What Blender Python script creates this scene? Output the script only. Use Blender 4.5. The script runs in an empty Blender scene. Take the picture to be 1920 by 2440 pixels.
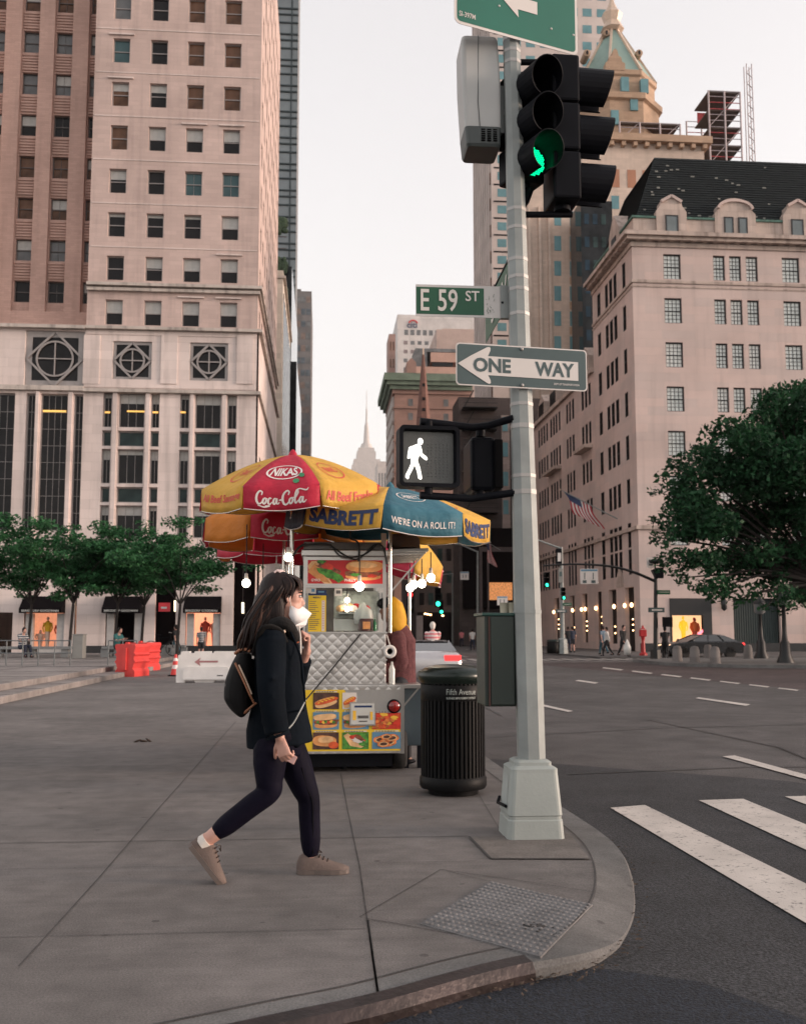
import bpy, math, random
import numpy as np
from mathutils import Vector, Matrix
random.seed(7)
SC = bpy.context.scene
COL = SC.collection
V = Vector
R = math.radians
FPX = 2380.0; D = 1920 / 1708; H = 1.32
TILT = math.atan(.1); YAW = math.atan(.0803)
_s, _c = math.sin, math.cos
CF = V((_s(YAW)*_c(TILT), _c(YAW)*_c(TILT), _s(TILT)))
CR = V((_c(YAW), -_s(YAW), 0))
CU = V((-_s(YAW)*_s(TILT), -_c(YAW)*_s(TILT), _c(TILT)))
EYE = V((0, 0, H))
def ray(u, v): return CF*FPX + CR*(u*D-960) + CU*(1270-v*D)
def A(u, v, Y):
    d = ray(u, v); return EYE + d*(Y/d.y)
def AX(u, v, X):
    d = ray(u, v); return EYE + d*(X/d.x)
def G(u, v, z=0.0):
    d = ray(u, v); return EYE + d*((z-H)/d.z)
class MB:
    def __init__(s): s.v = []; s.f = []; s.m = []; s.sm = []; s.cur = 0
    def face(s, pts, smooth=False):
        n = len(s.v); s.v.extend(tuple(p) for p in pts)
        s.f.append(tuple(range(n, n+len(pts)))); s.m.append(s.cur); s.sm.append(smooth)
    def mesh(s, vs, fs, smooth=False):
        n = len(s.v); s.v.extend(tuple(p) for p in vs)
        for f in fs:
            s.f.append(tuple(i+n for i in f)); s.m.append(s.cur); s.sm.append(smooth)
    def box(s, x0, y0, z0, x1, y1, z1):
        if x0 > x1: x0, x1 = x1, x0
        if y0 > y1: y0, y1 = y1, y0
        if z0 > z1: z0, z1 = z1, z0
        s.mesh([(x0,y0,z0),(x1,y0,z0),(x1,y1,z0),(x0,y1,z0),(x0,y0,z1),(x1,y0,z1),(x1,y1,z1),(x0,y1,z1)],
               [(0,3,2,1),(4,5,6,7),(0,1,5,4),(1,2,6,5),(2,3,7,6),(3,0,4,7)])
    def obox(s, c, a, b, d):
        c, a, b, d = V(c), V(a), V(b), V(d)
        if a.cross(b).dot(d) < 0: a = -a
        s.mesh([c-a-b-d, c+a-b-d, c+a+b-d, c-a+b-d, c-a-b+d, c+a-b+d, c+a+b+d, c-a+b+d],
               [(0,3,2,1),(4,5,6,7),(0,1,5,4),(1,2,6,5),(2,3,7,6),(3,0,4,7)])
    def bar(s, p, q, w, h=None, up=(0,0,1)):
        p, q = V(p), V(q); d = q-p; u = V(up)
        x = d.cross(u)
        if x.length < 1e-6: x = d.cross(V((1,0,0)))
        x.normalize(); y = x.cross(d).normalized()
        s.obox((p+q)/2, d/2, x*(w/2), y*((h or w)/2))
    def tube(s, path, r, n=8, cap=True, smooth=True, up=None, sq=1.0):
        path = [V(p) for p in path]; k = len(path)
        rs = r if isinstance(r, (list, tuple)) else [r]*k
        t0 = (path[1]-path[0]).normalized()
        u = V(up) if up else (V((0,0,1)) if abs(t0.z) < .9 else V((1,0,0)))
        vs = []
        for i in range(k):
            t = (path[min(i+1,k-1)]-path[max(i-1,0)]).normalized()
            x = t.cross(u).normalized(); u = x.cross(t).normalized()
            ra, rb = rs[i] if isinstance(rs[i], (list, tuple)) else (rs[i], rs[i]*sq)
            for j in range(n):
                a = 2*math.pi*j/n + math.pi/n
                vs.append(path[i]+x*(ra*math.cos(a))+u*(rb*math.sin(a)))
        fs = [(i*n+j, i*n+(j+1) % n, (i+1)*n+(j+1) % n, (i+1)*n+j) for i in range(k-1) for j in range(n)]
        s.mesh(vs, fs, smooth)
        if cap:
            s.face([vs[j] for j in range(n-1, -1, -1)]); s.face([vs[(k-1)*n+j] for j in range(n)])
    def lathe(s, prof, c=(0,0,0), n=24, smooth=True, a0=0, axis=None):
        c = V(c); vs = []; M = axis or Matrix.Identity(3)
        for r, z in prof:
            for j in range(n):
                a = 2*math.pi*j/n+a0; vs.append(c+M@V((r*math.cos(a), r*math.sin(a), z)))
        k = len(prof)
        s.mesh(vs, [(i*n+j, i*n+(j+1) % n, (i+1)*n+(j+1) % n, (i+1)*n+j) for i in range(k-1) for j in range(n)], smooth)
        if prof[0][0] > 1e-4: s.face([vs[j] for j in range(n-1, -1, -1)])
        if prof[-1][0] > 1e-4: s.face([vs[(k-1)*n+j] for j in range(n)])
    def prism(s, pts, o, ux, uy, dep):
        o, ux, uy, dep = V(o), V(ux), V(uy), V(dep)
        a = [o+ux*p[0]+uy*p[1] for p in pts]; b = [p+dep for p in a]; n = len(a)
        area = sum(pts[i][0]*pts[(i+1) % n][1]-pts[(i+1) % n][0]*pts[i][1] for i in range(n))
        if (ux.cross(uy).dot(dep) > 0) == (area > 0): a, b = b, a
        s.face(a); s.face(b[::-1])
        for i in range(n):
            j = (i+1) % n; s.face([a[i], b[i], b[j], a[j]])
    def ell(s, c, rx, ry, rz, n=14, k=9, M=None):
        c = V(c); M = M or Matrix.Identity(3); vs = [c+M@V((0,0,-rz))]
        for i in range(1, k):
            t = -math.pi/2+math.pi*i/k
            for j in range(n):
                a = 2*math.pi*j/n
                vs.append(c+M@V((rx*math.cos(t)*math.cos(a), ry*math.cos(t)*math.sin(a), rz*math.sin(t))))
        vs.append(c+M@V((0,0,rz))); L = len(vs)-1
        fs = [(0, 1+(j+1) % n, 1+j) for j in range(n)]
        for i in range(k-2):
            for j in range(n):
                p = 1+i*n; fs.append((p+j, p+(j+1) % n, p+n+(j+1) % n, p+n+j))
        p = 1+(k-2)*n
        fs += [(p+j, p+(j+1) % n, L) for j in range(n)]
        s.mesh(vs, fs, True)
    def data(s, name):
        me = bpy.data.meshes.new(name); me.from_pydata(s.v, [], s.f)
        me.polygons.foreach_set('use_smooth', s.sm); me.polygons.foreach_set('material_index', s.m)
        me.update(); return me
    def build(s, name, mat, parent=None, bevel=0, **k):
        return link(name, s.data(name), mat, parent, bevel, **k)
def boxes(name, mat, parent, L, **k):
    for q in L:
        b = MB(); b.box(*q); b.build(name, mat, parent, **k)
def wpos(o):
    p = V((0,0,0))
    while o: p += o.location; o = o.parent
    return p
def link(name, me, mat, parent=None, bevel=0, label=None, kind=None):
    for m in (mat if isinstance(mat, (list, tuple)) else [mat]): me.materials.append(m)
    o = bpy.data.objects.new(name, me); COL.objects.link(o)
    if parent: o.parent = parent; o.location = -wpos(parent)
    if bevel:
        b = o.modifiers.new('bevel', 'BEVEL'); b.width = bevel; b.segments = 2; b.limit_method = 'ANGLE'; b.angle_limit = R(40)
    if label: o['label'] = label
    if kind: o['kind'] = kind
    return o
def thing(name, label, cat, loc=(0,0,0), group=None):
    o = bpy.data.objects.new(name, None); COL.objects.link(o)
    o.location = loc; o.empty_display_size = .1
    return tag(o, label, cat, group)
def tag(o, label, cat, group=None):
    o['label'] = label; o['category'] = cat
    if group: o['group'] = group
    return o
def struct(o): o['kind'] = 'structure'; return o
KIDS = {}
def copy_tree(o, parent=None):
    c = o.copy(); COL.objects.link(c); c.parent = parent
    for ch in list(o.children): copy_tree(ch, c)
    return c
def dup(o, loc, rz=0, label=None, group=None, scale=None):
    c = copy_tree(o); c.location = loc; c.rotation_euler = (0, 0, rz)
    if label: c['label'] = label
    if group: c['group'] = group
    if scale: c.scale = (scale,)*3
    return c
def move(o, loc, rz=0):
    o.location = loc; o.rotation_euler = (0, 0, rz); return o
_TX = {}
def text_pts(t, bold=0.0, shear=0.0, spacing=1.0):
    key = (t, bold, shear, spacing)
    if key in _TX: return _TX[key]
    cu = bpy.data.curves.new('lettering', 'FONT'); cu.body = t; cu.size = 1; cu.offset = bold; cu.shear = shear
    cu.space_character = spacing; cu.resolution_u = 3
    ob = bpy.data.objects.new('lettering', cu); COL.objects.link(ob)
    me = bpy.data.meshes.new_from_object(ob.evaluated_get(bpy.context.evaluated_depsgraph_get()))
    vs = [tuple(v.co) for v in me.vertices]; fs = [tuple(p.vertices) for p in me.polygons]
    bpy.data.objects.remove(ob); bpy.data.curves.remove(cu); bpy.data.meshes.remove(me)
    x0 = min(v[0] for v in vs); x1 = max(v[0] for v in vs); y0 = min(v[1] for v in vs); y1 = max(v[1] for v in vs)
    vs = [((v[0]-x0)/(x1-x0), (v[1]-y0)/(y1-y0)) for v in vs]
    _TX[key] = (vs, fs); return _TX[key]
def put_text(mb, t, o, ux, uy, w, h, bold=0.0, shear=0.0, spacing=1.0, fn=None):
    """lettering filling the w x h box whose lower left is o; fn maps (x, y) when the ground is curved"""
    vs, fs = text_pts(t, bold, shear, spacing); o, ux, uy = V(o), V(ux), V(uy)
    P = [fn(x*w, y*h) if fn else o+ux*(x*w)+uy*(y*h) for x, y in vs]
    mb.mesh(P, fs)
def strokes(mb, paths, fn, width=.05, sub=6):
    """brush lettering: Catmull-Rom strokes in unit coordinates mapped with fn(x, y)"""
    for path in paths:
        p = [V((a[0], a[1])) for a in path]; ws = [a[2] if len(a) > 2 else 1 for a in path]; out = []
        for i in range(len(p)-1):
            a, b, c, d = p[max(i-1, 0)], p[i], p[i+1], p[min(i+2, len(p)-1)]
            for k in range(sub):
                t = k/sub
                q = .5*((2*b)+(c-a)*t+(2*a-5*b+4*c-d)*t*t+(3*b-a-3*c+d)*t**3)
                out.append((q, ws[i]*(1-t)+ws[i+1]*t))
        out.append((p[-1], ws[-1])); L = []; Rr = []
        for i, (q, w) in enumerate(out):
            t = out[min(i+1, len(out)-1)][0]-out[max(i-1, 0)][0]
            if t.length < 1e-9: t = V((1, 0))
            n = V((-t.y, t.x)).normalized()*(width*w/2); L.append(q+n); Rr.append(q-n)
        vs = [fn(q.x, q.y) for q in L]+[fn(q.x, q.y) for q in Rr]; k = len(L)
        mb.mesh(vs, [(k+i, k+i+1, i+1, i) for i in range(k-1)])
MATS = {}
def _nt(name):
    m = bpy.data.materials.new(name); m.use_nodes = True; nt = m.node_tree
    return m, nt, nt.nodes['Principled BSDF']
def mat(name, col, rough=.6, metal=0, var=.12, scale=3.0, bump=0.0, bscale=60, spec=.5, coat=0, emit=0, ecol=None, trans=0, stretch=None, var2=0, scale2=.3):
    """procedural paint, stone or cloth: base colour broken up by two noises, optional bump"""
    m, nt, b = _nt(name); N = nt.nodes; L = nt.links
    b.inputs['Roughness'].default_value = rough; b.inputs['Metallic'].default_value = metal
    b.inputs['Specular IOR Level'].default_value = spec; b.inputs['Coat Weight'].default_value = coat
    if trans: b.inputs['Transmission Weight'].default_value = trans
    g = N.new('ShaderNodeTexCoord'); mp = N.new('ShaderNodeMapping'); L.new(g.outputs['Object'], mp.inputs[0])
    if stretch: mp.inputs['Scale'].default_value = stretch
    nz = N.new('ShaderNodeTexNoise'); nz.inputs['Scale'].default_value = scale; nz.inputs['Detail'].default_value = 6
    L.new(mp.outputs[0], nz.inputs[0])
    mr = N.new('ShaderNodeMapRange'); mr.inputs[1].default_value = .3; mr.inputs[2].default_value = .7
    mr.inputs[3].default_value = 1-var; mr.inputs[4].default_value = 1+var; L.new(nz.outputs[0], mr.inputs[0])
    fac = mr.outputs[0]
    if var2:
        n2 = N.new('ShaderNodeTexNoise'); n2.inputs['Scale'].default_value = scale2; n2.inputs['Detail'].default_value = 3
        L.new(mp.outputs[0], n2.inputs[0]); m2 = N.new('ShaderNodeMapRange')
        m2.inputs[1].default_value = .3; m2.inputs[2].default_value = .7; m2.inputs[3].default_value = 1-var2; m2.inputs[4].default_value = 1+var2
        L.new(n2.outputs[0], m2.inputs[0]); mm = N.new('ShaderNodeMath'); mm.operation = 'MULTIPLY'
        L.new(fac, mm.inputs[0]); L.new(m2.outputs[0], mm.inputs[1]); fac = mm.outputs[0]
    mx = N.new('ShaderNodeVectorMath'); mx.operation = 'SCALE'; mx.inputs[0].default_value = col[:3]
    L.new(fac, mx.inputs['Scale']); L.new(mx.outputs[0], b.inputs['Base Color'])
    if bump:
        bn = N.new('ShaderNodeTexNoise'); bn.inputs['Scale'].default_value = bscale; bn.inputs['Detail'].default_value = 4
        L.new(mp.outputs[0], bn.inputs[0]); bp = N.new('ShaderNodeBump'); bp.inputs['Strength'].default_value = bump; bp.inputs['Distance'].default_value = .01
        L.new(bn.outputs[0], bp.inputs['Height']); L.new(bp.outputs[0], b.inputs['Normal'])
    if emit:
        b.inputs['Emission Color'].default_value = (*(ecol or col)[:3], 1); b.inputs['Emission Strength'].default_value = emit
    MATS[name] = m; return m
def stone(name, col, bw, bh, joint=.85, mortar=.02, var=.1, rough=.8, streak=0.0, tint=(1,1,1), off=.5, big=.25):
    """coursed masonry in world space, good on any upright wall"""
    m, nt, b = _nt(name); N = nt.nodes; L = nt.links
    b.inputs['Roughness'].default_value = rough; b.inputs['Specular IOR Level'].default_value = .25
    g = N.new('ShaderNodeNewGeometry'); sp = N.new('ShaderNodeSeparateXYZ'); L.new(g.outputs['Position'], sp.inputs[0])
    ad = N.new('ShaderNodeMath'); L.new(sp.outputs[0], ad.inputs[0]); L.new(sp.outputs[1], ad.inputs[1])
    cb = N.new('ShaderNodeCombineXYZ'); L.new(ad.outputs[0], cb.inputs[0]); L.new(sp.outputs[2], cb.inputs[1])
    br = N.new('ShaderNodeTexBrick'); br.inputs['Scale'].default_value = 1; br.offset = off
    br.inputs['Brick Width'].default_value = bw; br.inputs['Row Height'].default_value = bh; br.inputs['Mortar Size'].default_value = mortar
    br.inputs['Mortar Smooth'].default_value = .3; br.inputs['Bias'].default_value = 0
    c = V(col); t = V(tint)
    br.inputs['Color1'].default_value = (*(c*(1-var)), 1)
    br.inputs['Color2'].default_value = (*[c[i]*t[i]*(1+var) for i in range(3)], 1); br.inputs['Mortar'].default_value = (*(c*joint), 1)
    L.new(cb.outputs[0], br.inputs['Vector'])
    nz = N.new('ShaderNodeTexNoise'); nz.inputs['Scale'].default_value = big; nz.inputs['Detail'].default_value = 8; L.new(g.outputs['Position'], nz.inputs[0])
    mr = N.new('ShaderNodeMapRange'); mr.inputs[1].default_value = .3; mr.inputs[2].default_value = .7; mr.inputs[3].default_value = .86; mr.inputs[4].default_value = 1.1
    L.new(nz.outputs[0], mr.inputs[0]); fac = mr.outputs[0]
    if streak:
        mp = N.new('ShaderNodeMapping'); mp.inputs['Scale'].default_value = (2.2, 2.2, .16); L.new(g.outputs['Position'], mp.inputs[0])
        n2 = N.new('ShaderNodeTexNoise'); n2.inputs['Scale'].default_value = 1; n2.inputs['Detail'].default_value = 5; L.new(mp.outputs[0], n2.inputs[0])
        m2 = N.new('ShaderNodeMapRange'); m2.inputs[1].default_value = .5; m2.inputs[2].default_value = .72; m2.inputs[3].default_value = 1; m2.inputs[4].default_value = 1-streak
        L.new(n2.outputs[0], m2.inputs[0]); mm = N.new('ShaderNodeMath'); mm.operation = 'MULTIPLY'; L.new(fac, mm.inputs[0]); L.new(m2.outputs[0], mm.inputs[1]); fac = mm.outputs[0]
    mx = N.new('ShaderNodeVectorMath'); mx.operation = 'SCALE'; L.new(br.outputs['Color'], mx.inputs[0]); L.new(fac, mx.inputs['Scale'])
    L.new(mx.outputs[0], b.inputs['Base Color'])
    bp = N.new('ShaderNodeBump'); bp.inputs['Strength'].default_value = .5; bp.inputs['Distance'].default_value = .02; bp.invert = True
    L.new(br.outputs['Fac'], bp.inputs['Height']); L.new(bp.outputs[0], b.inputs['Normal'])
    MATS[name] = m; return m
def glow(name, col, s):
    m, nt, b = _nt(name); b.inputs['Base Color'].default_value = (*col, 1)
    b.inputs['Emission Color'].default_value = (*col, 1); b.inputs['Emission Strength'].default_value = s
    MATS[name] = m; return m
def pane(name, col, rough=.04, var=.3, spec=.14):
    return mat(name, col, rough, 0, var, .7, bump=.04, bscale=.9, spec=spec)
Z = V((0,0,1))
def facade(mb, o, ux, W, HH, holes, nrm, dep=.25):
    """upright wall from o along ux, with real openings (u0,u1,z0,z1) and their reveals"""
    o, ux, nrm = V(o), V(ux), V(nrm)
    us = sorted({0, W, *[max(0, min(W, h[i])) for h in holes for i in (0, 1)]}); zs = sorted({0, HH, *[max(0, min(HH, h[i])) for h in holes for i in (2, 3)]})
    P = lambda u, z, d=0: o+ux*u+Z*z-nrm*d
    flip = ux.cross(Z).dot(nrm) < 0
    def F(a):
        mb.face(a[::-1] if flip else a)
    for j in range(len(zs)-1):
        zc = (zs[j]+zs[j+1])/2; row = [h for h in holes if h[2] < zc < h[3]]; run = None
        for i in range(len(us)-1):
            uc = (us[i]+us[i+1])/2; hole = any(h[0] < uc < h[1] for h in row)
            if not hole and run is None: run = us[i]
            if run is not None and (hole or i == len(us)-2):
                e = us[i] if hole else us[i+1]
                F([P(run, zs[j]), P(e, zs[j]), P(e, zs[j+1]), P(run, zs[j+1])]); run = None
    for u0, u1, z0, z1 in holes:
        F([P(u0,z0), P(u0,z1), P(u0,z1,dep), P(u0,z0,dep)]); F([P(u1,z1), P(u1,z0), P(u1,z0,dep), P(u1,z1,dep)])
        F([P(u1,z0), P(u0,z0), P(u0,z0,dep), P(u1,z0,dep)]); F([P(u0,z1), P(u1,z1), P(u1,z1,dep), P(u0,z1,dep)])
_WD = {}
def win_data(kind, w, h, fm, fw=.07, mx=0, mz=1, sill=0):
    """frame and pane meshes of one window; local X along the wall, -Y out, origin lower left"""
    key = (kind, round(w, 2), round(h, 2), fm.name, mx, mz, sill)
    if key in _WD: return _WD[key]
    f = MB()
    f.box(0,0,0,fw,.1,h); f.box(w-fw,0,0,w,.1,h); f.box(fw,0,0,w-fw,.1,fw); f.box(fw,0,h-fw,w-fw,.1,h)
    if kind in ('sash', 'grid'):
        f.box(fw,.004,h/2-fw*.4,w-fw,.08,h/2+fw*.4)
    t = fw*.32
    for i in range(mx):
        x = fw+(w-2*fw)*(i+1)/(mx+1); f.box(x-t/2,.03,fw,x+t/2,.072,h-fw)
    for i in range(mz):
        if mz > 1 or kind == 'mull':
            z = fw+(h-2*fw)*(i+1)/(mz+1); f.box(fw,.034,z-t/2,w-fw,.068,z+t/2)
    if sill: f.cur = 1; f.box(-.12,-sill,-.15,w+.12,.02,-.02)
    p = MB(); p.face([(fw*.9,.075,fw*.9),(w-fw*.9,.075,fw*.9),(w-fw*.9,.075,h-fw*.9),(fw*.9,.075,h-fw*.9)])
    _WD[key] = (f.data('window'), p.data('pane'), fw); return _WD[key]
class Windows:
    """gives a building its windows: the first hundred as parts, the rest as one"""
    def __init__(s, root, limit=100): s.root = root; s.n = 0; s.limit = limit; s.rest = MB(); s.rmats = []; s.base = -wpos(root)
    def add(s, o, ux, nrm, w, h, fm, pm, kind='sash', fw=.07, mx=0, mz=1, dep=.2, blind=0, bm=None, name='window', extra=None, sill=0, smat=None):
        fd, pd, fw = win_data(kind, w, h, fm, fw, mx, mz, sill)
        ux, nrm = V(ux), V(nrm); p = V(o)-nrm*dep; rz = math.atan2(ux.y, ux.x)
        if s.n < s.limit:
            s.n += 1
            f = bpy.data.objects.new(name, fd); COL.objects.link(f); f.parent = s.root; f.location = p+s.base; f.rotation_euler = (0,0,rz)
            if not fd.materials:
                fd.materials.append(fm)
                if sill: fd.materials.append(smat)
            g = bpy.data.objects.new('pane', pd); COL.objects.link(g); g.parent = f
            if not pd.materials: pd.materials.append(None)
            g.material_slots[0].link = 'OBJECT'; g.material_slots[0].material = pm
            if blind:
                b = MB(); b.box(fw*.8, .055, h-fw-blind*(h-2*fw), w-fw*.8, .066, h-fw*.9)
                b.build('blind', bm, f).location = (0,0,0)
            if extra: extra(f)
        else:
            M = Matrix.Translation(p) @ Matrix.Rotation(rz, 4, 'Z')
            for d, m in ((fd, fm), (pd, pm)):
                if m not in s.rmats: s.rmats.append(m)
                s.rest.cur = s.rmats.index(m)
                s.rest.mesh([M@v.co for v in d.vertices], [tuple(q.vertices) for q in d.polygons])
    def done(s):
        if s.rest.v: s.rest.build('window', s.rmats, s.root, kind='stuff')
# ================================================================ light, air, camera
w = bpy.data.worlds.new('World'); SC.world = w; w.use_nodes = True
nt = w.node_tree; bg = nt.nodes['Background']
SUN_EL, SUN_AZ = R(8), R(102)
sky = nt.nodes.new('ShaderNodeTexSky'); sky.sky_type = 'NISHITA'; sky.sun_disc = False
sky.sun_elevation = SUN_EL; sky.sun_rotation = SUN_AZ
sky.air_density = 1.0; sky.dust_density = 1.5; sky.ozone_density = 1.0; sky.altitude = 20
hs = nt.nodes.new('ShaderNodeHueSaturation'); hs.inputs['Saturation'].default_value = .35
nt.links.new(sky.outputs[0], hs.inputs['Color'])
tn = nt.nodes.new('ShaderNodeMix'); tn.data_type = 'RGBA'; tn.blend_type = 'MULTIPLY'; tn.inputs[0].default_value = 1
tn.inputs[7].default_value = (1.0, .925, .89, 1)
gm = nt.nodes.new('ShaderNodeGamma'); gm.inputs[1].default_value = .5
nt.links.new(hs.outputs[0], gm.inputs[0]); nt.links.new(gm.outputs[0], tn.inputs[6]); nt.links.new(tn.outputs[2], bg.inputs[0])
bg.inputs[1].default_value = .15
sd = bpy.data.lights.new('sun', 'SUN'); sd.energy = .6; sd.angle = R(14); sd.color = (1, .74, .58)
so = bpy.data.objects.new('sun', sd); COL.objects.link(so)
sdir = V((math.sin(SUN_AZ)*math.cos(SUN_EL), math.cos(SUN_AZ)*math.cos(SUN_EL), math.sin(SUN_EL)))
so.rotation_euler = (-sdir).to_track_quat('-Z', 'Y').to_euler(); so.location = sdir*60
cd = bpy.data.cameras.new('camera'); co = bpy.data.objects.new('camera', cd); COL.objects.link(co); SC.camera = co
cd.sensor_fit = 'VERTICAL'; cd.sensor_height = 36; cd.lens = FPX/2440*36; cd.shift_y = 50/2440
cd.clip_start = .1; cd.clip_end = 6000
co.matrix_world = Matrix(((CR.x, CU.x, -CF.x, 0), (CR.y, CU.y, -CF.y, 0), (CR.z, CU.z, -CF.z, H), (0,0,0,1)))
cd.dof.use_dof = True; cd.dof.focus_distance = 6.7; cd.dof.aperture_fstop = 4.5
vs = SC.view_settings; vs.view_transform = 'Standard'; vs.look = 'None'; vs.gamma = 1; vs.exposure = 2.4
# ================================================================ ground
def concrete(name, col, k=1.0):
    m, nt, b = _nt(name); N = nt.nodes; L = nt.links
    g = N.new('ShaderNodeNewGeometry')
    def noise(sc, a, z, det=6, st=None, lo=.3, hi=.7):
        v = g.outputs['Position']
        if st:
            mp = N.new('ShaderNodeMapping'); mp.inputs['Scale'].default_value = st; L.new(v, mp.inputs[0]); v = mp.outputs[0]
        n = N.new('ShaderNodeTexNoise'); n.inputs['Scale'].default_value = sc; n.inputs['Detail'].default_value = det; L.new(v, n.inputs[0])
        r = N.new('ShaderNodeMapRange'); r.inputs[1].default_value = lo; r.inputs[2].default_value = hi; r.inputs[3].default_value = a; r.inputs[4].default_value = z
        L.new(n.outputs[0], r.inputs[0]); return r.outputs[0]
    fs = [noise(.45, .70, 1.18), noise(1.7, .86, 1.1), noise(5.5, .82, 1.12), noise(110, .74, 1.24, 3), noise(1, .93, 1.05, 4, (1.2, 22, 1)), noise(9, 1, .62, 2, None, .70, .78)]
    vo = N.new('ShaderNodeTexVoronoi'); vo.inputs['Scale'].default_value = 2.6; L.new(g.outputs['Position'], vo.inputs[0]); vr = N.new('ShaderNodeMapRange'); vr.inputs[1].default_value = .045; vr.inputs[2].default_value = .06; vr.inputs[3].default_value = .62; vr.inputs[4].default_value = 1; L.new(vo.outputs['Distance'], vr.inputs[0]); fs.append(vr.outputs[0])
    f = fs[0]
    for q in fs[1:]:
        mm = N.new('ShaderNodeMath'); mm.operation = 'MULTIPLY'; L.new(f, mm.inputs[0]); L.new(q, mm.inputs[1]); f = mm.outputs[0]
    mx = N.new('ShaderNodeVectorMath'); mx.operation = 'SCALE'; mx.inputs[0].default_value = col; L.new(f, mx.inputs['Scale']); L.new(mx.outputs[0], b.inputs['Base Color'])
    b.inputs['Roughness'].default_value = .82; b.inputs['Specular IOR Level'].default_value = .3
    n = N.new('ShaderNodeTexNoise'); n.inputs['Scale'].default_value = 120; L.new(g.outputs['Position'], n.inputs[0])
    bp = N.new('ShaderNodeBump'); bp.inputs['Strength'].default_value = .25; bp.inputs['Distance'].default_value = .006; L.new(n.outputs[0], bp.inputs['Height']); L.new(bp.outputs[0], b.inputs['Normal'])
    MATS[name] = m; return m
def asphalt(name, col, spk=.5):
    m, nt, b = _nt(name); N = nt.nodes; L = nt.links; g = N.new('ShaderNodeNewGeometry')
    def noise(sc, a, z, det=5, lo=.3, hi=.7):
        n = N.new('ShaderNodeTexNoise'); n.inputs['Scale'].default_value = sc; n.inputs['Detail'].default_value = det; L.new(g.outputs['Position'], n.inputs[0])
        r = N.new('ShaderNodeMapRange'); r.inputs[1].default_value = lo; r.inputs[2].default_value = hi; r.inputs[3].default_value = a; r.inputs[4].default_value = z
        L.new(n.outputs[0], r.inputs[0]); return r.outputs[0]
    f = None
    for q in (noise(.3, .66, 1.25), noise(2.2, .76, 1.2), noise(75, .32, 1.8, 2, .35, .68)):
        if f is None: f = q; continue
        mm = N.new('ShaderNodeMath'); mm.operation = 'MULTIPLY'; L.new(f, mm.inputs[0]); L.new(q, mm.inputs[1]); f = mm.outputs[0]
    vo = N.new('ShaderNodeTexVoronoi'); vo.inputs['Scale'].default_value = 45; L.new(g.outputs['Position'], vo.inputs[0])
    r = N.new('ShaderNodeMapRange'); r.inputs[1].default_value = .08; r.inputs[2].default_value = .2; r.inputs[3].default_value = 1+spk*2; r.inputs[4].default_value = 1; L.new(vo.outputs['Distance'], r.inputs[0])
    mm = N.new('ShaderNodeMath'); mm.operation = 'MULTIPLY'; L.new(f, mm.inputs[0]); L.new(r.outputs[0], mm.inputs[1])
    mx = N.new('ShaderNodeVectorMath'); mx.operation = 'SCALE'; mx.inputs[0].default_value = col; L.new(mm.outputs[0], mx.inputs['Scale']); L.new(mx.outputs[0], b.inputs['Base Color'])
    b.inputs['Roughness'].default_value = .75; b.inputs['Specular IOR Level'].default_value = .35
    n = N.new('ShaderNodeTexNoise'); n.inputs['Scale'].default_value = 85; n.inputs['Detail'].default_value = 3; L.new(g.outputs['Position'], n.inputs[0])
    bp = N.new('ShaderNodeBump'); bp.inputs['Strength'].default_value = .7; bp.inputs['Distance'].default_value = .012; L.new(n.outputs[0], bp.inputs['Height']); L.new(bp.outputs[0], b.inputs['Normal'])
    return m
M_SIDE = concrete('pavement_concrete', (.152, .138, .132))
M_KERB = concrete('kerb_concrete', (.14, .135, .132))
M_FOOT = concrete('footing_concrete', (.175, .150, .132))
M_STEP = concrete('plaza_granite', (.235, .21, .20))
M_JOINT = mat('joint_dirt', (.045, .042, .042), .95, var=.4, scale=8)
M_ROAD = asphalt('road_asphalt', (.074, .067, .066))
M_DARKROAD = asphalt('patch_asphalt', (.033, .033, .036))
M_PAINT = None
def worn_paint(name, col, lo=.62, hi=.70):
    """thermoplastic marking with chips and cracks worn through to the asphalt"""
    m, nt, b = _nt(name); N = nt.nodes; L = nt.links; g = N.new('ShaderNodeNewGeometry')
    n = N.new('ShaderNodeTexNoise'); n.inputs['Scale'].default_value = 24; n.inputs['Detail'].default_value = 8; n.inputs['Roughness'].default_value = .65; L.new(g.outputs['Position'], n.inputs[0])
    r = N.new('ShaderNodeMapRange'); r.inputs[1].default_value = lo; r.inputs[2].default_value = hi; L.new(n.outputs[0], r.inputs[0])
    n2 = N.new('ShaderNodeTexNoise'); n2.inputs['Scale'].default_value = 3; n2.inputs['Detail'].default_value = 5; L.new(g.outputs['Position'], n2.inputs[0])
    r2 = N.new('ShaderNodeMapRange'); r2.inputs[1].default_value = .3; r2.inputs[2].default_value = .7; r2.inputs[3].default_value = .8; r2.inputs[4].default_value = 1.08; L.new(n2.outputs[0], r2.inputs[0])
    sc = N.new('ShaderNodeVectorMath'); sc.operation = 'SCALE'; sc.inputs[0].default_value = col; L.new(r2.outputs[0], sc.inputs['Scale'])
    mx = N.new('ShaderNodeMix'); mx.data_type = 'RGBA'; L.new(r.outputs[0], mx.inputs[0]); L.new(sc.outputs[0], mx.inputs[6]); mx.inputs[7].default_value = (.05, .05, .052, 1)
    L.new(mx.outputs[2], b.inputs['Base Color']); b.inputs['Roughness'].default_value = .7
    bp = N.new('ShaderNodeBump'); bp.inputs['Strength'].default_value = .4; bp.inputs['Distance'].default_value = .006; n3 = N.new('ShaderNodeTexNoise'); n3.inputs['Scale'].default_value = 60
    L.new(g.outputs['Position'], n3.inputs[0]); L.new(n3.outputs[0], bp.inputs['Height']); L.new(bp.outputs[0], b.inputs['Normal'])
    return m
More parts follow.
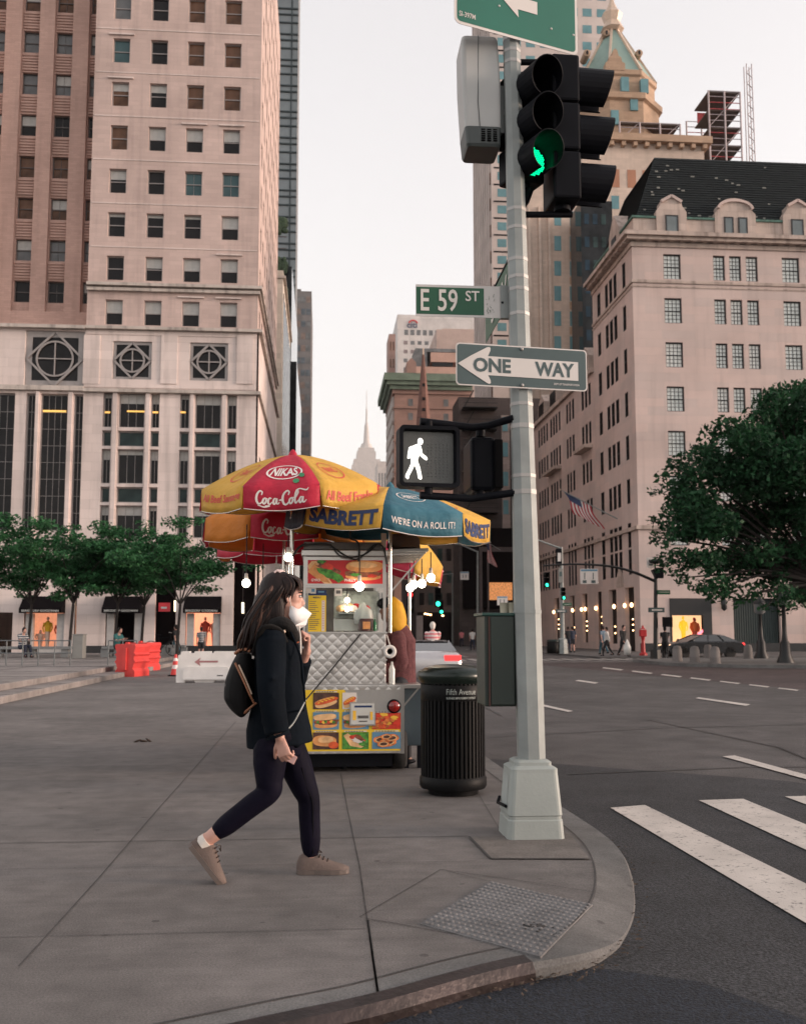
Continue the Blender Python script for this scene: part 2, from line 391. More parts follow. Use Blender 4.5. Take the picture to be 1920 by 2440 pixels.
M_PAINT = worn_paint('road_paint', (.52, .47, .43), .57, .68); M_FPAINT = worn_paint('far_road_paint', (.42, .39, .37), .52, .7)
ZR = -.08
mb = MB(); mb.box(-3000, -300, -3, 3000, 6000, ZR); struct(mb.build('road', M_ROAD))
KP = [(p.x, p.y) for p in (G(u, v) for u, v in ((560, 2172), (790, 2128), (1000, 2066), (1130, 2036), (1190, 2026), (1258, 2006), (1322, 1958), (1347, 1890), (1332, 1824), (1292, 1774), (1212, 1722)))]
y0_ = KP[0][1]; KP = [(-40, y0_-14), (-12, y0_-5.2), (-3.5, y0_-1.75)]+KP
kx = KP[-1][0]
KP += [(kx-.06, 9.2), (kx-.10, 12), (kx-.1, 30), (kx-.1, 56)]
def resample(P, n):
    P = [V((*q, 0)) for q in P]
    for k in range(n):
        Q = [P[0]]
        for a, b in zip(P[:-1], P[1:]): Q += [a.lerp(b, .25), a.lerp(b, .75)]
        P = Q+[P[-1]]
    return P
KO = resample(KP, 3)
def offset(P, d):
    out = []
    for i, p in enumerate(P):
        t = (P[min(i+1, len(P)-1)]-P[max(i-1, 0)]).normalized(); out.append(p+V((-t.y, t.x, 0))*d)
    return out
KI = offset(KO, .19)
RC = G(1300, 1900)
def drop(p):
    d = (p-RC).length; t = max(0, min(1, 1-(d-.35)/.75)); return -.06*t*t*(3-2*t)
mb = MB()
for i in range(len(KO)-1):
    a, b, c, d = KO[i], KO[i+1], KI[i+1], KI[i]
    za, zb = drop(a), drop(b); r = .012
    mb.face([a+Z*(za-.006), b+Z*(zb-.006), c+Z*(zb*.12), d+Z*(za*.12)], True)
    oa, ob = KO[i]-(KI[i]-KO[i])*.08, KO[i+1]-(KI[i+1]-KO[i+1])*.08
    mb.face([oa+Z*(za-.03), ob+Z*(zb-.03), b+Z*(zb-.006), a+Z*(za-.006)], True)
    mb.face([oa+Z*(ZR-.05), ob+Z*(ZR-.05), ob+Z*(zb-.03), oa+Z*(za-.03)])
struct(mb.build('kerb', M_KERB))
mb = MB(); M_STEEL_K = mat('rusted_kerb_steel', (.030, .021, .0205), .34, .5, .5, 5, bump=.3, bscale=30)
fo = offset(KO, -.022); idx = [i for i, p in enumerate(KO) if p.x < G(1135, 2030).x and p.x > -3]
for i in idx[:-1]:
    zt = lambda q: drop(q)-.02
    mb.face([fo[i]+Z*(ZR-.02), fo[i+1]+Z*(ZR-.02), fo[i+1]+Z*(zt(KO[i+1])-.02), fo[i]+Z*(zt(KO[i])-.02)], True)
    k0, k1 = KO[i].lerp(KI[i], .3), KO[i+1].lerp(KI[i+1], .3)
    mb.face([fo[i]+Z*(zt(KO[i])-.02), fo[i+1]+Z*(zt(KO[i+1])-.02), KO[i+1]+Z*(zt(KO[i+1])+.018), KO[i]+Z*(zt(KO[i])+.018)], True)
    mb.face([KO[i]+Z*(zt(KO[i])+.018), KO[i+1]+Z*(zt(KO[i+1])+.018), k1+Z*(zt(KO[i+1])+.03), k0+Z*(zt(KO[i])+.03)], True)
struct(mb.build('kerb_facing', M_STEEL_K))
mb = MB()
KI2 = offset(KO, .6)
for k in range(25):
    for i in range(1, len(KI2)-1): KI2[i] = KI2[i].lerp((KI2[i-1]+KI2[i+1])/2, .5)
for i in range(len(KO)-1):
    a, b, c, d = KI[i], KI[i+1], KI2[i+1], KI2[i]
    mb.face([a+Z*drop(KO[i])*.12, b+Z*drop(KO[i+1])*.12, c, d], True)
ring = [p.copy() for p in KI2]
from mathutils.geometry import tessellate_polygon
poly = [V((-60, ring[0].y+.01, 0))]+ring+[V((-60, 56, 0))]
for t3 in tessellate_polygon([poly]):
    q = [poly[i] for i in t3]
    if (q[1]-q[0]).cross(q[2]-q[0]).z < 0: q = q[::-1]
    if (q[1]-q[0]).cross(q[2]-q[0]).z > 1e-6: mb.face(q)
struct(mb.build('pavement', M_SIDE))
mb = MB()
def joint(P, wd=.012, z=.004):
    P = [V((p[0], p[1], z)) for p in P]
    for a, b in zip(P[:-1], P[1:]):
        n = (b-a).cross(Z).normalized()*wd*.32; mb.face([a-n, b-n, b+n, a+n][::-1] if ((b-a).cross(n)).z < 0 else [a+n, b+n, b-n, a-n][::-1])
gp = lambda *pts: [(G(u, v).x, G(u, v).y) for u, v in pts]
joint(gp((722, 1640), (737, 1720), (762, 1838), (779, 1960), (801, 2106)), .013)
joint(gp((500, 1530), (330, 1722), (210, 1862), (40, 2050)), .009)
joint([(-30, G(300, 1773).y), (G(990, 1773).x, G(990, 1773).y)], .014)
joint([(-30, G(300, 1829).y), (G(1010, 1826).x, G(1010, 1826).y)], .006)
joint([(-30, G(300, 1981).y), (G(779, 1981).x, G(300, 1981).y)], .007)
joint(gp((-40, 1608), (480, 1602)), .008); joint(gp((670, 1640), (1040, 1650)), .007)
joint(gp((775, 1948), (1020, 1990), (1145, 2030)), .009); joint(gp((762, 1945), (934, 1844), (1130, 1872), (1275, 1895)), .008)
joint(gp((934, 1844), (1040, 1870)), .006); joint(gp((780, 1951), (800, 2105)), .016)
joint(gp((-40, 1530), (470, 1523)), .008)
joint(gp((994, 1650), (1062, 1765)), .006)
for X in (-4.2, -6.9): joint([(X, G(40, 1985).y), (X, 5.6)], .008)
joint([(p.x, p.y) for p in offset(KO, .2) if p.y < 30 and p.x > -6], .016, .0035)
rj = random.Random(31)
for u, v, n, a in ((560, 1700, 18, 2.2), (930, 1720, 14, 2.6)):
    q = G(u, v); P_ = [(q.x, q.y)]
    for k in range(n): a += rj.gauss(0, .45); P_.append((P_[-1][0]+.035*math.cos(a), P_[-1][1]+.05*math.sin(a)))
    joint(P_, .005, .003)
struct(mb.build('pavement_joint', M_JOINT))
mb = MB(); zz = ZR+.004
P = [G(u, v, zz) for u, v in ((1030, 1608), (1665, 1655), (1900, 1690), (2300, 1990), (2300, 2500), (500, 2500), (480, 2240))]
mb.face([p for p in P][::-1]); struct(mb.build('road_patch', M_DARKROAD))
mb = MB()
P = [G(u, v, ZR+.008) for u, v in ((980, 2078), (1130, 2052), (1290, 2055), (1480, 2080), (1700, 2160), (1760, 2300), (700, 2300), (700, 2172))]
mb.face(P); struct(mb.build('tar_patch', asphalt('fresh_tar', (.012, .015, .022), .3)))
mb = MB(); zp = ZR+.012
def bar4(*q):
    mb.face([G(u, v, zp) for u, v in q])
bar4((1293, 1712), (1900, 2070), (1900, 1967), (1366, 1706))
bar4((1480, 1696), (1900, 1890), (1900, 1826), (1574, 1693))
bar4((1662, 1688), (1830, 1750), (1830, 1716), (1742, 1686))
bar4((1530, 1603), (1790, 1674), (1790, 1664), (1556, 1601))
bar4((1150, 1497), (1204, 1509), (1214, 1507), (1150, 1493))
bar4((1473, 1480), (1580, 1496), (1590, 1493), (1480, 1478)); bar4((1218, 1443), (1260, 1449), (1268, 1447), (1226, 1441))
for i in range(7):
    u = 1275+i*62; v = 1416+i*7.2; bar4((u, v), (u+40, v+5), (u+46, v+3.2), (u+4, v-1.6))
struct(mb.build('road_marking', M_PAINT))
mb = MB()
for i in range(26):
    X0 = -1.0+i*.72
    mb.face([V((X0, 50.2, zp)), V((X0+.36, 50.2, zp)), V((X0+.36, 53.4, zp)), V((X0, 53.4, zp))])
    mb.face([V((X0, 36.0, zp)), V((X0+.36, 36.0, zp)), V((X0+.36, 39.5, zp)), V((X0, 39.5, zp))]) if X0 < 5 else None
mb.face([V((-1, 47.6, zp)), V((21, 47.6, zp)), V((21, 48.0, zp)), V((-1, 48.0, zp))])
for X in (4.6, 8.4, 12.2):
    for k in range(14):
        y = 58+k*12; mb.face([V((X-.07, y, zp)), V((X+.07, y, zp)), V((X+.07, y+3.5, zp)), V((X-.07, y+3.5, zp))])
struct(mb.build('far_crossing', M_FPAINT))
mb = MB(); mb.face([V((12.4, 20, ZR+.004)), V((40, 33, ZR+.004)), V((21, 47, ZR+.004)), V((9, 47, ZR+.004))])
mb.face([V((2.0, 55, ZR+.004)), V((9.5, 55, ZR+.004)), V((9.5, 260, ZR+.004)), V((2.0, 260, ZR+.004))])
struct(mb.build('bus_lane', asphalt('bus_lane_asphalt', (.064, .046, .046), .2)))
mb = MB()
mb.box(15.0, 53.5, -1, 140, 68.6, .02); mb.box(15.0, 68.6, -1, 22.5, 330, .02)
mb.box(-60, 62, -1, -2.4, 400, .02)
struct(mb.build('far_pavement', concrete('far_pavement_concrete', (.105, .10, .10))))
mb = MB(); rj = random.Random(6); n_ = len(KO)
for k in range(420):
    i = rj.randrange(4, n_-2)
    if not (1.0 < KO[i].y < 12 and KO[i].x > -1): continue
    q = KO[i]+(KO[i]-KI[i]).normalized()*abs(rj.gauss(.02, .06)); s_ = rj.uniform(.004, .017); a = rj.uniform(0, 6.28); t_ = V((math.cos(a), math.sin(a), 0))*s_; b_ = V((-t_.y, t_.x, 0))*.5; q.z = ZR+.02
    mb.face([q-t_, q+b_+Z*.004, q+t_+Z*.006, q-b_])
mb.build('gutter_litter', mat('dry_leaf_litter', (.055, .036, .024), .9, var=.6, scale=40), kind='stuff')
mb = MB()
for P_ in ([(2.4, 9.9), (4.4, 10.3), (7, 10.1), (11, 11.2)], [(2.3, 13.5), (5, 14.6), (9, 15.2), (15, 18)], [(5.2, 9.6), (5.5, 12), (5.3, 16)], [(3.0, 17), (3.2, 24), (3.1, 33)]):
    P_ = [(a+rj.gauss(0, .04), b) for a, b in P_]; joint(P_, .05, ZR+.010)
struct(mb.build('road_seam', mat('tar_seam', (.014, .014, .015), .5, var=.3)))
mb = MB(); mb.prism([(14.6, 42.6), (15.2, 40.4), (17, 38.9), (24, 36.5), (60, 34), (60, 50.2), (17.5, 50.2), (15, 47.8)], (0,0,ZR), (1,0,0), (0,1,0), (0,0,.13+.01))
struct(mb.build('traffic_island', M_KERB))
mb = MB()
mb.box(-60, 11.0, -1, -5.93, 53.8, .14); mb.box(-60, 11.0, -1, -6.52, 53.2, .28)
struct(mb.build('plaza_steps', M_STEP, bevel=.015))
mb = MB()
for y in (19.5, 22, 24.8, 28, 32, 37, 43, 49): mb.box(-40, y, .279, -6.6, y+.03, .2835)
for x in (-9, -13, -17, -22): mb.box(x, 12, .279, x+.03, 53, .2835)
struct(mb.build('plaza_joint', M_JOINT))
mb = MB()
for y in range(12, 54, 2): mb.box(-6.515, y, .138, -5.932, y+.012, .1435)
mb.box(-5.98, 11, -.01, -5.915, 53.8, .004); mb.box(-6.56, 11, .13, -6.505, 53.2, .1425)
struct(mb.build('step_joint', M_JOINT))
# ================================================================ left-hand buildings
M_LIME = stone('white_limestone', (.535, .41, .372), .9, .30, .9, .012, .05, streak=.16)
M_LIMEB = stone('smooth_limestone', (.66, .56, .525), 2.2, .62, .86, .012, .06, streak=.22)
M_BAND = stone('weathered_ledge', (.50, .44, .40), 1.9, .5, .85, .012, .10, streak=.5, big=.8)
M_PINK = stone('pink_brick', (.49, .32, .27), .5, .16, .88, .01, .06, streak=.12)
M_FRAME = mat('grey_bronze_frame', (.30, .27, .26), .45, .3, .1)
M_GDARK = pane('dark_pane', (.018, .017, .018)); M_GTEAL = pane('teal_pane', (.07, .12, .13)); M_GBROWN = pane('brown_pane', (.13, .07, .045), var=.7)  # brown tint stands in for buildings reflected in the tower windows
M_GGREY = pane('grey_pane', (.16, .165, .17)); M_GSPAN = pane('spandrel_pane', (.03, .05, .05), .1, .6)
M_BLIND = mat('cream_blind', (.45, .44, .42), .9); M_BRONZE = mat('dark_bronze', (.10, .085, .08), .45, .4)
def lx(u, v, Y): return A(u, v, Y).x
def lz(u, v, Y): return A(u, v, Y).z
YL = G(460, 1385).y
LX0, LX1 = lx(193, 400, YL), lx(546, 690, YL)
LZ_LEDGE = lz(246, 697, YL); LZ_MOLD0 = lz(246, 635, YL); LZ_MOLD1 = lz(246, 602, YL); LTOP = 58
YE = 92.0
rng = random.Random(3)
tw = thing('limestone_tower', 'tall white limestone tower with rows of sash windows behind the left-hand trees', 'building', (LX1, YL, 0))
cols = [(lx(u-19.5, 568, YL), lx(u+17.5, 568, YL)) for u in (245.6, 327.5, 407.5, 487)]
zr = []
for k in range(-1, 6):
    t = 80.6+k*92.3; b = t+51.3; zr.append((lz(245, b, YL), lz(245, t, YL)))
zr.append((lz(245, 688, YL), lz(245, 635, YL)))
for k in range(2, 5):
    t = 80.6-k*92.3; zr.append((lz(245, t+51.3, YL), lz(245, t, YL)))
holes = [(a-LX0, b-LX0, z0, z1) for a, b in cols for z0, z1 in zr]
bays = []
for trio in (((219, 238), (252, 307.5), (320.6, 339)), ((382, 402), (413.6, 469), (482, 502.5))):
    for u0, u1 in trio: bays.append((lx(u0, 880, YL)-LX0, lx(u1, 880, YL)-LX0))
vrows = ((833, 907), (914, 947), (953, 1026), (1033, 1066), (1072, 1140))
bh = []
for a, b in bays:
    for t, q in vrows: bh.append((a, b, lz(300, q, YL), lz(300, t, YL)))
dia = [(lx(240, 765, YL)-LX0, lx(322.5, 765, YL)-LX0, lz(281, 805, YL), lz(281, 724.6, YL)), (lx(403, 768, YL)-LX0, lx(484, 768, YL)-LX0, lz(443, 808, YL), lz(443, 727.6, YL))]
gr = []
for u0, u1, t in ((226, 303, 1298), (330, 374, 1160), (395, 469, 1298), (495, 540, 1160)):
    gr.append((lx(u0, 1280, YL)-LX0, lx(u1, 1280, YL)-LX0, .02, lz(u0, t, YL)))
ZB = lz(246, 826, YL)
fr = MB(); fr.cur = 0
up = [h for h in holes if h[2] > LZ_LEDGE]
mv = lambda hs, z: [(a, b, c-z, d-z) for a, b, c, d in hs]
facade(fr, (LX0, YL, LZ_LEDGE), (1,0,0), LX1-LX0, LTOP-LZ_LEDGE, mv(up, LZ_LEDGE), (0,-1,0), .22)
fr.cur = 1
facade(fr, (LX0, YL-.12, 0), (1,0,0), LX1-LX0, LZ_LEDGE, bh+dia+gr, (0,-1,0), .4)
fr.cur = 0; ys = [YL+1.5+k*2.55 for k in range(10)]
sh = [(y-YL, y-YL+1.1, z0, z1) for y in ys for z0, z1 in zr if z0 > LZ_LEDGE]
facade(fr, (LX1, YL, LZ_LEDGE), (0,1,0), YE-YL, LTOP-LZ_LEDGE, mv(sh, LZ_LEDGE), (1,0,0), .22)
fr.cur = 1
sl = [(y-YL, y-YL+3.2, lz(300, 1140, YL), lz(300, 953, YL)) for y in (YL+2, YL+8, YL+14, YL+20)]
facade(fr, (LX1+.12, YL-.12, 0), (0,1,0), YE-YL, LZ_LEDGE, sl, (1,0,0), .4)
fr.cur = 0
fr.face([(LX0, YL+.3, 0), (LX0, YE, 0), (LX0, YE, LTOP), (LX0, YL, LTOP)]); fr.face([(LX0, YE, 0), (LX1, YE, 0), (LX1, YE, LTOP), (LX0, YE, LTOP)]); fr.face([(LX0,YL,LTOP),(LX1,YL,LTOP),(LX1,YE,LTOP),(LX0,YE,LTOP)])
fr.build('wall', [M_LIME, M_LIMEB], tw)
for z0, z1, p in ((LZ_LEDGE-.12, LZ_LEDGE+.08, .35), (LZ_MOLD0+.55, LZ_MOLD0+.75, .16), (LZ_MOLD0+.95, LZ_MOLD1-.22, .1), (LZ_MOLD1-.2, LZ_MOLD1, .3), (ZB-.24, ZB-.02, .3)):
    lb = MB(); lb.prism([(LX0+.003, YL+.05), (LX0+.003, YL-p-.12), (LX1+p, YL-p-.12), (LX1+p, YE-.05), (LX1-.3, YE-.05), (LX1-.3, YL+.05)], (0,0,z0), (1,0,0), (0,1,0), (0,0,z1-z0)); lb.build('ledge', M_BAND, tw)
boxes('string_course', M_LIMEB, tw, [(LX0+.1, YL-.035, z0-.75, LX1-.1, YL+.1, z0-.68) for z0, z1 in zr if LZ_MOLD1 < z0 < 50])
boxes('pier_panel', M_LIMEB, tw, [(lx(u-14, 760, YL)-.1, YL-.2, lz(u, 815, YL), lx(u+14, 760, YL)+.1, YL-.1, lz(u, 712, YL)) for u in (196, 360, 520)])
boxes('moulding', M_LIMEB, tw, [(LX0+.05, YL-.17, lz(300, q, YL), LX1-.02, YL-.1, lz(300, t, YL)-.05) for t, q in ((702, 712), (815, 824))])
boxes('rib', M_LIMEB, tw, [(lx(a, 900, YL)+.08, YL-.26, 7, lx(b, 900, YL)-.08, YL-.1, ZB-.25) for a, b in ((238, 252), (307.5, 320.6), (402, 413.6), (469, 482))])
boxes('hood', M_LIMEB, tw, [(cols[c][0]-.28, YL-.13, zr[k+1][1]+.22, cols[c][1]+.28, YL+.05, zr[k+1][1]+.32) for c, k in ((0, 1), (2, 2), (3, 2), (3, 5), (2, 6), (3, 6), (0, 0))])
gc = MB(); gc.box(LX0+.2, YL-.14, .02, LX1-.2, YL-.1, .5)
gc.build('plinth', mat('black_granite', (.02, .02, .022), .25), tw)
W = Windows(tw, 100)
for ci, (a, b) in enumerate(cols):
    for ri, (z0, z1) in enumerate(zr):
        q = rng.random(); pm = M_GDARK; bl = 0
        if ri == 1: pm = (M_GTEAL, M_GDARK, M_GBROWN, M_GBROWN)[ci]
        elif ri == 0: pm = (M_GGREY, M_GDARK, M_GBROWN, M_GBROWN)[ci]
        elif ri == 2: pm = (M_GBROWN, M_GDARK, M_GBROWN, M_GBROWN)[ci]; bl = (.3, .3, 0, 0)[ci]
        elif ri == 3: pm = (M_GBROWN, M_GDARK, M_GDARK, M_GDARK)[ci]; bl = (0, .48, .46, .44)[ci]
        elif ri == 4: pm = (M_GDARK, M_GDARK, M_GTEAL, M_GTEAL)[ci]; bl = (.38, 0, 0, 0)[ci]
        elif ri == 5: bl = (.1, .1, .1, .5)[ci]
        elif ri == 6: bl = (0, .42, .5, .5)[ci]
        elif ri == 7: bl = .5
        elif q < .4: bl = .4
        W.add((a, YL-(.12 if z0 < LZ_LEDGE else 0), z0), (1,0,0), (0,-1,0), b-a, z1-z0, M_FRAME, pm, 'sash', .07, mx=(1 if ri == 4 and ci > 1 else 0), blind=bl, bm=M_BLIND, sill=.14, smat=M_BAND)
for i, (a, b) in enumerate(bays):
    for r, (t, q) in enumerate(vrows):
        z0, z1 = lz(300, q, YL), lz(300, t, YL); sp = r in (1, 3)
        def ex(f, w_=b-a, h_=z1-z0, r=r):
            pass
        W.add((LX0+a, YL-.12, z0), (1,0,0), (0,-1,0), b-a, z1-z0, M_FRAME, M_GSPAN if sp else M_GDARK, 'plain', .08, mx=0 if sp else (2 if b-a > 1.2 else 1), mz=1, dep=.3,
              blind=0 if sp else (.28 if (i+r) % 3 else .12), bm=M_BLIND)
def diamond(f, w_, h_, p=None):
    m = MB(); c = V((w_/2, -.06, h_/2)); s = min(w_, h_)/2-.06; X, Zz = V((1,0,0)), V((0,0,1))
    P = [c+X*s, c+Zz*s, c-X*s, c-Zz*s]
    for i in range(4): m.bar(P[i], P[(i+1) % 4], .13, .12, up=(0,1,0))
    r = s*.64; k = 28
    C = [c+X*(r*math.cos(2*math.pi*i/k))+Zz*(r*math.sin(2*math.pi*i/k)) for i in range(k)]
    for i in range(k): m.bar(C[i], C[(i+1) % k], .11, .1, up=(0,1,0))
    m.bar(c-X*r, c+X*r, .07, .08, up=(0,1,0)); m.bar(c-Zz*r, c+Zz*r, .07, .085, up=(0,1,0))
    o = m.build('tracery', M_FRAME, f); o.location = (0,0,0)
for h in dia:
    W.add((LX0+h[0], YL-.12, h[2]), (1,0,0), (0,-1,0), h[1]-h[0], h[3]-h[2], M_FRAME, M_GDARK, 'plain', .2, dep=.14, extra=lambda f, h=h: diamond(f, h[1]-h[0], h[3]-h[2]))
for a, b, z0, z1 in sl: W.add((LX1+.12, YL+a, z0), (0,1,0), (1,0,0), b-a, z1-z0, M_FRAME, M_GDARK, 'mull', .09, mx=2, mz=3, dep=.3)
for y in ys:
    for z0, z1 in sorted(zr):
        if z0 > LZ_LEDGE: W.add((LX1, y, z0), (0,1,0), (1,0,0), 1.1, z1-z0, M_FRAME, M_GDARK if rng.random() < .7 else M_GGREY, 'sash', .07)
W.done()
M_LIT = glow('warm_ceiling_light', (1, .55, .14), .16)
lm = MB()
for u0, u1, v in ((270, 307, 870), (223, 234, 872), (324, 336, 872), (383, 394, 872)):
    a, b = A(u0, v, YL+.16), A(u1, v+4, YL+.16); lm.box(a.x, YL+.14, b.z, b.x, YL+.17, a.z)
lm.build('ceiling_lamp', M_LIT, tw)
M_BLACK = mat('black_awning_cloth', (.006, .005, .006), .95, spec=.05); M_SHADE = mat('recess_shade', (.008, .006, .007), .9, spec=.1)  # M_SHADE puts the shade of recesses and storefronts into a near-black colour
M_MARB = mat('pale_marble', (.42, .40, .39), .4)
M_LETTER = mat('pale_lettering', (.5, .52, .5), .6)
def awning_bay(root, u0, u1, Y, words=True, lit=None, kind=0):
    x0, x1 = lx(u0, 1285, Y)-.05, lx(u1, 1285, Y)+.05; z1, z0 = lz(u0, 1264, Y), lz(u0, 1300, Y); zl = lz(u0, 1291, Y)
    m = MB(); yo = Y-1.15
    m.face([(x0, Y-.16, z1), (x1, Y-.16, z1), (x1, yo, zl), (x0, yo, zl)][::-1]); m.face([(x0, yo, zl), (x1, yo, zl), (x1, yo-.005, z0), (x0, yo-.005, z0)][::-1])
    m.face([(x0, Y-.16, z1), (x0, yo, zl), (x0, yo, z0), (x0, Y-.16, z0)]); m.face([(x1, Y-.16, z1), (x1, Y-.16, z0), (x1, yo, z0), (x1, yo, zl)])
    aw = m.build('awning', M_BLACK, root)
    t = MB(); put_text(t, 'BERGDORF GOODMAN', (x0+.16, yo-.012, z0+.08), (1,0,0), (0,0,1), x1-x0-.32, zl-z0-.14, .01); t.build('lettering', M_LETTER, aw)
    m = MB(); m.box(x0+.1, Y+.05, .02, x0+.55, Y+.5, z0); m.box(x1-.55, Y+.05, .02, x1-.1, Y+.5, z0); m.box(x0+.55, Y+.05, .02, x1-.55, Y+.5, .42)
    m.build('shop_jamb', M_MARB, root)
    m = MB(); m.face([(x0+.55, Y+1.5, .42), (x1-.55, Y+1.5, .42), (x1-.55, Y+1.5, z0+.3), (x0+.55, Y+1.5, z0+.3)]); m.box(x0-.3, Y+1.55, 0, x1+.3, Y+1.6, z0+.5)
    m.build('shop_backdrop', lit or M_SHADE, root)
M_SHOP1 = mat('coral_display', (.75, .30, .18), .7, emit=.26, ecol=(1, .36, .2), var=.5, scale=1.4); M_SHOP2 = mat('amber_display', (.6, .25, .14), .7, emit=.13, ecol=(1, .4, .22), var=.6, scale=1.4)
awning_bay(tw, 226, 303, YL-.12, kind=1); awning_bay(tw, 395, 469, YL-.12, lit=M_SHOP1)
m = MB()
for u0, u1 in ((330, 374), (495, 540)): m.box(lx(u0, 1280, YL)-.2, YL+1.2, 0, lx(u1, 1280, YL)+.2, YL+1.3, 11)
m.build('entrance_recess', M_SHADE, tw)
def pend(root, u, v0, v1, Y):
    p, q = A(u, v0, Y), A(u, v1, Y); m = MB(); m.tube([q, p], .085, 8); s = MB(); s.tube([p, p+Z*3], .02, 6)
    o = s.build('lantern_stem', M_BRONZE, root); m.build('lantern_tube', glow('lantern_glow', (1, .84, .58), .5) if 'lantern_glow' not in MATS else MATS['lantern_glow'], o)
pend(tw, 372, 1273, 1296, YL+.5); pend(tw, 515, 1277, 1300, YL+.5)
m = MB(); p = A(349, 1287, YL-.3); m.box(p.x-.36, p.y-.04, p.z-.28, p.x+.36, p.y+.04, p.z+.28)
sg = m.build('sign_board', mat('red_sign_paint', (.55, .03, .04), .5), tw); t = MB(); t.box(p.x-.2, p.y-.05, p.z-.1, p.x+.16, p.y-.042, p.z+.02); t.build('sign_letters', M_LETTER, sg)
def mannequin(root, p, h, mt1, mt2):
    m = MB(); m.cur = 0; m.lathe([(.1, 0), (.14, h*.25), (.17, h*.5)], p, 10); m.cur = 1
    m.lathe([(.17, h*.5), (.2, h*.62), (.24, h*.78), (.1, h*.85), (.06, h*.87)], p, 12); m.cur = 0; m.ell(V(p)+Z*h*.94, .09, .1, .13, 10, 6)
    for s in (-1, 1): m.cur = 1; m.tube([V(p)+V((s*.22, 0, h*.8)), V(p)+V((s*.3, -.04, h*.62)), V(p)+V((s*.2, -.12, h*.48))], [.06, .05, .04], 7)
    m.build('mannequin', [mt1, mt2], root)
M_MANN = mat('mannequin_skin', (.7, .5, .4), .5); M_MRED = mat('red_dress', (.6, .08, .05), .8); M_MYEL = mat('yellow_coat', (.75, .45, .03), .8)
xc = lx(432, 1330, YL); mannequin(tw, (xc, YL+.9, .45), 1.9, M_MANN, M_MRED); mannequin(tw, (xc+.55, YL+1.1, .45), 1.8, M_MRED, M_MANN)
wg = thing('brick_wing', 'pink brick wing with dark recessed window strips beside the limestone tower', 'building', (LX0-3, YL, 0))
YW = YL+2.2; WX0 = lx(-120, 400, YL); ZW = lz(120, 690, YL)
m = MB(); wcols = [(lx(a, 330, YW), lx(b, 330, YW)) for a, b in ((41.5, 76), (112, 147), (185, 200), (-32, 3), (-100, -66))]
wrows = [(lz(130, 68.5+88*k+46, YW), lz(130, 68.5+88*k, YW)) for k in range(-2, 7)]
wh = [(a-WX0, b-WX0, z0, z1) for a, b in wcols for z0, z1 in wrows]
strips = [(a-WX0-.06, b-WX0+.06, 23.0, 57.5) for a, b in wcols]
facade(m, (WX0, YW-.35, ZW), (1,0,0), LX0-WX0, 58-ZW, mv(strips, ZW), (0,-1,0), .35)
facade(m, (WX0, YW-.002, ZW), (1,0,0), LX0-WX0, 58-ZW, mv(wh, ZW), (0,-1,0), .25)
m.cur = 1; big = (lx(54.4, 760, YL)-WX0, lx(180, 760, YL)-WX0, lz(118, 820, YL), lz(118, 702, YL))
bays2 = [(lx(a, 950, YL)-WX0, lx(b, 950, YL)-WX0) for a, b in ((54, 73), (84, 142), (155, 175), (-40, 30))]
bh2 = [(a, b, lz(100, 1125, YL), lz(100, 835, YL)) for a, b in bays2]
gr2 = [(lx(u0, 1280, YL)-WX0, lx(u1, 1280, YL)-WX0, .02, lz(u0, t, YL)) for u0, u1, t in ((54, 139, 1298), (160, 203-10.2, 1160), (-60, 30, 1298))]
facade(m, (WX0, YL-.12, 0), (1,0,0), LX0-WX0, ZW, [big]+bh2+gr2, (0,-1,0), .4)
m.face([(WX0, YL-.12, ZW), (LX0, YL-.12, ZW), (LX0, YW, ZW), (WX0, YW, ZW)])
m.face([(WX0, YL, 0), (WX0, YE, 0), (WX0, YE, 58), (WX0, YL, 58)]); m.face([(WX0, YW, 58), (LX0, YW, 58), (LX0, YE, 58), (WX0, YE, 58)])
m.build('wall', [M_PINK, M_LIMEB], wg)
boxes('ledge', M_BAND, wg, [(WX0, YL-p-.12, z0, LX0-.003, YL, z0+.22) for z0, p in ((ZW-.3, .4), (ZB-.2, .3), (lz(100, 826, YL), .2))])
for a, b in wcols:
    for k in range(len(wrows)-1):
        zt, zb = wrows[k][0]-.1, wrows[k+1][1]+.1; m = MB(); P = [(0, zb)]
        for j in range(6):
            z = zb+(zt-zb)*(j+.2)/6; d = (zt-zb)/6*.55; P += [(.06, z), (.14, z+.01), (.14, z+d), (.06, z+d+.01)]
        m.prism(P+[(0, zt)], (a+.02, YW+.04, 0), (0,-1,0), (0,0,1), (b-a-.04,0,0)); m.build('spandrel', M_PINK, wg)
boxes('rib', M_LIMEB, wg, [(lx(a, 950, YL)+.07, YL-.28, 7, lx(b, 950, YL)-.07, YL-.11, ZB-.25) for a, b in ((73, 84), (142, 155))])
W = Windows(wg, 100)
for ci, (a, b) in enumerate(wcols):
    for ri, (z0, z1) in enumerate(wrows):
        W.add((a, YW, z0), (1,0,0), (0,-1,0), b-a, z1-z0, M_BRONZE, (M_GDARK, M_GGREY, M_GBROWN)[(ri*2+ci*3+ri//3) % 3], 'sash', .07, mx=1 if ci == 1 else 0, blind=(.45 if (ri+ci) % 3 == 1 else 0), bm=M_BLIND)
W.add((WX0+big[0], YL-.12, big[2]), (1,0,0), (0,-1,0), big[1]-big[0], big[3]-big[2], M_FRAME, M_GDARK, 'plain', .42, dep=.14, extra=lambda f: diamond(f, big[1]-big[0], big[3]-big[2]))
for i, (a, b) in enumerate(bays2): W.add((WX0+a, YL-.12, bh2[i][2]), (1,0,0), (0,-1,0), b-a, bh2[i][3]-bh2[i][2], M_FRAME, M_GDARK, 'mull', .08, mx=3 if b-a > 1.2 else 1, mz=7, dep=.3)
W.done()
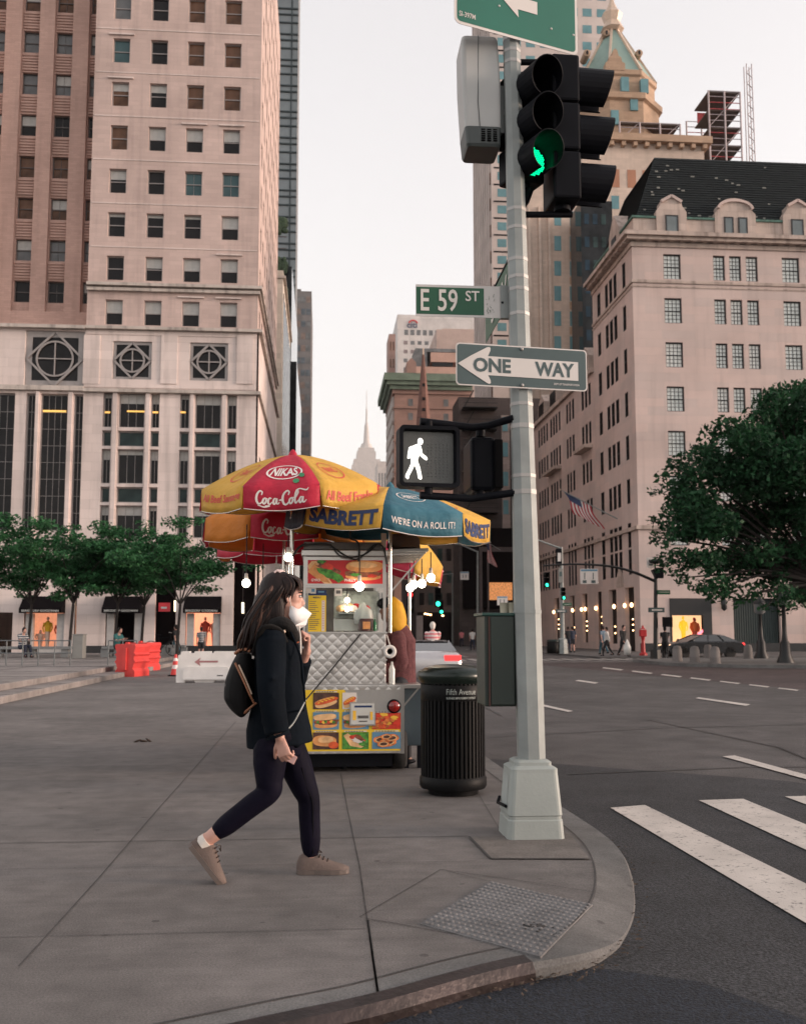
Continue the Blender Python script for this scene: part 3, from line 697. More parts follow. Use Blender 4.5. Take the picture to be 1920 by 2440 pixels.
m = MB(); a, b = A(92, 869, YL+.16), A(141, 874, YL+.16); m.box(a.x, YL+.14, b.z, b.x, YL+.17, a.z); m.build('ceiling_lamp', M_LIT, wg)
awning_bay(wg, 54, 139, YL-.12, lit=M_SHOP2)
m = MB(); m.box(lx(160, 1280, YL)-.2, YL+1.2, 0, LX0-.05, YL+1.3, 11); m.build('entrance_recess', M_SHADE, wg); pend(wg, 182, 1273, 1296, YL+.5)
xc = lx(100, 1330, YL); mannequin(wg, (xc-.1, YL+.6, .45), 1.9, M_MANN, M_MYEL); mannequin(wg, (xc-.6, YL+.8, .45), 1.0, M_MANN, M_MANN); mannequin(wg, (xc+.55, YL+1.0, .45), 1.7, M_MRED, M_MRED)
def slab(name, label, X0, X1, Y0, Y1, top, mw, z=0):
    t = thing(name, label, 'building', ((X0+X1)/2, Y0, 0)); m = MB(); m.box(X0, Y0, z, X1, Y1, top); m.build('wall', mw, t); return t
def grid_windows(root, Y, X0, X1, z0, z1, nx, nz, fw, fh, mt, name='window', stuff=True):
    m = MB(); dx = (X1-X0)/nx; dz = (z1-z0)/nz
    for i in range(nx):
        for j in range(nz):
            x = X0+dx*(i+.5); zc = z0+dz*(j+.5); m.box(x-dx*fw/2, Y-.08, zc-dz*fh/2, x+dx*fw/2, Y+.2, zc+dz*fh/2)
    o = m.build(name, mt, root)
    if stuff and nx*nz > 100: o['kind'] = 'stuff'
    return o
def each_window(root, Y, X0, X1, z0, z1, nx, nz, fw, fh, mts, fr=.0, fmat=None, skip=None):
    dx = (X1-X0)/nx; dz = (z1-z0)/nz; r = random.Random(nx*31+nz)
    for j in range(nz):
        for i in range(nx):
            if skip and skip(i, j): continue
            x = X0+dx*(i+.5); zc = z0+dz*(j+.5); m = MB()
            m.box(x-dx*fw/2, Y-.05, zc-dz*fh/2, x+dx*fw/2, Y+.2, zc+dz*fh/2)
            o = m.build('window', r.choice(mts), root)
            if fr: q = MB(); q.box(x-dx*fw/2-fr, Y-.16, zc-dz*fh/2-fr*1.2, x+dx*fw/2+fr, Y+.1, zc-dz*fh/2-.02); q.box(x-fr*.3, Y-.1, zc-dz*fh/2, x+fr*.3, Y-.055, zc+dz*fh/2); q.build('sill', fmat, o)
XA = lambda u, v, Y: A(u, v, Y).x
YC = 96
cs = slab('cream_block', 'narrow cream stone block seen edge-on just beyond the limestone tower', -22, XA(598, 800, YC), YC, 118, A(590, 573, YC).z, stone('cream_stone', (.62, .55, .48), 1.4, .5, .9))
m = MB()
for k in range(8): m.box(XA(598, 800, YC)-.1, YC+1+k*2.6, 5, XA(598, 800, YC)+.05, YC+2.4+k*2.6, A(590, 573, YC).z-2)
m.build('window', M_GDARK, cs)
m = MB(); m.box(XA(582, 800, YC), YC-.15, A(590, 590, YC).z, XA(598, 800, YC)+.25, YC+.1, A(590, 585, YC).z); m.box(XA(598,800,YC)-.1, YC+.1, A(590, 590, YC).z, XA(598, 800, YC)+.25, 117.9, A(590, 585, YC).z); m.build('cornice', M_BAND, cs)
YD = 128; M_BG = pane('bronze_glass', (.02, .022, .024), .06, .5)
db = thing('dark_glass_block', 'dark bronze glass block with planted terraces below the blue glass tower', 'building', (XA(610, 900, YD), YD, 0))
m = MB()
for u1, top in ((606, 700), (627, 760), (615, 560)): m.box(-40, YD+(u1-600)*.05, 0, XA(u1, 900, YD), YD+30, A(600, top, YD).z)
m.build('wall', M_BG, db)
m = MB(); r = random.Random(5)
for k in range(34):
    z = 2+k*1.6; m.box(-24, YD-.1-(.0), z, XA(605, 900, YD)-.1, YD-.002, z+.12)
m.build('mullion', M_BRONZE, db)
bz = MB()
for k in range(7):
    z = A(600, 730+k*38, YD).z; bz.box(XA(607, 900, YD), YD+1.1, z, XA(613, 900, YD), YD+1.3, z+.7)
bz.build('window', glow('lit_office', (1, .55, .3), .5), db)
M_LEAFD = mat('dark_foliage', (.035, .06, .03), .8, var=.5, scale=5)
for v0 in (566, 620, 480):
    pn = MB()
    for k in range(20):
        p = A(r.uniform(586, 604), v0+r.gauss(0, 8), YD-.4); pn.ell(p, r.uniform(.3, .7), .4, r.uniform(.3, .8), 6, 4)
    pn.build('planting', M_LEAFD, db)
YG = 165; gt = thing('glass_tower', 'blue grey glass tower with dark grid lines rising behind the limestone tower', 'building', (XA(605, 400, YG), YG, 0))
gx0, gx1 = -70, XA(630, 400, YG); m = MB(); m.box(gx0, YG, 0, gx1, YG+6, 165); m.build('curtain_wall', mat('blue_grey_glass', (.20, .225, .235), .12, .1, .12, .4), gt)
m = MB(); zz = 8
while zz < 164:
    for dzz in (0, 1.5, 2.6): m.box(gx0+.1, YG-.22, zz+dzz, gx1-.15, YG-.02, zz+dzz+.22)
    zz += 4.7
x = gx1-1.2
while x > gx0+40: m.box(x-.12, YG-.26, 8, x+.12, YG-.02, 164.5); x -= 2.75
m.build('grid_line', mat('teal_mullion', (.02, .035, .04), .5), gt)
m = MB(); m.box(gx1-.12, YG-.15, 5, gx1+.05, YG+5, 164.8); m.build('corner_trim', mat('light_trim', (.6, .55, .52), .5), gt)
YO = 330; M_GO = stone('grey_panel', (.17, .16, .16), 3, 4, .8, .05, .08)
ot = slab('office_tower', 'grey office tower with brown window bands far down the left side', -70, XA(659, 800, YO), YO, YO+40, A(640, 617, YO).z, M_GO)
m = MB(); m.box(-70, YO+4, A(640, 617, YO).z, XA(637, 700, YO), YO+36, A(630, 604, YO).z); m.build('roof_plant', M_GO, ot)
nz = 26; zt = A(640, 622, YO).z
each_window(ot, YO, XA(626, 800, YO), XA(657.5, 800, YO), 6, zt, 3, nz, .86, .5, [pane('tan_pane', (.22, .17, .15)), pane('blue_pane', (.12, .14, .16)), M_GGREY], skip=lambda i, j: False)
YP = 250; bt = slab('black_block', 'low black office block in front of the grey tower on the left', -60, XA(658, 1000, YP), YP, YP+30, A(640, 985, YP).z, M_BG)
each_window(bt, YP, XA(630, 1000, YP), XA(656, 1000, YP), 4, A(640, 990, YP).z, 4, 12, .6, .3, [M_GSPAN, M_BRONZE])
m = MB(); m.box(-60, YP-.3, A(640, 985, YP).z-.4, XA(658, 1000, YP)+.3, YP+30, A(640, 982, YP).z); m.build('cornice', M_BRONZE, bt)
YQ = 190; tn_ = slab('tan_block', 'slim tan stone block between the cream block and the black one', -50, XA(618, 1000, YQ), YQ, YQ+25, A(610, 928, YQ).z, stone('tan_stone', (.36, .28, .25), 2, .6, .9))
m = MB(); m.box(-50, YQ-.3, A(610, 928, YQ).z, XA(618, 1000, YQ)+.4, YQ+25, A(610, 924, YQ).z); m.build('cornice', M_BAND, tn_)
each_window(tn_, YQ, XA(601, 1000, YQ), XA(617, 1000, YQ), 3, A(610, 940, YQ).z, 2, 8, .5, .5, [M_GDARK])
# ================================================================ right-hand corner building
YR = G(1362, 1382).y
c0 = A(1340, 600, YR); XR = c0.x
M_RSTONE = stone('pink_limestone', (.54, .44, .41), 2.4, .62, .90, .008, .045, streak=.10, tint=(1.03, .98, .96))
M_RSIDE = M_RSTONE
M_RTRIM = stone('limestone_trim', (.47, .38, .335), 1.6, .5, .85, .012, .08, streak=.4, big=.9)
M_SLATE = mat('green_black_slate', (.010, .0135, .0145), .6, spec=.2, var=.25, scale=1.2, bump=.5, bscale=9)
M_BLKF = mat('black_window_frame', (.012, .012, .014), .5); M_CURT = mat('white_curtain_pane', (.66, .69, .66), .25, var=.1, scale=1.5, spec=.6); M_CURT2 = mat('bright_curtain_pane', (.76, .76, .72), .25, var=.12, scale=1.1)
M_SKYP = pane('sky_pane', (.16, .19, .20), .05, .2); M_SHAD = pane('shaded_pane', (.012, .010, .010), .35, .3, .05)
rz_ = lambda v: A(1430, v, YR).z
TOPR = A(1430, 334, YR).z; XE = 118.0  # unseen length beyond the frame, stretched to block a low sun
bgd = thing('corner_store', 'pink limestone corner store with green black mansard roof and gabled dormers', 'building', (XR, YR, 0))
rows = [(rz_(t+53), rz_(t)) for t in (539, 632, 725.5, 819, 913, 1008, 1103)]
ux = lambda u, v=760: A(u, v, YR).x
fcols = [(ux(1410.6), ux(1447.5)), (ux(1517), ux(1542)), (ux(1551.5), ux(1576.5)), (ux(1587), ux(1612)), (ux(1664), ux(1701)), (ux(1760), ux(1785)), (ux(1795), ux(1820))]
ZC0, ZC1 = rz_(522), rz_(502)
ZS = [(rz_(u0), rz_(u1)) for u0, u1 in ((0, 0),)]
ff = [(a-XR, b-XR, z0, z1) for a, b in fcols for z0, z1 in rows]
shop = [(ux(1405)-XR, ux(1490)-XR, .5, rz_(1268)), (ux(1536)-XR, ux(1633)-XR, .02, rz_(1268))]
ZH = 8.3
m = MB()
facade(m, (XR, YR, 0), (1,0,0), XE-XR, ZC0, ff+shop, (0,-1,0), .3)
sideY = lambda u: AX(u, 1000, XR).y
YS = sideY(1262); YN = sideY(1132)
sc = []
for u0, u1 in ((1327, 1334), (1307.5, 1314.5), (1298, 1305), (1288.8, 1295.5), (1272, 1279)): sc.append((sideY(u1), sideY(u0)))
lowc = []
for u0, u1 in ((1249, 1254), (1241.5, 1246.5), (1234, 1239), (1213.5, 1218), (1207, 1211), (1201, 1205), (1184.5, 1188.5), (1178, 1182), (1172.5, 1176.5), (1166.5, 1170.5), (1158, 1161.5), (1152, 1155.5), (1146.5, 1150), (1141, 1144.5)): lowc.append((sideY(u1), sideY(u0)))
lrows = rows[2:] + [(rz_(1215), rz_(1160))]
srows = rows + [(rz_(1215), rz_(1160))]
ush = lambda y: y-YR
doors = [(ush(y0), ush(y1), .5 if k % 2 else .02, 4.6) for k, (y0, y1) in enumerate([(sideY(1337), sideY(1318)), (sideY(1300), sideY(1284)), (sideY(1269), sideY(1258)), (sideY(1239), sideY(1228)), (sideY(1212), sideY(1202)), (sideY(1180), sideY(1170))])]
hs_ = [(ush(a), ush(b), z0, z1) for a, b in sc for z0, z1 in srows]+[(ush(a), ush(b), z0, z1) for a, b in lowc for z0, z1 in lrows]+doors
ZL = rz_(700)
hi = [h for h in hs_ if h[0] < ush(YS)]; lo = [(a-ush(YS), b-ush(YS), c, d) for a, b, c, d in hs_ if a >= ush(YS)]
facade(m, (XR, YR, 0), (0,1,0), YS-YR, ZC0, hi, (-1,0,0), .3)
facade(m, (XR+.01, YS, 0), (0,1,0), YN-YS, ZL, lo, (-1,0,0), .3)
m.face([(XR, YN, 0), (XE, YN, 0), (XE, YN, ZL), (XR, YN, ZL)]); m.face([(XR, YS, ZL), (XE, YS, ZL), (XE, YS, ZC0), (XR, YS, ZC0)]); m.face([(XE, YR, 0), (XE, YN, 0), (XE, YN, ZC0), (XE, YR, ZC0)])
m.face([(XR, YR, ZC0), (XE, YR, ZC0), (XE, YN, ZC0), (XR, YN, ZC0)][::1]) if False else None
m.build('wall', M_RSTONE, bgd)
def lring(z0, z1, p, y1=None, name='cornice', mt=M_RTRIM):
    y1 = y1 or YS; b = MB()
    b.prism([(XR-p, YR-p), (XE, YR-p), (XE, YR+.2), (XR+.2, YR+.2), (XR+.2, y1), (XR-p, y1)], (0,0,z0), (1,0,0), (0,1,0), (0,0,z1-z0)); b.build(name, mt, bgd)
lring(ZC1-.18, ZC1+.12, .75); lring(ZC1-.42, ZC1-.18, .5); lring(ZC0-.12, ZC0+.22, .12, name='ledge')
ln = rz_(598); lring(ln-.12, ln+.1, .1, name='belt_course'); lring(ln-.42, ln-.3, .05, name='belt_course')
l2 = rz_(1118); lring(l2-.15, l2+.12, .18, YN, 'belt_course')
for v in (1150, 1185, 1222, 1262): lring(rz_(v)-.03, rz_(v)+.03, .012, YN, 'rustic_joint', M_JOINT) if False else None
boxes('modillion', M_RTRIM, bgd, [(x-.17, YR-.62, ZC0+.23, x+.17, YR-.005, ZC1-.425) for x in np.arange(XR+.4, 48, .82)])
boxes('modillion', M_RTRIM, bgd, [(XR-.62, y-.17, ZC0+.23, XR-.005, y+.17, ZC1-.425) for y in np.arange(YR+.4, YS-.2, .9)])
ZA = rz_(462); m = MB(); m.box(XR+.25, YR+.25, ZC1+.12, XE, YN, ZA) if False else None
m.box(XR+.22, YR+.22, ZC0, XE, YS, ZA); m.build('attic', M_RTRIM, bgd)
m = MB(); m.box(XR+.1, YR+.1, ZA, XE, YR+.6, ZA+.16); m.box(XR+.1, YR+.6, ZA+.002, XR+.6, YS-.1, ZA+.158); m.build('gutter', mat('copper_gutter', (.05, .12, .095), .6, var=.4, scale=4), bgd)
RX0, RY0 = XR+.5, YR+.5
tx = A(1386, 334, YR+3).x
m = MB(); P = [(RX0, RY0, ZA+.16), (XE, RY0, ZA+.16), (XE, YS, ZA+.16), (RX0, YS, ZA+.16)]; Tz = A(1386, 334, YR+3).z; Q = [(tx, YR+3, Tz), (XE, YR+3, Tz), (XE, YS, Tz), (tx, YS, Tz)]
m.face([P[0], P[1], Q[1], Q[0]]); m.face([P[3], P[0], Q[0], Q[3]]); m.face(Q); m.face([P[2], P[3], Q[3], Q[2]]); m.face([P[1], P[2], Q[2], Q[1]]); m.face(P[::-1])
nC = 26
for k in range(nC):
    f0 = k/nC; a = V(P[0]).lerp(V(Q[0]), f0); b = V(P[1]).lerp(V(Q[1]), f0); c = V(P[3]).lerp(V(Q[3]), f0); f1 = f0+.9/nC
    a2 = V(P[0]).lerp(V(Q[0]), f1); b2 = V(P[1]).lerp(V(Q[1]), f1); c2 = V(P[3]).lerp(V(Q[3]), f1); o1 = V((0,-.05,.02)); o2 = V((-.05,0,.02))
    m.face([a+o1, b+o1, b2+o1*.1, a2+o1*.1]); m.face([a+o1, a, b, b+o1]); m.face([c+o2, a+o2, a2+o2*.1, c2+o2*.1])
rfo = m.build('roof', M_SLATE, bgd)
M_CHIP = mat('pale_slate_chip', (.22, .22, .20), .8); rr = random.Random(9)
for k in range(34):
    f0 = rr.random()**1.3*.9; q = V(P[0]).lerp(V(Q[0]), f0); x = q.x+rr.uniform(.3, 15); b = MB(); b.box(x, q.y-.075, q.z, x+rr.uniform(.15, .3), q.y-.03, q.z+.1); b.build('slate_chip', M_CHIP, rfo)
def dormer(u0, u1, vt, arch, wins):
    x0, x1 = ux(u0, 430), ux(u1, 430); zt = rz_(vt); zb = ZC1+.12; w_ = x1-x0; m = MB(); n = 14
    zs = rz_(448)
    if arch:
        rad = w_/2*.92; P = [(x0+.0, zb), (x1, zb), (x1, zs), (x1-w_*.08, zs+.25)]+[((x0+x1)/2+rad*math.cos(math.pi*i/n)*.95, zs+.3+(zt-zs-.3)*math.sin(math.pi*i/n)) for i in range(1, n)]+[(x0+w_*.08, zs+.25), (x0, zs)]
    else:
        P = [(x0, zb), (x1, zb), (x1, zs), (x1-w_*.14, zs+.45), (x1-w_*.16, zs+.75), ((x0+x1)/2+.12, zt), ((x0+x1)/2-.12, zt), (x0+w_*.16, zs+.75), (x0+w_*.14, zs+.45), (x0, zs)]
    m.prism([(p[0], p[1]) for p in P], (0, YR+.04, 0), (1,0,0), (0,0,1), (0, 3.0, 0)); d = m.build('dormer', M_RTRIM, bgd)
    q = MB()
    if arch:
        k = 12; cx = (x0+x1)/2; C = [(cx+rad*.9*math.cos(math.pi*i/k), zs+.35+(zt-zs-.55)*math.sin(math.pi*i/k)) for i in range(k+1)]
        for a, b in zip(C[:-1], C[1:]): q.bar((a[0], YR+.0, a[1]), (b[0], YR+.0, b[1]), .2, .22, up=(0,1,0))
    else:
        C = [(x0+w_*.16, zs+.72), ((x0+x1)/2, zt-.02), (x1-w_*.16, zs+.72)]
        for a, b in zip(C[:-1], C[1:]): q.bar((a[0], YR+.0, a[1]), (b[0], YR+.0, b[1]), .2, .22, up=(0,1,0))
    q.build('hood', M_RSTONE, d)
    for a, b in wins:
        xa, xb = ux(a, 475), ux(b, 475); z0, z1 = rz_(498.5), rz_(455.8); f = MB()
        f.box(xa, YR-.02, z0, xa+.1, YR+.04, z1); f.box(xb-.1, YR-.02, z0, xb, YR+.04, z1); f.box(xa+.1, YR-.02, z1-.1, xb-.1, YR+.04, z1); f.box(xa+.1, YR-.02, z0, xb-.1, YR+.04, z0+.08)
        f = f.build('window', M_BLKF, d); p = MB(); p.face([(xa+.08, YR+.0, z0), (xb-.08, YR+.0, z0), (xb-.08, YR+.0, z1), (xa+.08, YR+.0, z1)]); p.build('pane', M_SKYP, f)
dormer(1390, 1454, 415, False, [(1410, 1437)]); dormer(1514, 1600, 415, True, [(1534, 1554), (1564, 1583.5)]); dormer(1658, 1720, 415, False, [(1676, 1702)])
m = MB(); y0 = sideY(1312)-1; y1 = y0+2.6; m.prism([(y0, ZC1+.1), (y1, ZC1+.1), (y1, ZA+.6), ((y0+y1)/2, ZA+2), (y0, ZA+.6)], (XR+.04, 0, 0), (0,1,0), (0,0,1), (2.5,0,0)); dd = m.build('dormer', M_RTRIM, bgd)
m = MB(); m.box(XR-.0, y0+.7, ZC1+.4, XR+.05, y1-.7, ZA+.2); m.build('window', M_SHAD, dd)
m = MB(); m.prism([(XR+.3, ZL), (XR+2.2, ZL+3.2), (XE, ZL+3.2), (XE, ZL)], (0, YS, 0), (1,0,0), (0,0,1), (0, YN-YS, 0)); m.build('roof', M_SLATE, bgd)
m = MB(); m.prism([(XR-.25, YS+.02), (XR+.4, YS+.02), (XR+.4, YN), (XR-.25, YN)], (0,0,ZL-.3), (1,0,0), (0,1,0), (0,0,.4)); m.build('cornice', M_RTRIM, bgd)
for u0, u1 in ((1236, 1252), (1202, 1217), (1167, 1182), (1143, 1156)):
    y0, y1 = sideY(u1), sideY(u0); m = MB(); m.prism([(y0, ZL+.05), (y1, ZL+.05), (y1, ZL+1.5), ((y0+y1)/2, ZL+2.5), (y0, ZL+1.5)], (XR-.05, 0, 0), (0,1,0), (0,0,1), (2.0,0,0)); d2 = m.build('dormer', M_RTRIM, bgd)
    q = MB(); q.box(XR-.09, y0+.35, ZL+.3, XR-.04, y1-.35, ZL+1.5); q.build('window', M_SHAD, d2)
zb_ = rz_(985)
for a, b, v in ((1231, 1258, 968), (1162, 1190, 1050)):
    pass
m = MB(); m.box(XR-.7, sideY(1256), rows[3][0]-.5, XR-.005, sideY(1231), rows[3][0]-.2); m.build('balcony', M_RTRIM, bgd)
m = MB(); m.box(XR-.7, sideY(1190), rows[3][0]-.5, XR-.005, sideY(1163), rows[3][0]-.2); m.build('balcony', M_RTRIM, bgd)
W = Windows(bgd, 100); rg = random.Random(11)
for ci, (a, b) in enumerate(fcols):
    for ri, (z0, z1) in enumerate(rows):
        W.add((a, YR, z0), (1,0,0), (0,-1,0), b-a, z1-z0, M_BLKF, M_CURT2 if rg.random() < .3 or (ci == 0 and ri == 2) else M_CURT, 'grid', .075, mx=3 if b-a > 1.1 else 2, mz=5, dep=.14, sill=.1, smat=M_RTRIM)
for a, b in sc:
    for z0, z1 in srows: W.add((XR, b, z0), (0,-1,0), (-1,0,0), b-a, z1-z0, M_BLKF, M_SHAD, 'sash', .07, dep=.03)
for a, b in lowc:
    for z0, z1 in lrows: W.add((XR+.01, b, z0), (0,-1,0), (-1,0,0), b-a, z1-z0, M_BLKF, M_SHAD, 'sash', .07, dep=.03)
W.done()
xa, xb = XR+shop[0][0], XR+shop[0][1]; zt = shop[0][3]
m = MB(); m.box(xa-.02, YR-.06, zt-1.2, xb+.02, YR+.05, zt-.01); m.box(xb-.62, YR-.06, .5, xb+.02, YR+.05, zt-1.2); m.box(xa-.02, YR-.06, .5, xa+.12, YR+.05, zt-1.2); m.build('shop_frame', M_BLKF, bgd)
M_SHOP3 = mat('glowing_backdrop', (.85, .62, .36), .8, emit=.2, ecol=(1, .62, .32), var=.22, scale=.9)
m = MB(); m.box(xa, YR+1.9, .4, xb, YR+2.0, zt); m.build('shop_backdrop', M_SHOP3, bgd)
m = MB(); m.box(xa, YR+.0, .38, xb, YR+1.9, .5); m.build('shop_floor', M_RTRIM, bgd)
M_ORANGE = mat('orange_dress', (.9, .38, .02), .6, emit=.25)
mannequin(bgd, (xa+1.25, YR+.9, .5), 2.0, M_ORANGE, M_ORANGE); mannequin(bgd, (xa+2.15, YR+1.0, .5), 1.85, M_MANN, M_MRED); mannequin(bgd, (xb-.95, YR+.8, .5), 1.9, M_MRED, mat('orange_red_dress', (.8, .16, .04), .7))
pk = MB(); pk.tube([(xa+2.2, YR+1.6, 1.0), (xa+3, YR+1.6, 1.5), (xa+3.9, YR+1.6, 1.9)], .09, 6); pk.build('neon_tube', glow('pink_neon', (1, .16, .22), .6), bgd)
xa, xb = XR+shop[1][0], XR+shop[1][1]
m = MB(); m.box(xa, YR+.5, 0, xb, YR+.6, zt); n = 20
for i in range(n): x = xa+(xb-xa)*(i+.5)/n; m.tube([(x, YR+.5, .02), (x, YR+.5, zt)], .14, 6)
m.build('curtain', mat('teal_curtain', (.022, .034, .034), .8), bgd)
M_BULB = glow('warm_bulb', (1, .55, .25), 1.6)
def door_glow(k, a, b):
    ya, yb = YR+a, YR+b; m = MB(); m.box(XR+.29, ya, 0, XR+.34, yb, 4.7); dr = m.build('door', M_SHAD, bgd)
    for side in (0, 1):
        if (k+side) % 3 == 2: continue
        y = ya+.25+(yb-ya-.5)*side; m = MB()
        m.ell((XR-.12, y, 3.3), .12, .12, .17, 8, 5); m.build('lantern', MATS['warm_bulb'], dr)
    for z in ((1.5, 1.9, 2.3), (1.3, 1.8), (1.7, 2.1, 2.6))[k % 3]:
        m = MB(); m.ell((XR+.22, (ya+yb)/2+.2*(k % 2), z), .06, .1, .06, 6, 4); m.build('lamp', MATS['warm_bulb'], dr)
for k, (a, b, c, d) in enumerate(doors): door_glow(k, a, b)
m = MB()
yc = sideY(1309); m.tube([(XR-.06, yc-1.0, 4.8)]+[(XR-.06, yc-1.0*math.cos(math.pi*i/10), 4.8+1.3*math.sin(math.pi*i/10)) for i in range(11)], .16, 6); m.build('arch', M_RTRIM, bgd)
m = MB(); m.prism([(yc-.9, 4.7)]+[(yc-.9*math.cos(math.pi*i/10), 4.8+1.2*math.sin(math.pi*i/10)) for i in range(11)]+[(yc+.9, 4.7)], (XR-.05,0,0), (0,1,0), (0,0,1), (.04,0,0)); m.build('fanlight', M_RTRIM, bgd)
m = MB(); m.box(XR-.06, YR-.06, .01, XE, YR-.0, .6); m.build('plinth', MATS['black_granite'], bgd)
m = MB(); m.tube([(1.2+XR, YR-.05, rz_(1300)), (1.2+XR, YR-.4, rz_(1300))], .03, 6) if False else m.lathe([(.02,-.5),(.2,-.35),(.24,.2),(.1,.34),(.02,.4)], (ux(1513), YR-.35, rz_(1280)), 8); m.bar((ux(1513), YR-.35, rz_(1270)), (ux(1513), YR+.05, rz_(1270)), .06); m.build('wall_lantern', MATS['black_window_frame'], bgd)
# ================================================================ farther buildings on the right
def tower(name, label, X0, X1, Y0, Y1, top, mw): return slab(name, label, X0, X1, Y0, Y1, top, mw)
M_CROWN = stone('buff_brick', (.56, .45, .38), .8, .3, .9, .01, .06, streak=.1); M_CTRIM = stone('orange_terracotta', (.42, .29, .205), 1.2, .4, .85, .02, .1)
M_COPPER = mat('green_copper', (.21, .30, .265), .6, var=.18, scale=.5, stretch=(1,1,.2)); M_TEALP = pane('bright_teal_pane', (.14, .27, .30), .06, .15); M_ORP = pane('orange_blind_pane', (.40, .20, .13), .4, .1)
YK = 118
kx0, kx1 = A(1132, 600, YK).x, A(1530, 400, YK).x
ck = thing('copper_crowned_tower', 'buff stone tower with golden green copper pyramid roof behind the corner store', 'building', ((kx0+kx1)/2, YK, 0))
kz = lambda v, u=1330: A(u, v, YK).z
kX = lambda u, v=600: A(u, v, YK).x
m = MB(); m.box(kX(1118), YK, 0, kX(1238), YK+13, kz(460, 1180)+6); m.box(kX(1238), YK+.0, 0, kX(1500), YK+13, kz(300)); m.build('wall', M_CROWN, ck)
cz = kz(297); m = MB(); m.prism([(kX(1290), YK-.9), (kX(1500)+.8, YK-.9), (kX(1500)+.8, YK+13), (kX(1290), YK+13)], (0,0,cz-.4), (1,0,0), (0,1,0), (0,0,.9)); m.build('cornice', M_CTRIM, ck)
boxes('bracket', M_CTRIM, ck, [(x-.25, YK-.7, cz-1.0, x+.25, YK-.0, cz-.42) for x in np.arange(kX(1300), kX(1500), 1.5)])
for v0, v1, mt in ((360, 398, M_ORP), (395, 398, None),):
    if mt: boxes('window', mt, ck, [(kX(u-9, 380), YK-.04, kz(v1), kX(u+9, 380), YK+.2, kz(v0)) for u in (1303, 1338, 1370)])
for v in (416, 470):
    boxes('window', M_TEALP, ck, [(kX(u-8, v), YK-.04, kz(v+28), kX(u+8, v), YK+.2, kz(v)) for u in (1303, 1336)])
for k in range(8):
    v = 448+k*53
    boxes('window', M_TEALP, ck, [(kX(u-7, v), YK-.04, A(1200, v+31, YK).z, kX(u+7.5, v), YK+.2, A(1200, v, YK).z) for u in (1181, 1214)])
    boxes('spandrel', M_CTRIM, ck, [(kX(1206, v), YK-.06, A(1200, v+49, YK).z, kX(1222, v), YK+.2, A(1200, v+33, YK).z)])
boxes('pilaster', M_CROWN, ck, [(kX(u, 500), YK-.4, 2, kX(u+5, 500), YK+.1, kz(440, 1180)) for u in (1118, 1140, 1160, 1232)])
pc = V((A(1300, 200, YK+9).x, YK+9, 0)); rad = A(1384, 200, YK+9).x-pc.x
kz9 = lambda v, u=1300: A(u, v, YK+9-rad*(.92 if v > 100 else .92*max(0, v-20)/80)).z
m = MB(); o8 = math.pi/8; R8 = lambda r: r/math.cos(o8)
m.lathe([(R8(rad*.98), kz(300)-.3), (R8(rad*.98), kz9(215)), (R8(rad*1.06), kz9(212)), (R8(rad*1.06), kz9(200)), (R8(rad*.9), kz9(199)), (R8(rad*.9), kz9(160)), (R8(rad*.95), kz9(157)), (R8(rad*.95), kz9(147))], pc, 8, False, o8)
m.build('shaft', M_CTRIM, ck)
m = MB(); m.lathe([(R8(rad*.93), kz9(148)), (R8(rad*.16), kz9(52))], pc, 8, False, o8); py = m.build('pyramid_roof', M_COPPER, ck)
M_GOLD = mat('gilded_ridge', (.58, .44, .34), .4, .3, .1)
for i in range(8):
    a = o8+i*math.pi/4; d = V((math.cos(a), math.sin(a), 0)); m = MB(); m.bar(pc+d*R8(rad*.94)+Z*kz9(147), pc+d*R8(rad*.17)+Z*kz9(52), .3, .3); m.build('ridge', M_GOLD, py)
m = MB(); m.lathe([(R8(rad*.2), kz9(52)), (R8(rad*.27), kz9(48)), (R8(rad*.18), kz9(38)), (R8(rad*.24), kz9(28)), (R8(rad*.14), kz9(22)), (.3, kz9(4)), (.05, kz9(-30))], pc, 8, False, o8); m.build('finial', M_GOLD, py)
for u, v, s in ((1279, 82, .42), (1232, 138, .42), (1340, 138, .42)):
    p = A(u, v, YK+9); f = (kz9(148)-p.z)/(kz9(148)-kz9(52)); r = rad*.93*(1-f)+rad*.16*f; dx = p.x-pc.x
    yy = pc.y-math.sqrt(max(r*r-dx*dx*.5, .1))
    if abs(dx) > rad*.5: yy = pc.y-rad*.45
    m = MB(); m.lathe([(.5*s, -.5), (1.15*s, -.45), (1.15*s, 1.6)], (p.x, yy, p.z), 12, False, 0, Matrix.Rotation(R(-90), 3, 'X')); m.build('round_dormer', M_CTRIM, py)
    m = MB(); m.ell((p.x, yy-.52, p.z), .42*s, .1, .75*s, 10, 6); m.build('oval_window', M_GDARK, py)
m = MB(); g = A(1302, 150, YK); gy = pc.y-rad*.96
gp_ = [(-1.3, 0), (1.3, 0), (1.3, 1.0), (.9, 1.2), (.8, 1.8), (.45, 2.0), (.3, 2.7), (0, 3.0), (-.3, 2.7), (-.45, 2.0), (-.8, 1.8), (-.9, 1.2), (-1.3, 1.0)]
m.prism(gp_, (A(1304, 150, gy).x, gy, kz9(150)), (1,0,0), (0,0,1), (0,2.5,0)); m.build('gable', M_CTRIM, ck)
boxes('window', M_TEALP, ck, [(A(u-8, 190, gy).x, gy-.35, A(u, v+30, gy).z, A(u+8, 190, gy).x, gy+.3, A(u, v, gy).z) for u, v in ((1341, 206), (1323, 166), (1300, 236), (1364, 170))])
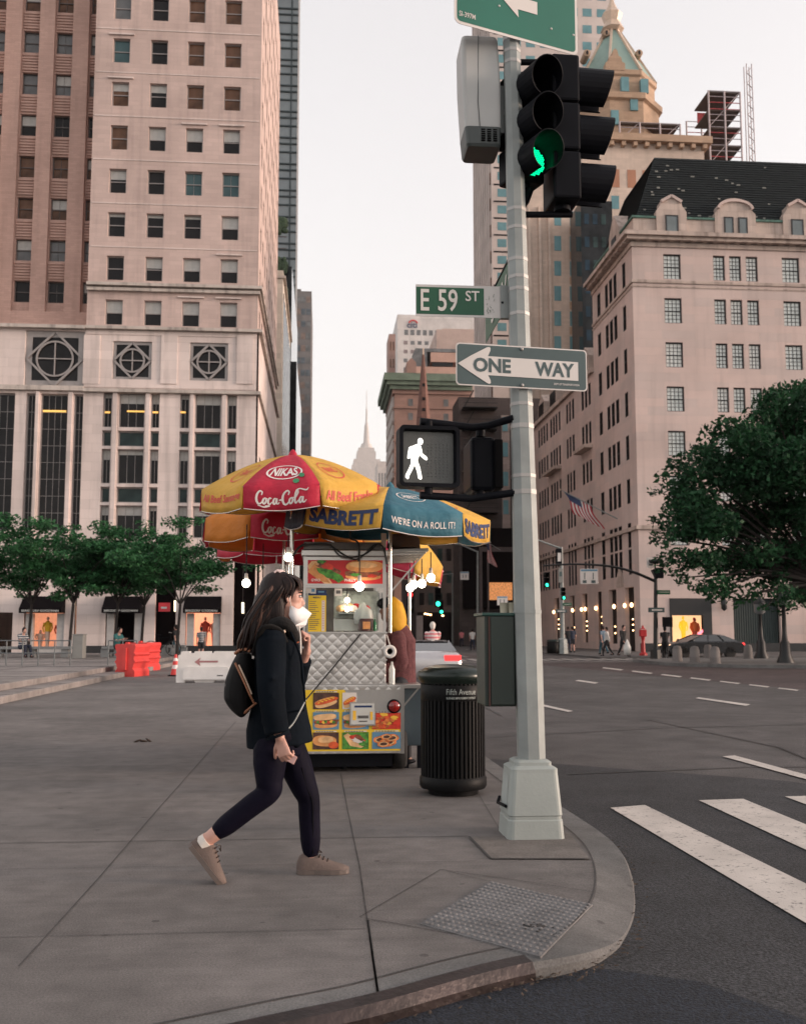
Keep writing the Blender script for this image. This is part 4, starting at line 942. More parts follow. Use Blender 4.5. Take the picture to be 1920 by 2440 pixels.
m = MB(); m.lathe([(1.5, kz9(150)), (1.5, kz9(104)), (1.75, kz9(103)), (1.75, kz9(98)), (1.4, kz9(97)), (.1, kz9(96))], (A(1349, 120, YK+14).x, YK+14, 0), 14); m.build('chimney', mat('pale_chimney', (.62, .52, .44), .6), ck)
M_SCAF = mat('scaffold_tube', (.36, .31, .32), .5, .4); M_SRED = mat('red_debris_board', (.38, .05, .06), .7, var=.3); M_PLY = mat('plywood_deck', (.10, .075, .065), .9)
def scaffold(name, label, u0, u1, v0, v1, Y0, dpt, lv, nx, red=()):
    x0, x1 = A(u0, v0, Y0).x, A(u1, v0, Y0).x; zb, zt = A(u0, v1, Y0).z, A(u0, v0, Y0).z
    t = thing(name, label, 'scaffold', (x0, Y0, zb))
    for i in range(nx+1):
        for y in (Y0, Y0+dpt):
            x = x0+(x1-x0)*i/nx; m = MB(); m.tube([(x, y, zb), (x, y, zt)], .13, 5); m.build('post', M_SCAF, t)
    for k in range(lv+1):
        z = zb+(zt-zb)*k/lv
        for y in (Y0, Y0+dpt):
            for dz in (0, .9, 1.7):
                if k == lv and dz > 1: continue
                if z+dz > zt+.2: continue
                m = MB(); m.tube([(x0, y, z+dz), (x1, y, z+dz)], .06, 4); m.build('rail', M_SRED if (k+int(dz*10)) % 3 == 0 else M_SCAF, t)
        if k < lv or True:
            m = MB(); m.box(x0, Y0+.1, z-.18, x1, Y0+dpt*.62, z-.02); m.build('deck', M_PLY, t)
        for i in range(nx):
            if k < lv and (i+k) % 2 == 0:
                xx = x0+(x1-x0)*i/nx; m = MB(); m.tube([(xx, Y0, z), (xx+(x1-x0)/nx, Y0, z+(zt-zb)/lv)], .05, 4); m.build('brace', M_SCAF, t)
        if k in red: m = MB(); m.box(x0, Y0+dpt*.5, z+.1, x1-.4, Y0+dpt*.5+.05, z+1.6); m.build('guard_board', M_SRED, t)
    return t
scaffold('roof_scaffold', 'low red-boarded scaffold shed on the roof beside the copper pyramid', 1312, 1440, 258, 296, YK+3, 6, 1, 3, (0,))
st_ = scaffold('scaffold_tower', 'tall open scaffold tower with red rails above the dark mansard roof', 1500, 1567, 192, 345, YK+4, 8, 4, 2, (1, 3))
m = MB(); s_ = scaffold
xm, ym = A(1590, 240, YK+6).x, YK+6; zb, zt = A(1590, 345, ym).z, A(1590, 135, ym).z
mt_ = thing('hoist_mast', 'slender lattice hoist mast standing right of the scaffold tower', 'mast', (xm, ym, zb))
for dx in (-.4, .4):
    for dy in (0, .8): m = MB(); m.tube([(xm+dx, ym+dy, zb), (xm+dx*.9, ym+dy, zt)], .07, 4); m.build('chord', M_SCAF, mt_)
m = MB(); z = zb; k = 0
while z < zt-1: m.tube([(xm-.4 if k % 2 else xm+.4, ym, z), (xm+.4 if k % 2 else xm-.4, ym, z+.75)], .06, 4, cap=False); z += .75; k += 1
m.build('lacing', M_SCAF, mt_)
YT = 150; M_TWR = stone('pink_white_panel', (.55, .475, .445), 3.2, 3.6, .9, .03, .05); pt = thing('pale_tower', 'very tall pale pink stone tower with small teal windows behind the signal pole', 'building', (A(1100, 700, YT).x, YT, 0))
tX = lambda u, v=500: A(u, v, YT).x
xs0 = tX(1042); xs1 = tX(1302, 60); m = MB(); m.box(xs0, YT, 0, xs1, YT+18, 150); m.build('wall', M_TWR, pt)
tz = lambda v: A(1100, v, YT).z
k = 0; v = -60
cu_ = [1064, 1094, 1124, 1154, 1184, 1214, 1244, 1274]
while v < 760:
    for ui, u in enumerate(cu_):
        if v > 190 and ui > 0: continue
        m = MB(); m.box(tX(u-10, v), YT-.03, tz(v+17), tX(u+9, v), YT+.2, tz(v)); m.build('window', M_TEALP, pt)
    if k % 1 == 0 and v > 40:
        m = MB(); m.box(tX(1046, v), YT-.06, tz(v-10), tX(1078, v), YT+.1, tz(v-7)); m.build('louvre', M_GDARK, pt)
    v += 35.5; k += 1
ym_ = YT+34
for k in range(9):
    y = YT+1+k*1.9; m = MB(); m.box(xs0-.3, y, 10, xs0+.1, y+.8, 149); m.build('pier', M_TWR, pt)
nb = 32
m = MB()
for k in range(nb): m.box(xs0-.12, YT+.6, 12+k*4.3, xs0+.05, YT+17.5, 13.9+k*4.3)
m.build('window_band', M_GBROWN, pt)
YV = 112; dv = slab('black_tower', 'black glass tower squeezed between the buff tower and the corner store', A(1233, 600, YV).x, A(1300, 600, YV).x, YV, YV+5, A(1250, 425, YV).z, M_BG)
each_window(dv, YV, A(1236, 600, YV).x, A(1290, 600, YV).x, 12, A(1250, 440, YV).z, 3, 14, .55, .45, [pane('navy_pane', (.02, .04, .06)), M_GSPAN, M_GDARK])
YB = 106; M_DKST = stone('shade_dark_stone', (.085, .07, .068), 1.5, .5, .8, .02, .12); bX = lambda u, v=950: A(u, v, YB).x; bZ = lambda v: A(1000, v, YB).z  # stone colour darkened to carry the shade on these blocks
dk = thing('shaded_corner_block', 'dark stone block with steel fire escapes behind the walk signal', 'building', (bX(1050), YB, 0))
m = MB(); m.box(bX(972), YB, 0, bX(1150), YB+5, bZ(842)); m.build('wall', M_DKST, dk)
m = MB(); m.box(bX(1062), YB-.25, 0, bX(1079), YB+.1, bZ(880)); m.build('pier', stone('greige_stone', (.33, .27, .25), 1, .5, .9), dk)
boxes('window', M_TEALP, dk, [(bX(1064), YB-.3, bZ(v+30), bX(1075), YB-.22, bZ(v)) for v in (884, 938, 1000, 1060)]); boxes('window', M_GTEAL, dk, [(bX(u), YB-.04, bZ(v+16), bX(u+14), YB+.1, bZ(v)) for u, v in ((1010, 985), (1030, 1000), (1015, 1045))])
M_IRON = mat('black_iron', (.012, .012, .013), .5, .4)
for k in range(6):
    z = bZ(870+k*44); m = MB(); m.box(bX(978), YB-1.6, z, bX(1050), YB-.01, z+.08); fe = m.build('fire_escape', M_IRON, dk)
    for dz in (.5, 1.0): q = MB(); q.bar((bX(978), YB-1.58, z+dz), (bX(1050), YB-1.58, z+dz), .06); q.build('rail', M_IRON, fe)
    q = MB(); q.bar((bX(980), YB-1.5, z), (bX(1000), YB-1.5, z+1.9), .12); q.build('ladder', M_IRON, fe)
m = MB(); m.box(bX(978), YB-.5, bZ(1290), bX(1150), YB-.02, bZ(1120)); m.build('storefront', M_SHADE, dk)  # black sheet paints the shadow over the storefront
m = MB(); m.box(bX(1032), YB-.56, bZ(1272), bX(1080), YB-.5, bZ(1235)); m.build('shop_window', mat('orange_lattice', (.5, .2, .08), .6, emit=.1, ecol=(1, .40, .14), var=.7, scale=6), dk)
m = MB(); m.box(bX(1028), YB-.62, 0, bX(1032), YB-.4, bZ(1170)); m.box(bX(1012), YB-.62, 0, bX(1018), YB-.4, bZ(1170)); m.box(bX(1012), YB-.64, bZ(1170), bX(1085), YB-.4, bZ(1160)); m.build('portal', stone('portal_stone', (.12, .10, .10), 1, .5, .9), dk)
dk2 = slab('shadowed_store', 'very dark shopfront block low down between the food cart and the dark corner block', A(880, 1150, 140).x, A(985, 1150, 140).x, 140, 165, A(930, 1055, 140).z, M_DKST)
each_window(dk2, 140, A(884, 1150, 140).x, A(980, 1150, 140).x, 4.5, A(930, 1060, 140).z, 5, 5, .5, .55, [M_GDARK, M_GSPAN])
m = MB(); m.box(A(884, 1150, 140).x, 139.8, .1, A(980, 1150, 140).x, 139.95, 4.2); m.build('storefront', M_SHADE, dk2)  # shopfront shade laid on as a near-black panel
boxes('shop_lamp', MATS['warm_bulb'], dk2, [(A(u, v, 139.7).x-.16, 139.6, A(u, v, 139.7).z-.1, A(u, v, 139.7).x+.16, 139.7, A(u, v, 139.7).z+.1) for u, v in ((901, 1301), (906, 1302), (912, 1303), (938, 1305))])
M_GREYD = mat('grey_doorway', (.3, .27, .27), .7)
boxes('pilaster', M_GREYD, dk2, [(A(u, 1340, 139.7).x, 139.5, .02, A(u+14, 1340, 139.7).x, 139.78, A(u, 1305, 139.7).z) for u in (882, 970)])
YH = 235; hX = lambda u, v=900: A(u, v, YH).x; hZ = lambda v: A(900, v, YH).z
M_HOT = stone('red_brown_stone', (.33, .205, .17), 2.2, .8, .85, .03, .07); M_GCOP = mat('green_cornice_copper', (.15, .20, .15), .7, var=.2, scale=.6)
ht = thing('green_corniced_hotel', 'red brown stone hotel with a heavy green copper cornice down the avenue', 'building', (hX(880), YH, 0))
m = MB(); m.box(hX(836), YH, 0, hX(1000), YH+26, hZ(835)); m.build('wall', M_HOT, ht)
for v0, v1, p in ((797, 812, 2.6), (812, 820, 2.0), (820, 828, 1.2), (828, 836, .5)):
    m = MB(); m.box(hX(836)-p, YH-p, hZ(v1), hX(1000), YH+26, hZ(v0)-.003); m.build('cornice', M_GCOP if v0 < 826 else M_HOT, ht)
boxes('bracket', M_GCOP, ht, [(x-.35, YH-1.9, hZ(820), x+.35, YH-1.15, hZ(813)) for x in np.arange(hX(838), hX(965), 1.6)])
boxes('window', M_GGREY, ht, [(hX(u-5, v), YH-.05, hZ(v+15), hX(u+5, v), YH+.3, hZ(v)) for v in (846, 876, 906, 940, 974) for u in (870, 895, 945, 975)])
boxes('belt_course', M_HOT, ht, [(hX(836)-.3, YH-.4, hZ(v+3), hX(1000), YH+.1, hZ(v)) for v in (864, 935, 1000)])
boxes('side_window', mat('white_stripe', (.62, .58, .55), .7), ht, [(hX(836)-.5, YH+1+k*2.2, hZ(v+22), hX(836)-.02, YH+2.1+k*2.2, hZ(v)) for k in range(11) for v in range(840, 1020, 30)][:90])
YX = 205; sp = thing('church_spire', 'slim brown stone church spire in front of the green corniced hotel', 'church', (A(897, 900, YX).x, YX, 0))
sx = A(897, 850, YX).x; sz = lambda v: A(897, v, YX).z; M_SPI = stone('brownstone', (.20, .105, .085), 1.2, .6, .8, .03, .1)
sw = A(916, 880, YX).x-A(878, 880, YX).x
m = MB(); m.lathe([(sw*.5, 0), (sw*.5, sz(955)), (sw*.48, sz(940)), (sw*.40, sz(890)), (.25, sz(752))], (sx, YX, 0), 8, False, math.pi/8); m.build('spire', M_SPI, sp)
m = MB(); m.tube([(sx, YX, sz(753)), (sx, YX, sz(738))], .14, 6); m.build('finial', M_GOLD, sp)
boxes('lucarne', M_GDARK, sp, [(sx-.3, YX-sw*f-.1, sz(v+6), sx+.3, YX, sz(v)) for v, f in ((845, .3), (868, .36), (815, .22), (905, .42))])
YZ = 430; M_CITI = stone('white_panel', (.60, .56, .54), 5, 5, .88, .12, .04); zX = lambda u, v=730: A(u, v, YZ).x; zZ = lambda v: A(900, v, YZ).z
ct = thing('white_bank_tower', 'white office tower with a red arc over blue letters, far down the avenue', 'building', (zX(900), YZ, 0))
m = MB(); m.box(zX(842), YZ, 0, zX(1010), YZ+50, zZ(668)); m.build('wall', M_CITI, ct)
each_window(ct, YZ, zX(852), zX(1000), zZ(812), zZ(718), 10, 5, .55, .42, [pane('mauve_pane', (.25, .20, .20), .2), M_GGREY])
boxes('window', M_GGREY, ct, [(zX(u, 705), YZ-.1, zZ(711), zX(u+8, 705), YZ+.2, zZ(700)) for u in range(857, 1000, 13)])
t = MB(); put_text(t, 'citi', (zX(862), YZ-.25, zZ(696)), (1,0,0), (0,0,1), zX(884)-zX(862), zZ(684)-zZ(696), .03); t.build('lettering', mat('slate_letters', (.10, .11, .16), .6), ct)
t = MB(); q0, q1 = zX(867), zX(884); n = 12
for i in range(n):
    a0, a1 = math.pi*i/n, math.pi*(i+1)/n; f = lambda a: V(((q0+q1)/2-(q1-q0)/2*math.cos(a), YZ-.25, zZ(686)+(zZ(680)-zZ(686))*math.sin(a))); t.bar(f(a0), f(a1), .5, .3, up=(0,1,0))
t.build('red_arc', mat('red_arc', (.6, .03, .04), .5), ct)
YY = 390; bs = slab('brown_slab', 'narrow brown office slab at the left edge of the white bank tower', A(824, 740, YY).x, A(838, 740, YY).x, YY, YY+14, A(830, 708, YY).z, stone('brown_panel', (.34, .22, .19), 3, 3, .85, .05, .06))
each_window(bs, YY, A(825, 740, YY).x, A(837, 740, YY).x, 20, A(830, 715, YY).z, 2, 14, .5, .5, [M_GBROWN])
YU = 300; ph = slab('terraced_penthouse', 'salmon pink terraced penthouse block above the green cornice', A(866, 760, YU).x, A(985, 760, YU).x, YU, YU+25, A(900, 790, YU).z, stone('salmon_panel', (.50, .32, .26), 4, 4, .92, .03, .04))
uX = lambda u: A(u, 760, YU).x; uZ = lambda v: A(900, v, YU).z
boxes('terrace', MATS['salmon_panel'], ph, [(uX(912), YU-.8, uZ(768), uX(985), YU+20, uZ(748)), (uX(880), YU-.5, uZ(792), uX(985), YU+20, uZ(778))])
m = MB(); m.prism([(uX(873), uZ(756)), (uX(880), uZ(739)), (uX(985), uZ(739)), (uX(985), uZ(746)), (uX(905), uZ(746)), (uX(905), uZ(790)), (uX(873), uZ(790))], (0, YU-.3, 0), (1,0,0), (0,0,1), (0, 20, 0)); m.build('glasshouse', M_GGREY, ph)
m = MB(); m.box(uX(915), YU-.4, uZ(777), uX(960), YU-.1, uZ(768)); m.build('window', M_GDARK, ph)
m = MB(); g0 = YU-20; m.prism([(A(862,780,g0).x, A(870,790,g0).z), (A(882,780,g0).x, A(870,790,g0).z), (A(882,780,g0).x, A(870,768,g0).z), (A(872,780,g0).x, A(870,758,g0).z), (A(862,780,g0).x, A(870,768,g0).z)], (0, g0, 0), (1,0,0), (0,0,1), (0, 15, 0)); m.build('gable', M_HOT, ph)
YW_ = 360; bg_ = slab('beige_slab', 'plain beige slab between the white bank tower and the pale tower', A(925, 720, YW_).x, A(1012, 720, YW_).x, YW_, YW_+30, A(960, 699, YW_).z, stone('beige_panel', (.46, .35, .31), 6, 6, .94, .05, .03))
m = MB(); m.box(A(940, 720, YW_).x, YW_+4, A(960, 699, YW_).z, A(1012, 720, YW_).x, YW_+24, A(960, 690, YW_).z); m.build('roof_plant', MATS['beige_panel'], bg_)
YM = 2500; eX = lambda u, v=960: A(u, v, YM).x; eZ = lambda v: A(780, v, YM).z
M_ESB = stone('hazy_limestone', (.56, .50, .47), 18, 18, .92, .4, .03)
es = thing('tiered_skyscraper', 'tiered pale skyscraper with a needle mast at the end of the avenue', 'building', (eX(780), YM, 0))
for i, (u0, u1, v) in enumerate(((732, 828, 1010), (746, 812, 985), (750, 806, 972), (757, 797, 955), (760, 794, 947))):
    m = MB(); m.box(eX(u0), YM+i*3, 0, eX(u1), YM+90-i*3, eZ(v)); m.build('tier', M_ESB, es)
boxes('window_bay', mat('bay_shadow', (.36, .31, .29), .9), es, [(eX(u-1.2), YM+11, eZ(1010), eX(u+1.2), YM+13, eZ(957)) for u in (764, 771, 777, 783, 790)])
ec = V((eX(778), YM+40, 0)); m = MB(); k = YM/2380*D
m.lathe([(15*k, eZ(948)), (13*k, eZ(942)), (11*k, eZ(935)), (7*k, eZ(934)), (5*k, eZ(905)), (4.5*k, eZ(896)), (2.2*k, eZ(888)), (1.8*k, eZ(860)), (.9*k, eZ(858)), (.5*k, eZ(820))], ec, 10, False); m.build('mast', M_ESB, es)
lw = slab('low_far_block', 'low pale block at the foot of the tiered skyscraper', A(800, 1000, 900).x, A(826, 1000, 900).x, 900, 940, A(810, 978, 900).z, M_ESB)
each_window(lw, 900, A(801, 1000, 900).x, A(825, 1000, 900).x, 10, A(810, 982, 900).z, 4, 4, .5, .5, [M_GGREY])
# ================================================================ signal pole on the corner
YPL = 6.66
M_ALU = mat('galvanised_steel', (.24, .26, .255), .55, .15, .14, 5, bump=.12, bscale=50, var2=.12, scale2=1.2)
M_BASEP = mat('grey_base_paint', (.29, .315, .30), .55, 0, .07, 3, bump=.15, bscale=45, var2=.08, scale2=2)
M_BAND_S = mat('stainless_band', (.34, .33, .32), .5, .6, .1); M_BLK = mat('black_signal_paint', (.006, .0065, .009), .5, 0, .2, 5, bump=.06, bscale=60, spec=.07)
M_BLKD = mat('visor_black', (.004, .004, .005), .85, spec=.1); M_SIGNB = mat('aluminium_sign_back', (.5, .5, .49), .45, .4)
pb, pt_ = A(1126.5, 1640, YPL), A(1080, -40, YPL)
axis = lambda v: A(1126.5+(1080-1126.5)*(1640-v)/1680, v, YPL)
pole = thing('signal_pole', 'tapered octagonal grey signal pole on a boxy base at the kerb corner', 'pole', (pb.x, YPL, .06))
mpx = lambda px, v=1000: px*D/FPX*(YPL*CF.y+ (axis(v).z-H)*CF.z)/1.0
m = MB(); vs_ = [1648, 1300, 1000, 700, 400, 188, -60]; wd = [62, 60, 51.5, 45, 40.5, 37.5, 35.5]
m.tube([axis(v) for v in vs_], [mpx(w_, v)/2 for w_, v in zip(wd, vs_)], 8, smooth=False, up=(0,1,0)); m.build('shaft', M_ALU, pole)
for v in (86, 112, 135, 447, 486, 553, 590, 616, 668, 1044-185, 905, 1010, 1044, 1297):
    r = mpx(np.interp(v, vs_[::-1], wd[::-1]), v)/2*1.035; c = axis(v); m = MB(); h = .012 if v not in (905, 1044) else .016
    m.tube([c-Z*h, c+Z*h], r, 8, smooth=False, up=(0,1,0)); m.build('band', M_BAND_S if v < 1290 else M_ALU, pole)
b0, b1 = A(1076, 1790, 6.46), A(1199, 1790, 6.46); zb = b0.z; t0, t1 = A(1084, 1622, 6.5), A(1182, 1622, 6.5); zt = t0.z-.02
cx, wB, wT = (b0.x+b1.x)/2, (b1.x-b0.x)/2, (t1.x-t0.x)/2; cy = 6.46+wB
def rsq(h, r, z, n=4, cx=cx, cy=cy):
    out = []
    for qx, qy, a0 in ((1, 1, 0), (-1, 1, 90), (-1, -1, 180), (1, -1, 270)):
        for k in range(n+1):
            a = R(a0+90*k/n); out.append(V((cx+qx*(h-r)+r*math.cos(a), cy+qy*(h-r)+r*math.sin(a), z)))
    return out
def stack(mb, rings):
    n = len(rings[0]); vs = [p for r_ in rings for p in r_]
    mb.mesh(vs, [(i*n+j, i*n+(j+1) % n, (i+1)*n+(j+1) % n, (i+1)*n+j) for i in range(len(rings)-1) for j in range(n)])
    mb.face(rings[-1]); mb.face(rings[0][::-1])
m = MB(); zm = zb+(zt-zb)*.34; wM = wB+(wT-wB)*.34
stack(m, [rsq(wB, .04, zb), rsq(wB, .04, zb+.012), rsq(wM+.004, .04, zm-.02), rsq(wM-.003, .038, zm-.012), rsq(wM-.003, .038, zm+.006), rsq(wM+.002, .038, zm+.014), rsq(wT+.004, .036, zt-.03), rsq(wT+.004, .036, zt-.008), rsq(wT-.008, .03, zt), rsq(wT-.03, .03, zt+.012), rsq(wT-.03, .03, zt+.032), rsq(wT-.05, .03, zt+.045)])
bc = m.build('base_cover', M_BASEP, pole)
nl = V((-(zt-zb), 0, -(wB-wT))).normalized(); fl = lambda y, f, o=.004: V((cx-(wB+(wT-wB)*f)-o, y, zb+(zt-zb)*f))
m = MB(); pts = [fl(cy-wB*.45, .42), fl(cy+wB*.5, .42), fl(cy+wB*.5, .88), fl(cy-wB*.45, .88)]; m.face(pts); m.face([p+V((.01,0,0)) for p in pts][::-1]); m.build('access_door', mat('access_door_paint', (.32, .35, .34), .6), bc)  # door grey slightly lighter than the base cover
m = MB(); m.tube([fl(cy-wB*.6, .48, .015), fl(cy+wB*.5, .46, .03), fl(cy+wB*.8, .52, .01)], .011, 6); m.build('strap', M_BLK, bc)
m = MB(); n = 12; pr_ = [(cx-wB*1.32, cy-wB*1.02), (cx-wB*1.05, cy-wB*1.28), (cx+wB*.28, cy-wB*1.25), (cx+wB*.36, cy-wB*1.12), (cx+wB*.5, cy-wB*1.24), (cx+wB*1.12, cy-wB*1.22), (cx+wB*1.2, cy-wB*1.0), (cx+wB*1.2, cy+wB*1.2), (cx-wB*1.3, cy+wB*1.2)]
m.prism(pr_, (0,0,-.03), (1,0,0), (0,1,0), (0,0,.03+zb-.004)); m.build('footing', M_FOOT, pole, .012)
m = MB(); q = [G(994, 1775), G(1040, 1822), G(1250, 1822), G(1206, 1768)]; m.face([p+Z*.004 for p in q]); struct(m.build('pavement_patch', concrete('patch_concrete', (.16, .142, .13))))
mb = MB(); joint([(p.x, p.y) for p in (q[0], q[1], q[2])], .022, .008); struct(mb.build('patch_joint', M_JOINT))
def plate(o, ux_, uy_, w_, h_, r, th, n=5):
    pts = []
    for qx, qy, a0 in ((w_-r, h_-r, 0), (r, h_-r, 90), (r, r, 180), (w_-r, r, 270)):
        for k in range(n+1): a = R(a0+90*k/n); pts.append((qx+r*math.cos(a), qy+r*math.sin(a)))
    return pts
M_SWH = mat('sign_white', (.56, .53, .51), .5, 0, .05, 2); M_SGR = mat('sign_green', (.003, .075, .032), .45, 0, .1, 3); M_SSL = mat('sign_slate', (.048, .078, .082), .5, 0, .1, 3); M_SBG = mat('guide_sign_green', (.0, .105, .07), .4, 0, .06, 2)
def sign(name, label, o, ux_, w_, h_, r, back, layers, lets, group=None, th=.004, holes=()):
    """flat plate; layers are rounded rectangles (x0,y0,x1,y1,r,mat), each proud of the last"""
    ux_ = V(ux_).normalized(); uy_ = Z; nr = ux_.cross(uy_); o = V(o)
    t = thing(name, label, 'sign', o); m = MB(); m.prism(plate(o, ux_, uy_, w_, h_, r, th), o, ux_, uy_, -nr*th); m.build('plate', back, t)
    for k, (x0, y0, x1, y1, rr_, mt) in enumerate(layers):
        m = MB(); p = plate(o, ux_, uy_, x1-x0, y1-y0, rr_, th); m.face([o+nr*.0016*(k+1)+ux_*(x0+a)+uy_*(y0+b) for a, b in p]); m.build('panel', mt, t)
    return t, (lambda x, y, d=.006: o+ux_*x+uy_*y+nr*d)
l, r_ = A(966, 780, 6.5), A(1243, 780, 6.62); zt, zb = A(1105, 734, 6.56).z, A(1105, 823, 6.56).z; w_, h_ = (r_-l).length, zt-zb; o = V((l.x, l.y, zb))
t, f = sign('one_way_sign', 'slate and white ONE WAY arrow sign strapped across the signal pole', o, (r_.x-l.x, r_.y-l.y, 0), w_, h_, .028, M_SWH, [(.009, .009, w_-.009, h_-.009, .022, M_SSL)], [])
S = w_/970.0
ar = [(12, 160), (105, 222), (225, 292), (245, 296), (252, 286), (250, 268), (232, 226), (905, 220), (905, 77), (232, 83), (250, 46), (252, 26), (242, 18), (228, 22), (105, 98)]
kx_, ky_ = w_/975, h_/318; m = MB(); m.face([f(a*kx_, b*ky_, .0055) for a, b in ar][::-1]); m.build('arrow', M_SWH, t)
m = MB(); put_text(m, 'ONE', f(125*kx_, 104*ky_, .0075), f(1,0,0)-f(0,0,0), Z, 275*kx_, 108*ky_, .034); m.build('lettering', M_SSL, t); m = MB(); put_text(m, 'WAY', f(580*kx_, 98*ky_, .0075), f(1,0,0)-f(0,0,0), Z, 295*kx_, 108*ky_, .034); m.build('lettering', M_SSL, t)
m = MB(); put_text(m, 'DEPT OF TRANSPORTATION', f(720*kx_, 36*ky_, .0075), f(1,0,0)-f(0,0,0), Z, 190*kx_, 15*ky_, .01); m.build('small_lettering', M_SWH, t)
for y in (22, 296):
    m = MB(); m.ell(f(483*kx_, y*ky_, .006), .012, .008, .012, 10, 6); m.build('bolt', M_BAND_S, t)
l, r_ = A(881, 640, 6.72), A(1060, 640, 6.72); zt, zb = A(975, 605, 6.72).z, A(975, 672, 6.72).z; w_, h_ = (r_-l).length, zt-zb; o = V((l.x, l.y, zb))
t, f = sign('street_sign', 'green E 59 ST street name sign on the pole, its white end scuffed', o, (1,0,0), w_, h_, .003, M_SWH, [(.004, h_*.07, w_*.805, h_*.92, .002, M_SGR)], [])
m = MB(); put_text(m, 'E', f(w_*.058, h_*.17), (1,0,0), Z, w_*.10, h_*.68, .012); put_text(m, '59', f(w_*.262, h_*.16), (1,0,0), Z, w_*.23, h_*.70, .012); put_text(m, 'ST', f(w_*.585, h_*.50), (1,0,0), Z, w_*.165, h_*.33, .014); m.build('lettering', mat('sign_cream', (.66, .62, .57), .5), t)
m = MB(); r5 = random.Random(4)
for i in range(16): a = (w_*r5.uniform(.83, .93), h_*r5.uniform(.1, .85)); m.bar(f(*a, .003), f(a[0]+r5.uniform(-.008, .008), a[1]+r5.uniform(-.02, .02), .003), .003, .002)
m.build('scuff', M_SGR, t)
p = f(w_, 0); m = MB(); m.box(p.x, p.y-.01, p.z-.004, axis(640).x-.05, p.y+.03, p.z+h_+.004); m.build('bracket', M_ALU, t)
m = MB(); m.ell((p.x+.012, p.y-.011, p.z+h_*.47), .009, .004, .009, 8, 5); m.build('bolt', M_BLK, t)
o0 = axis(595)+V((-.05, .09, 0)); l5 = A(1028, 590, 7.75); dirx = V((o0.x-l5.x, o0.y-l5.y, 0)); w_ = dirx.length; zt = A(1068, 553, o0.y).z; h_ = .30; o = V((l5.x, l5.y, zt-h_))
t, f = sign('avenue_sign', 'dark green 5 AV street name sign seen nearly end-on behind the pole', o, dirx, w_, h_, .003, M_SGR, [], [])
dxn = dirx.normalized(); m = MB(); put_text(m, '5 AV', o+dxn*(w_*.30)+Z*(h_*.2)+dxn.cross(Z)*.006, dxn, Z, w_*.66, h_*.55, .012); m.build('lettering', MATS['sign_cream'], t)
m = MB(); m.bar(o+Z*(h_+.006), o+dxn*w_+Z*(h_+.006), .012, .014); m.build('rim', M_BLK, t)
l, r_ = A(963, 50, 6.42), A(1224, 116, 6.75); hb = l.z; o = V((l.x, l.y, hb)); dv_ = V((r_.x-l.x, r_.y-l.y, 0)); w_ = dv_.length; h_ = .62
hb = (l.z+r_.z)/2; o.z = hb
t, f = sign('guide_sign', 'large green guide sign with white arrow at the top of the pole', o, dv_, w_, h_, .045, M_SWH, [(.02, .02, w_-.02, h_-.02, .03, M_SBG)], [])
du = dv_.normalized(); m = MB(); aw = [(0, .0), (.12, .12), (.12, .05), (.28, .05), (.28, -.045), (.12, -.045), (.125, -.105)]
m.face([f(w_*.38+a, .27+b, .005) for a, b in aw][::-1]); m.build('arrow', M_SWH, t)
m = MB(); put_text(m, 'SI-397M', f(.035, .055, .005), du, Z, .125, .038, .01); m.build('lettering', M_SWH, t)
for x in (.28, .62, .77): m = MB(); m.ell(f(x*w_/.8, .21-.06*(x > .5), .004), .009, .004, .009, 8, 4); m.build('rivet', M_SWH, t)
def sig_arm(root, P, r=.021):
    m = MB(); m.tube(P, r, 8); m.build('arm', M_BLK, root)
fY = 6.62
l, r_ = A(846, 968, fY), A(976, 968, fY); zt, zb = A(910, 902, fY).z, A(910, 1032, fY).z; w_, h_ = r_.x-l.x, zt-zb
ws = thing('walk_signal', 'black pedestrian signal showing the white walking figure', 'pedestrian signal', ((l.x+r_.x)/2, fY, zb))
rot = Matrix.Rotation(R(6), 4, 'Z'); cen = V(((l.x+r_.x)/2, fY, (zb+zt)/2))
F_ = lambda x, y, d=0: cen+rot.to_3x3()@V((x-w_/2, -d, y-h_/2))
m = MB(); P = plate(None, None, None, w_, h_, .035, 0); I = plate(None, None, None, w_-.05, h_-.05, .02, 0); n = len(P)
out0 = [F_(*p, .0) for p in P]; outb = [F_(*p, -.14) for p in P]; inn = [F_(p[0]+.025, p[1]+.025, 0) for p in I]; inb = [F_(p[0]+.035, p[1]+.035, -.05) for p in plate(None,None,None,w_-.07,h_-.07,.015,0)]
for i in range(n):
    j = (i+1) % n; m.face([outb[i], outb[j], out0[j], out0[i]], True); m.face([out0[i], out0[j], inn[j], inn[i]]); m.face([inn[i], inn[j], inb[j], inb[i]])
m.face(outb[::-1]); m.build('housing', M_BLK, ws)
m = MB(); m.face(inb); lens = m.build('lens', mat('dark_led_lens', (.06, .063, .06), .35, 0, .08, 20, bump=.2, bscale=120), ws)
u_ = lambda x, y: F_((450+(x-440)*.86-250)/685*w_, (1700-y)/680*h_, -.046)
M_WALK = glow('walk_white', (1, .97, .92), .34); m = MB()
polys = [[(400,1235),(470,1212),(505,1240),(515,1275),(488,1330),(462,1388),(462,1412),(385,1445),(372,1440),(372,1350),(385,1300)],
 [(385,1238),(400,1255),(385,1310),(358,1380),(325,1380),(330,1330),(345,1258)], [(488,1330),(512,1268),(525,1320),(580,1355),(592,1380),(580,1395),(555,1388),(500,1352)],
 [(370,1440),(420,1440),(400,1490),(350,1572),(345,1600),(330,1610),(300,1592),(302,1562),(340,1500)], [(418,1442),(462,1408),(490,1470),(515,1575),(517,1600),(500,1612),(470,1600),(452,1520)]]
for pl_ in polys: m.face([u_(*p) for p in pl_][::-1])
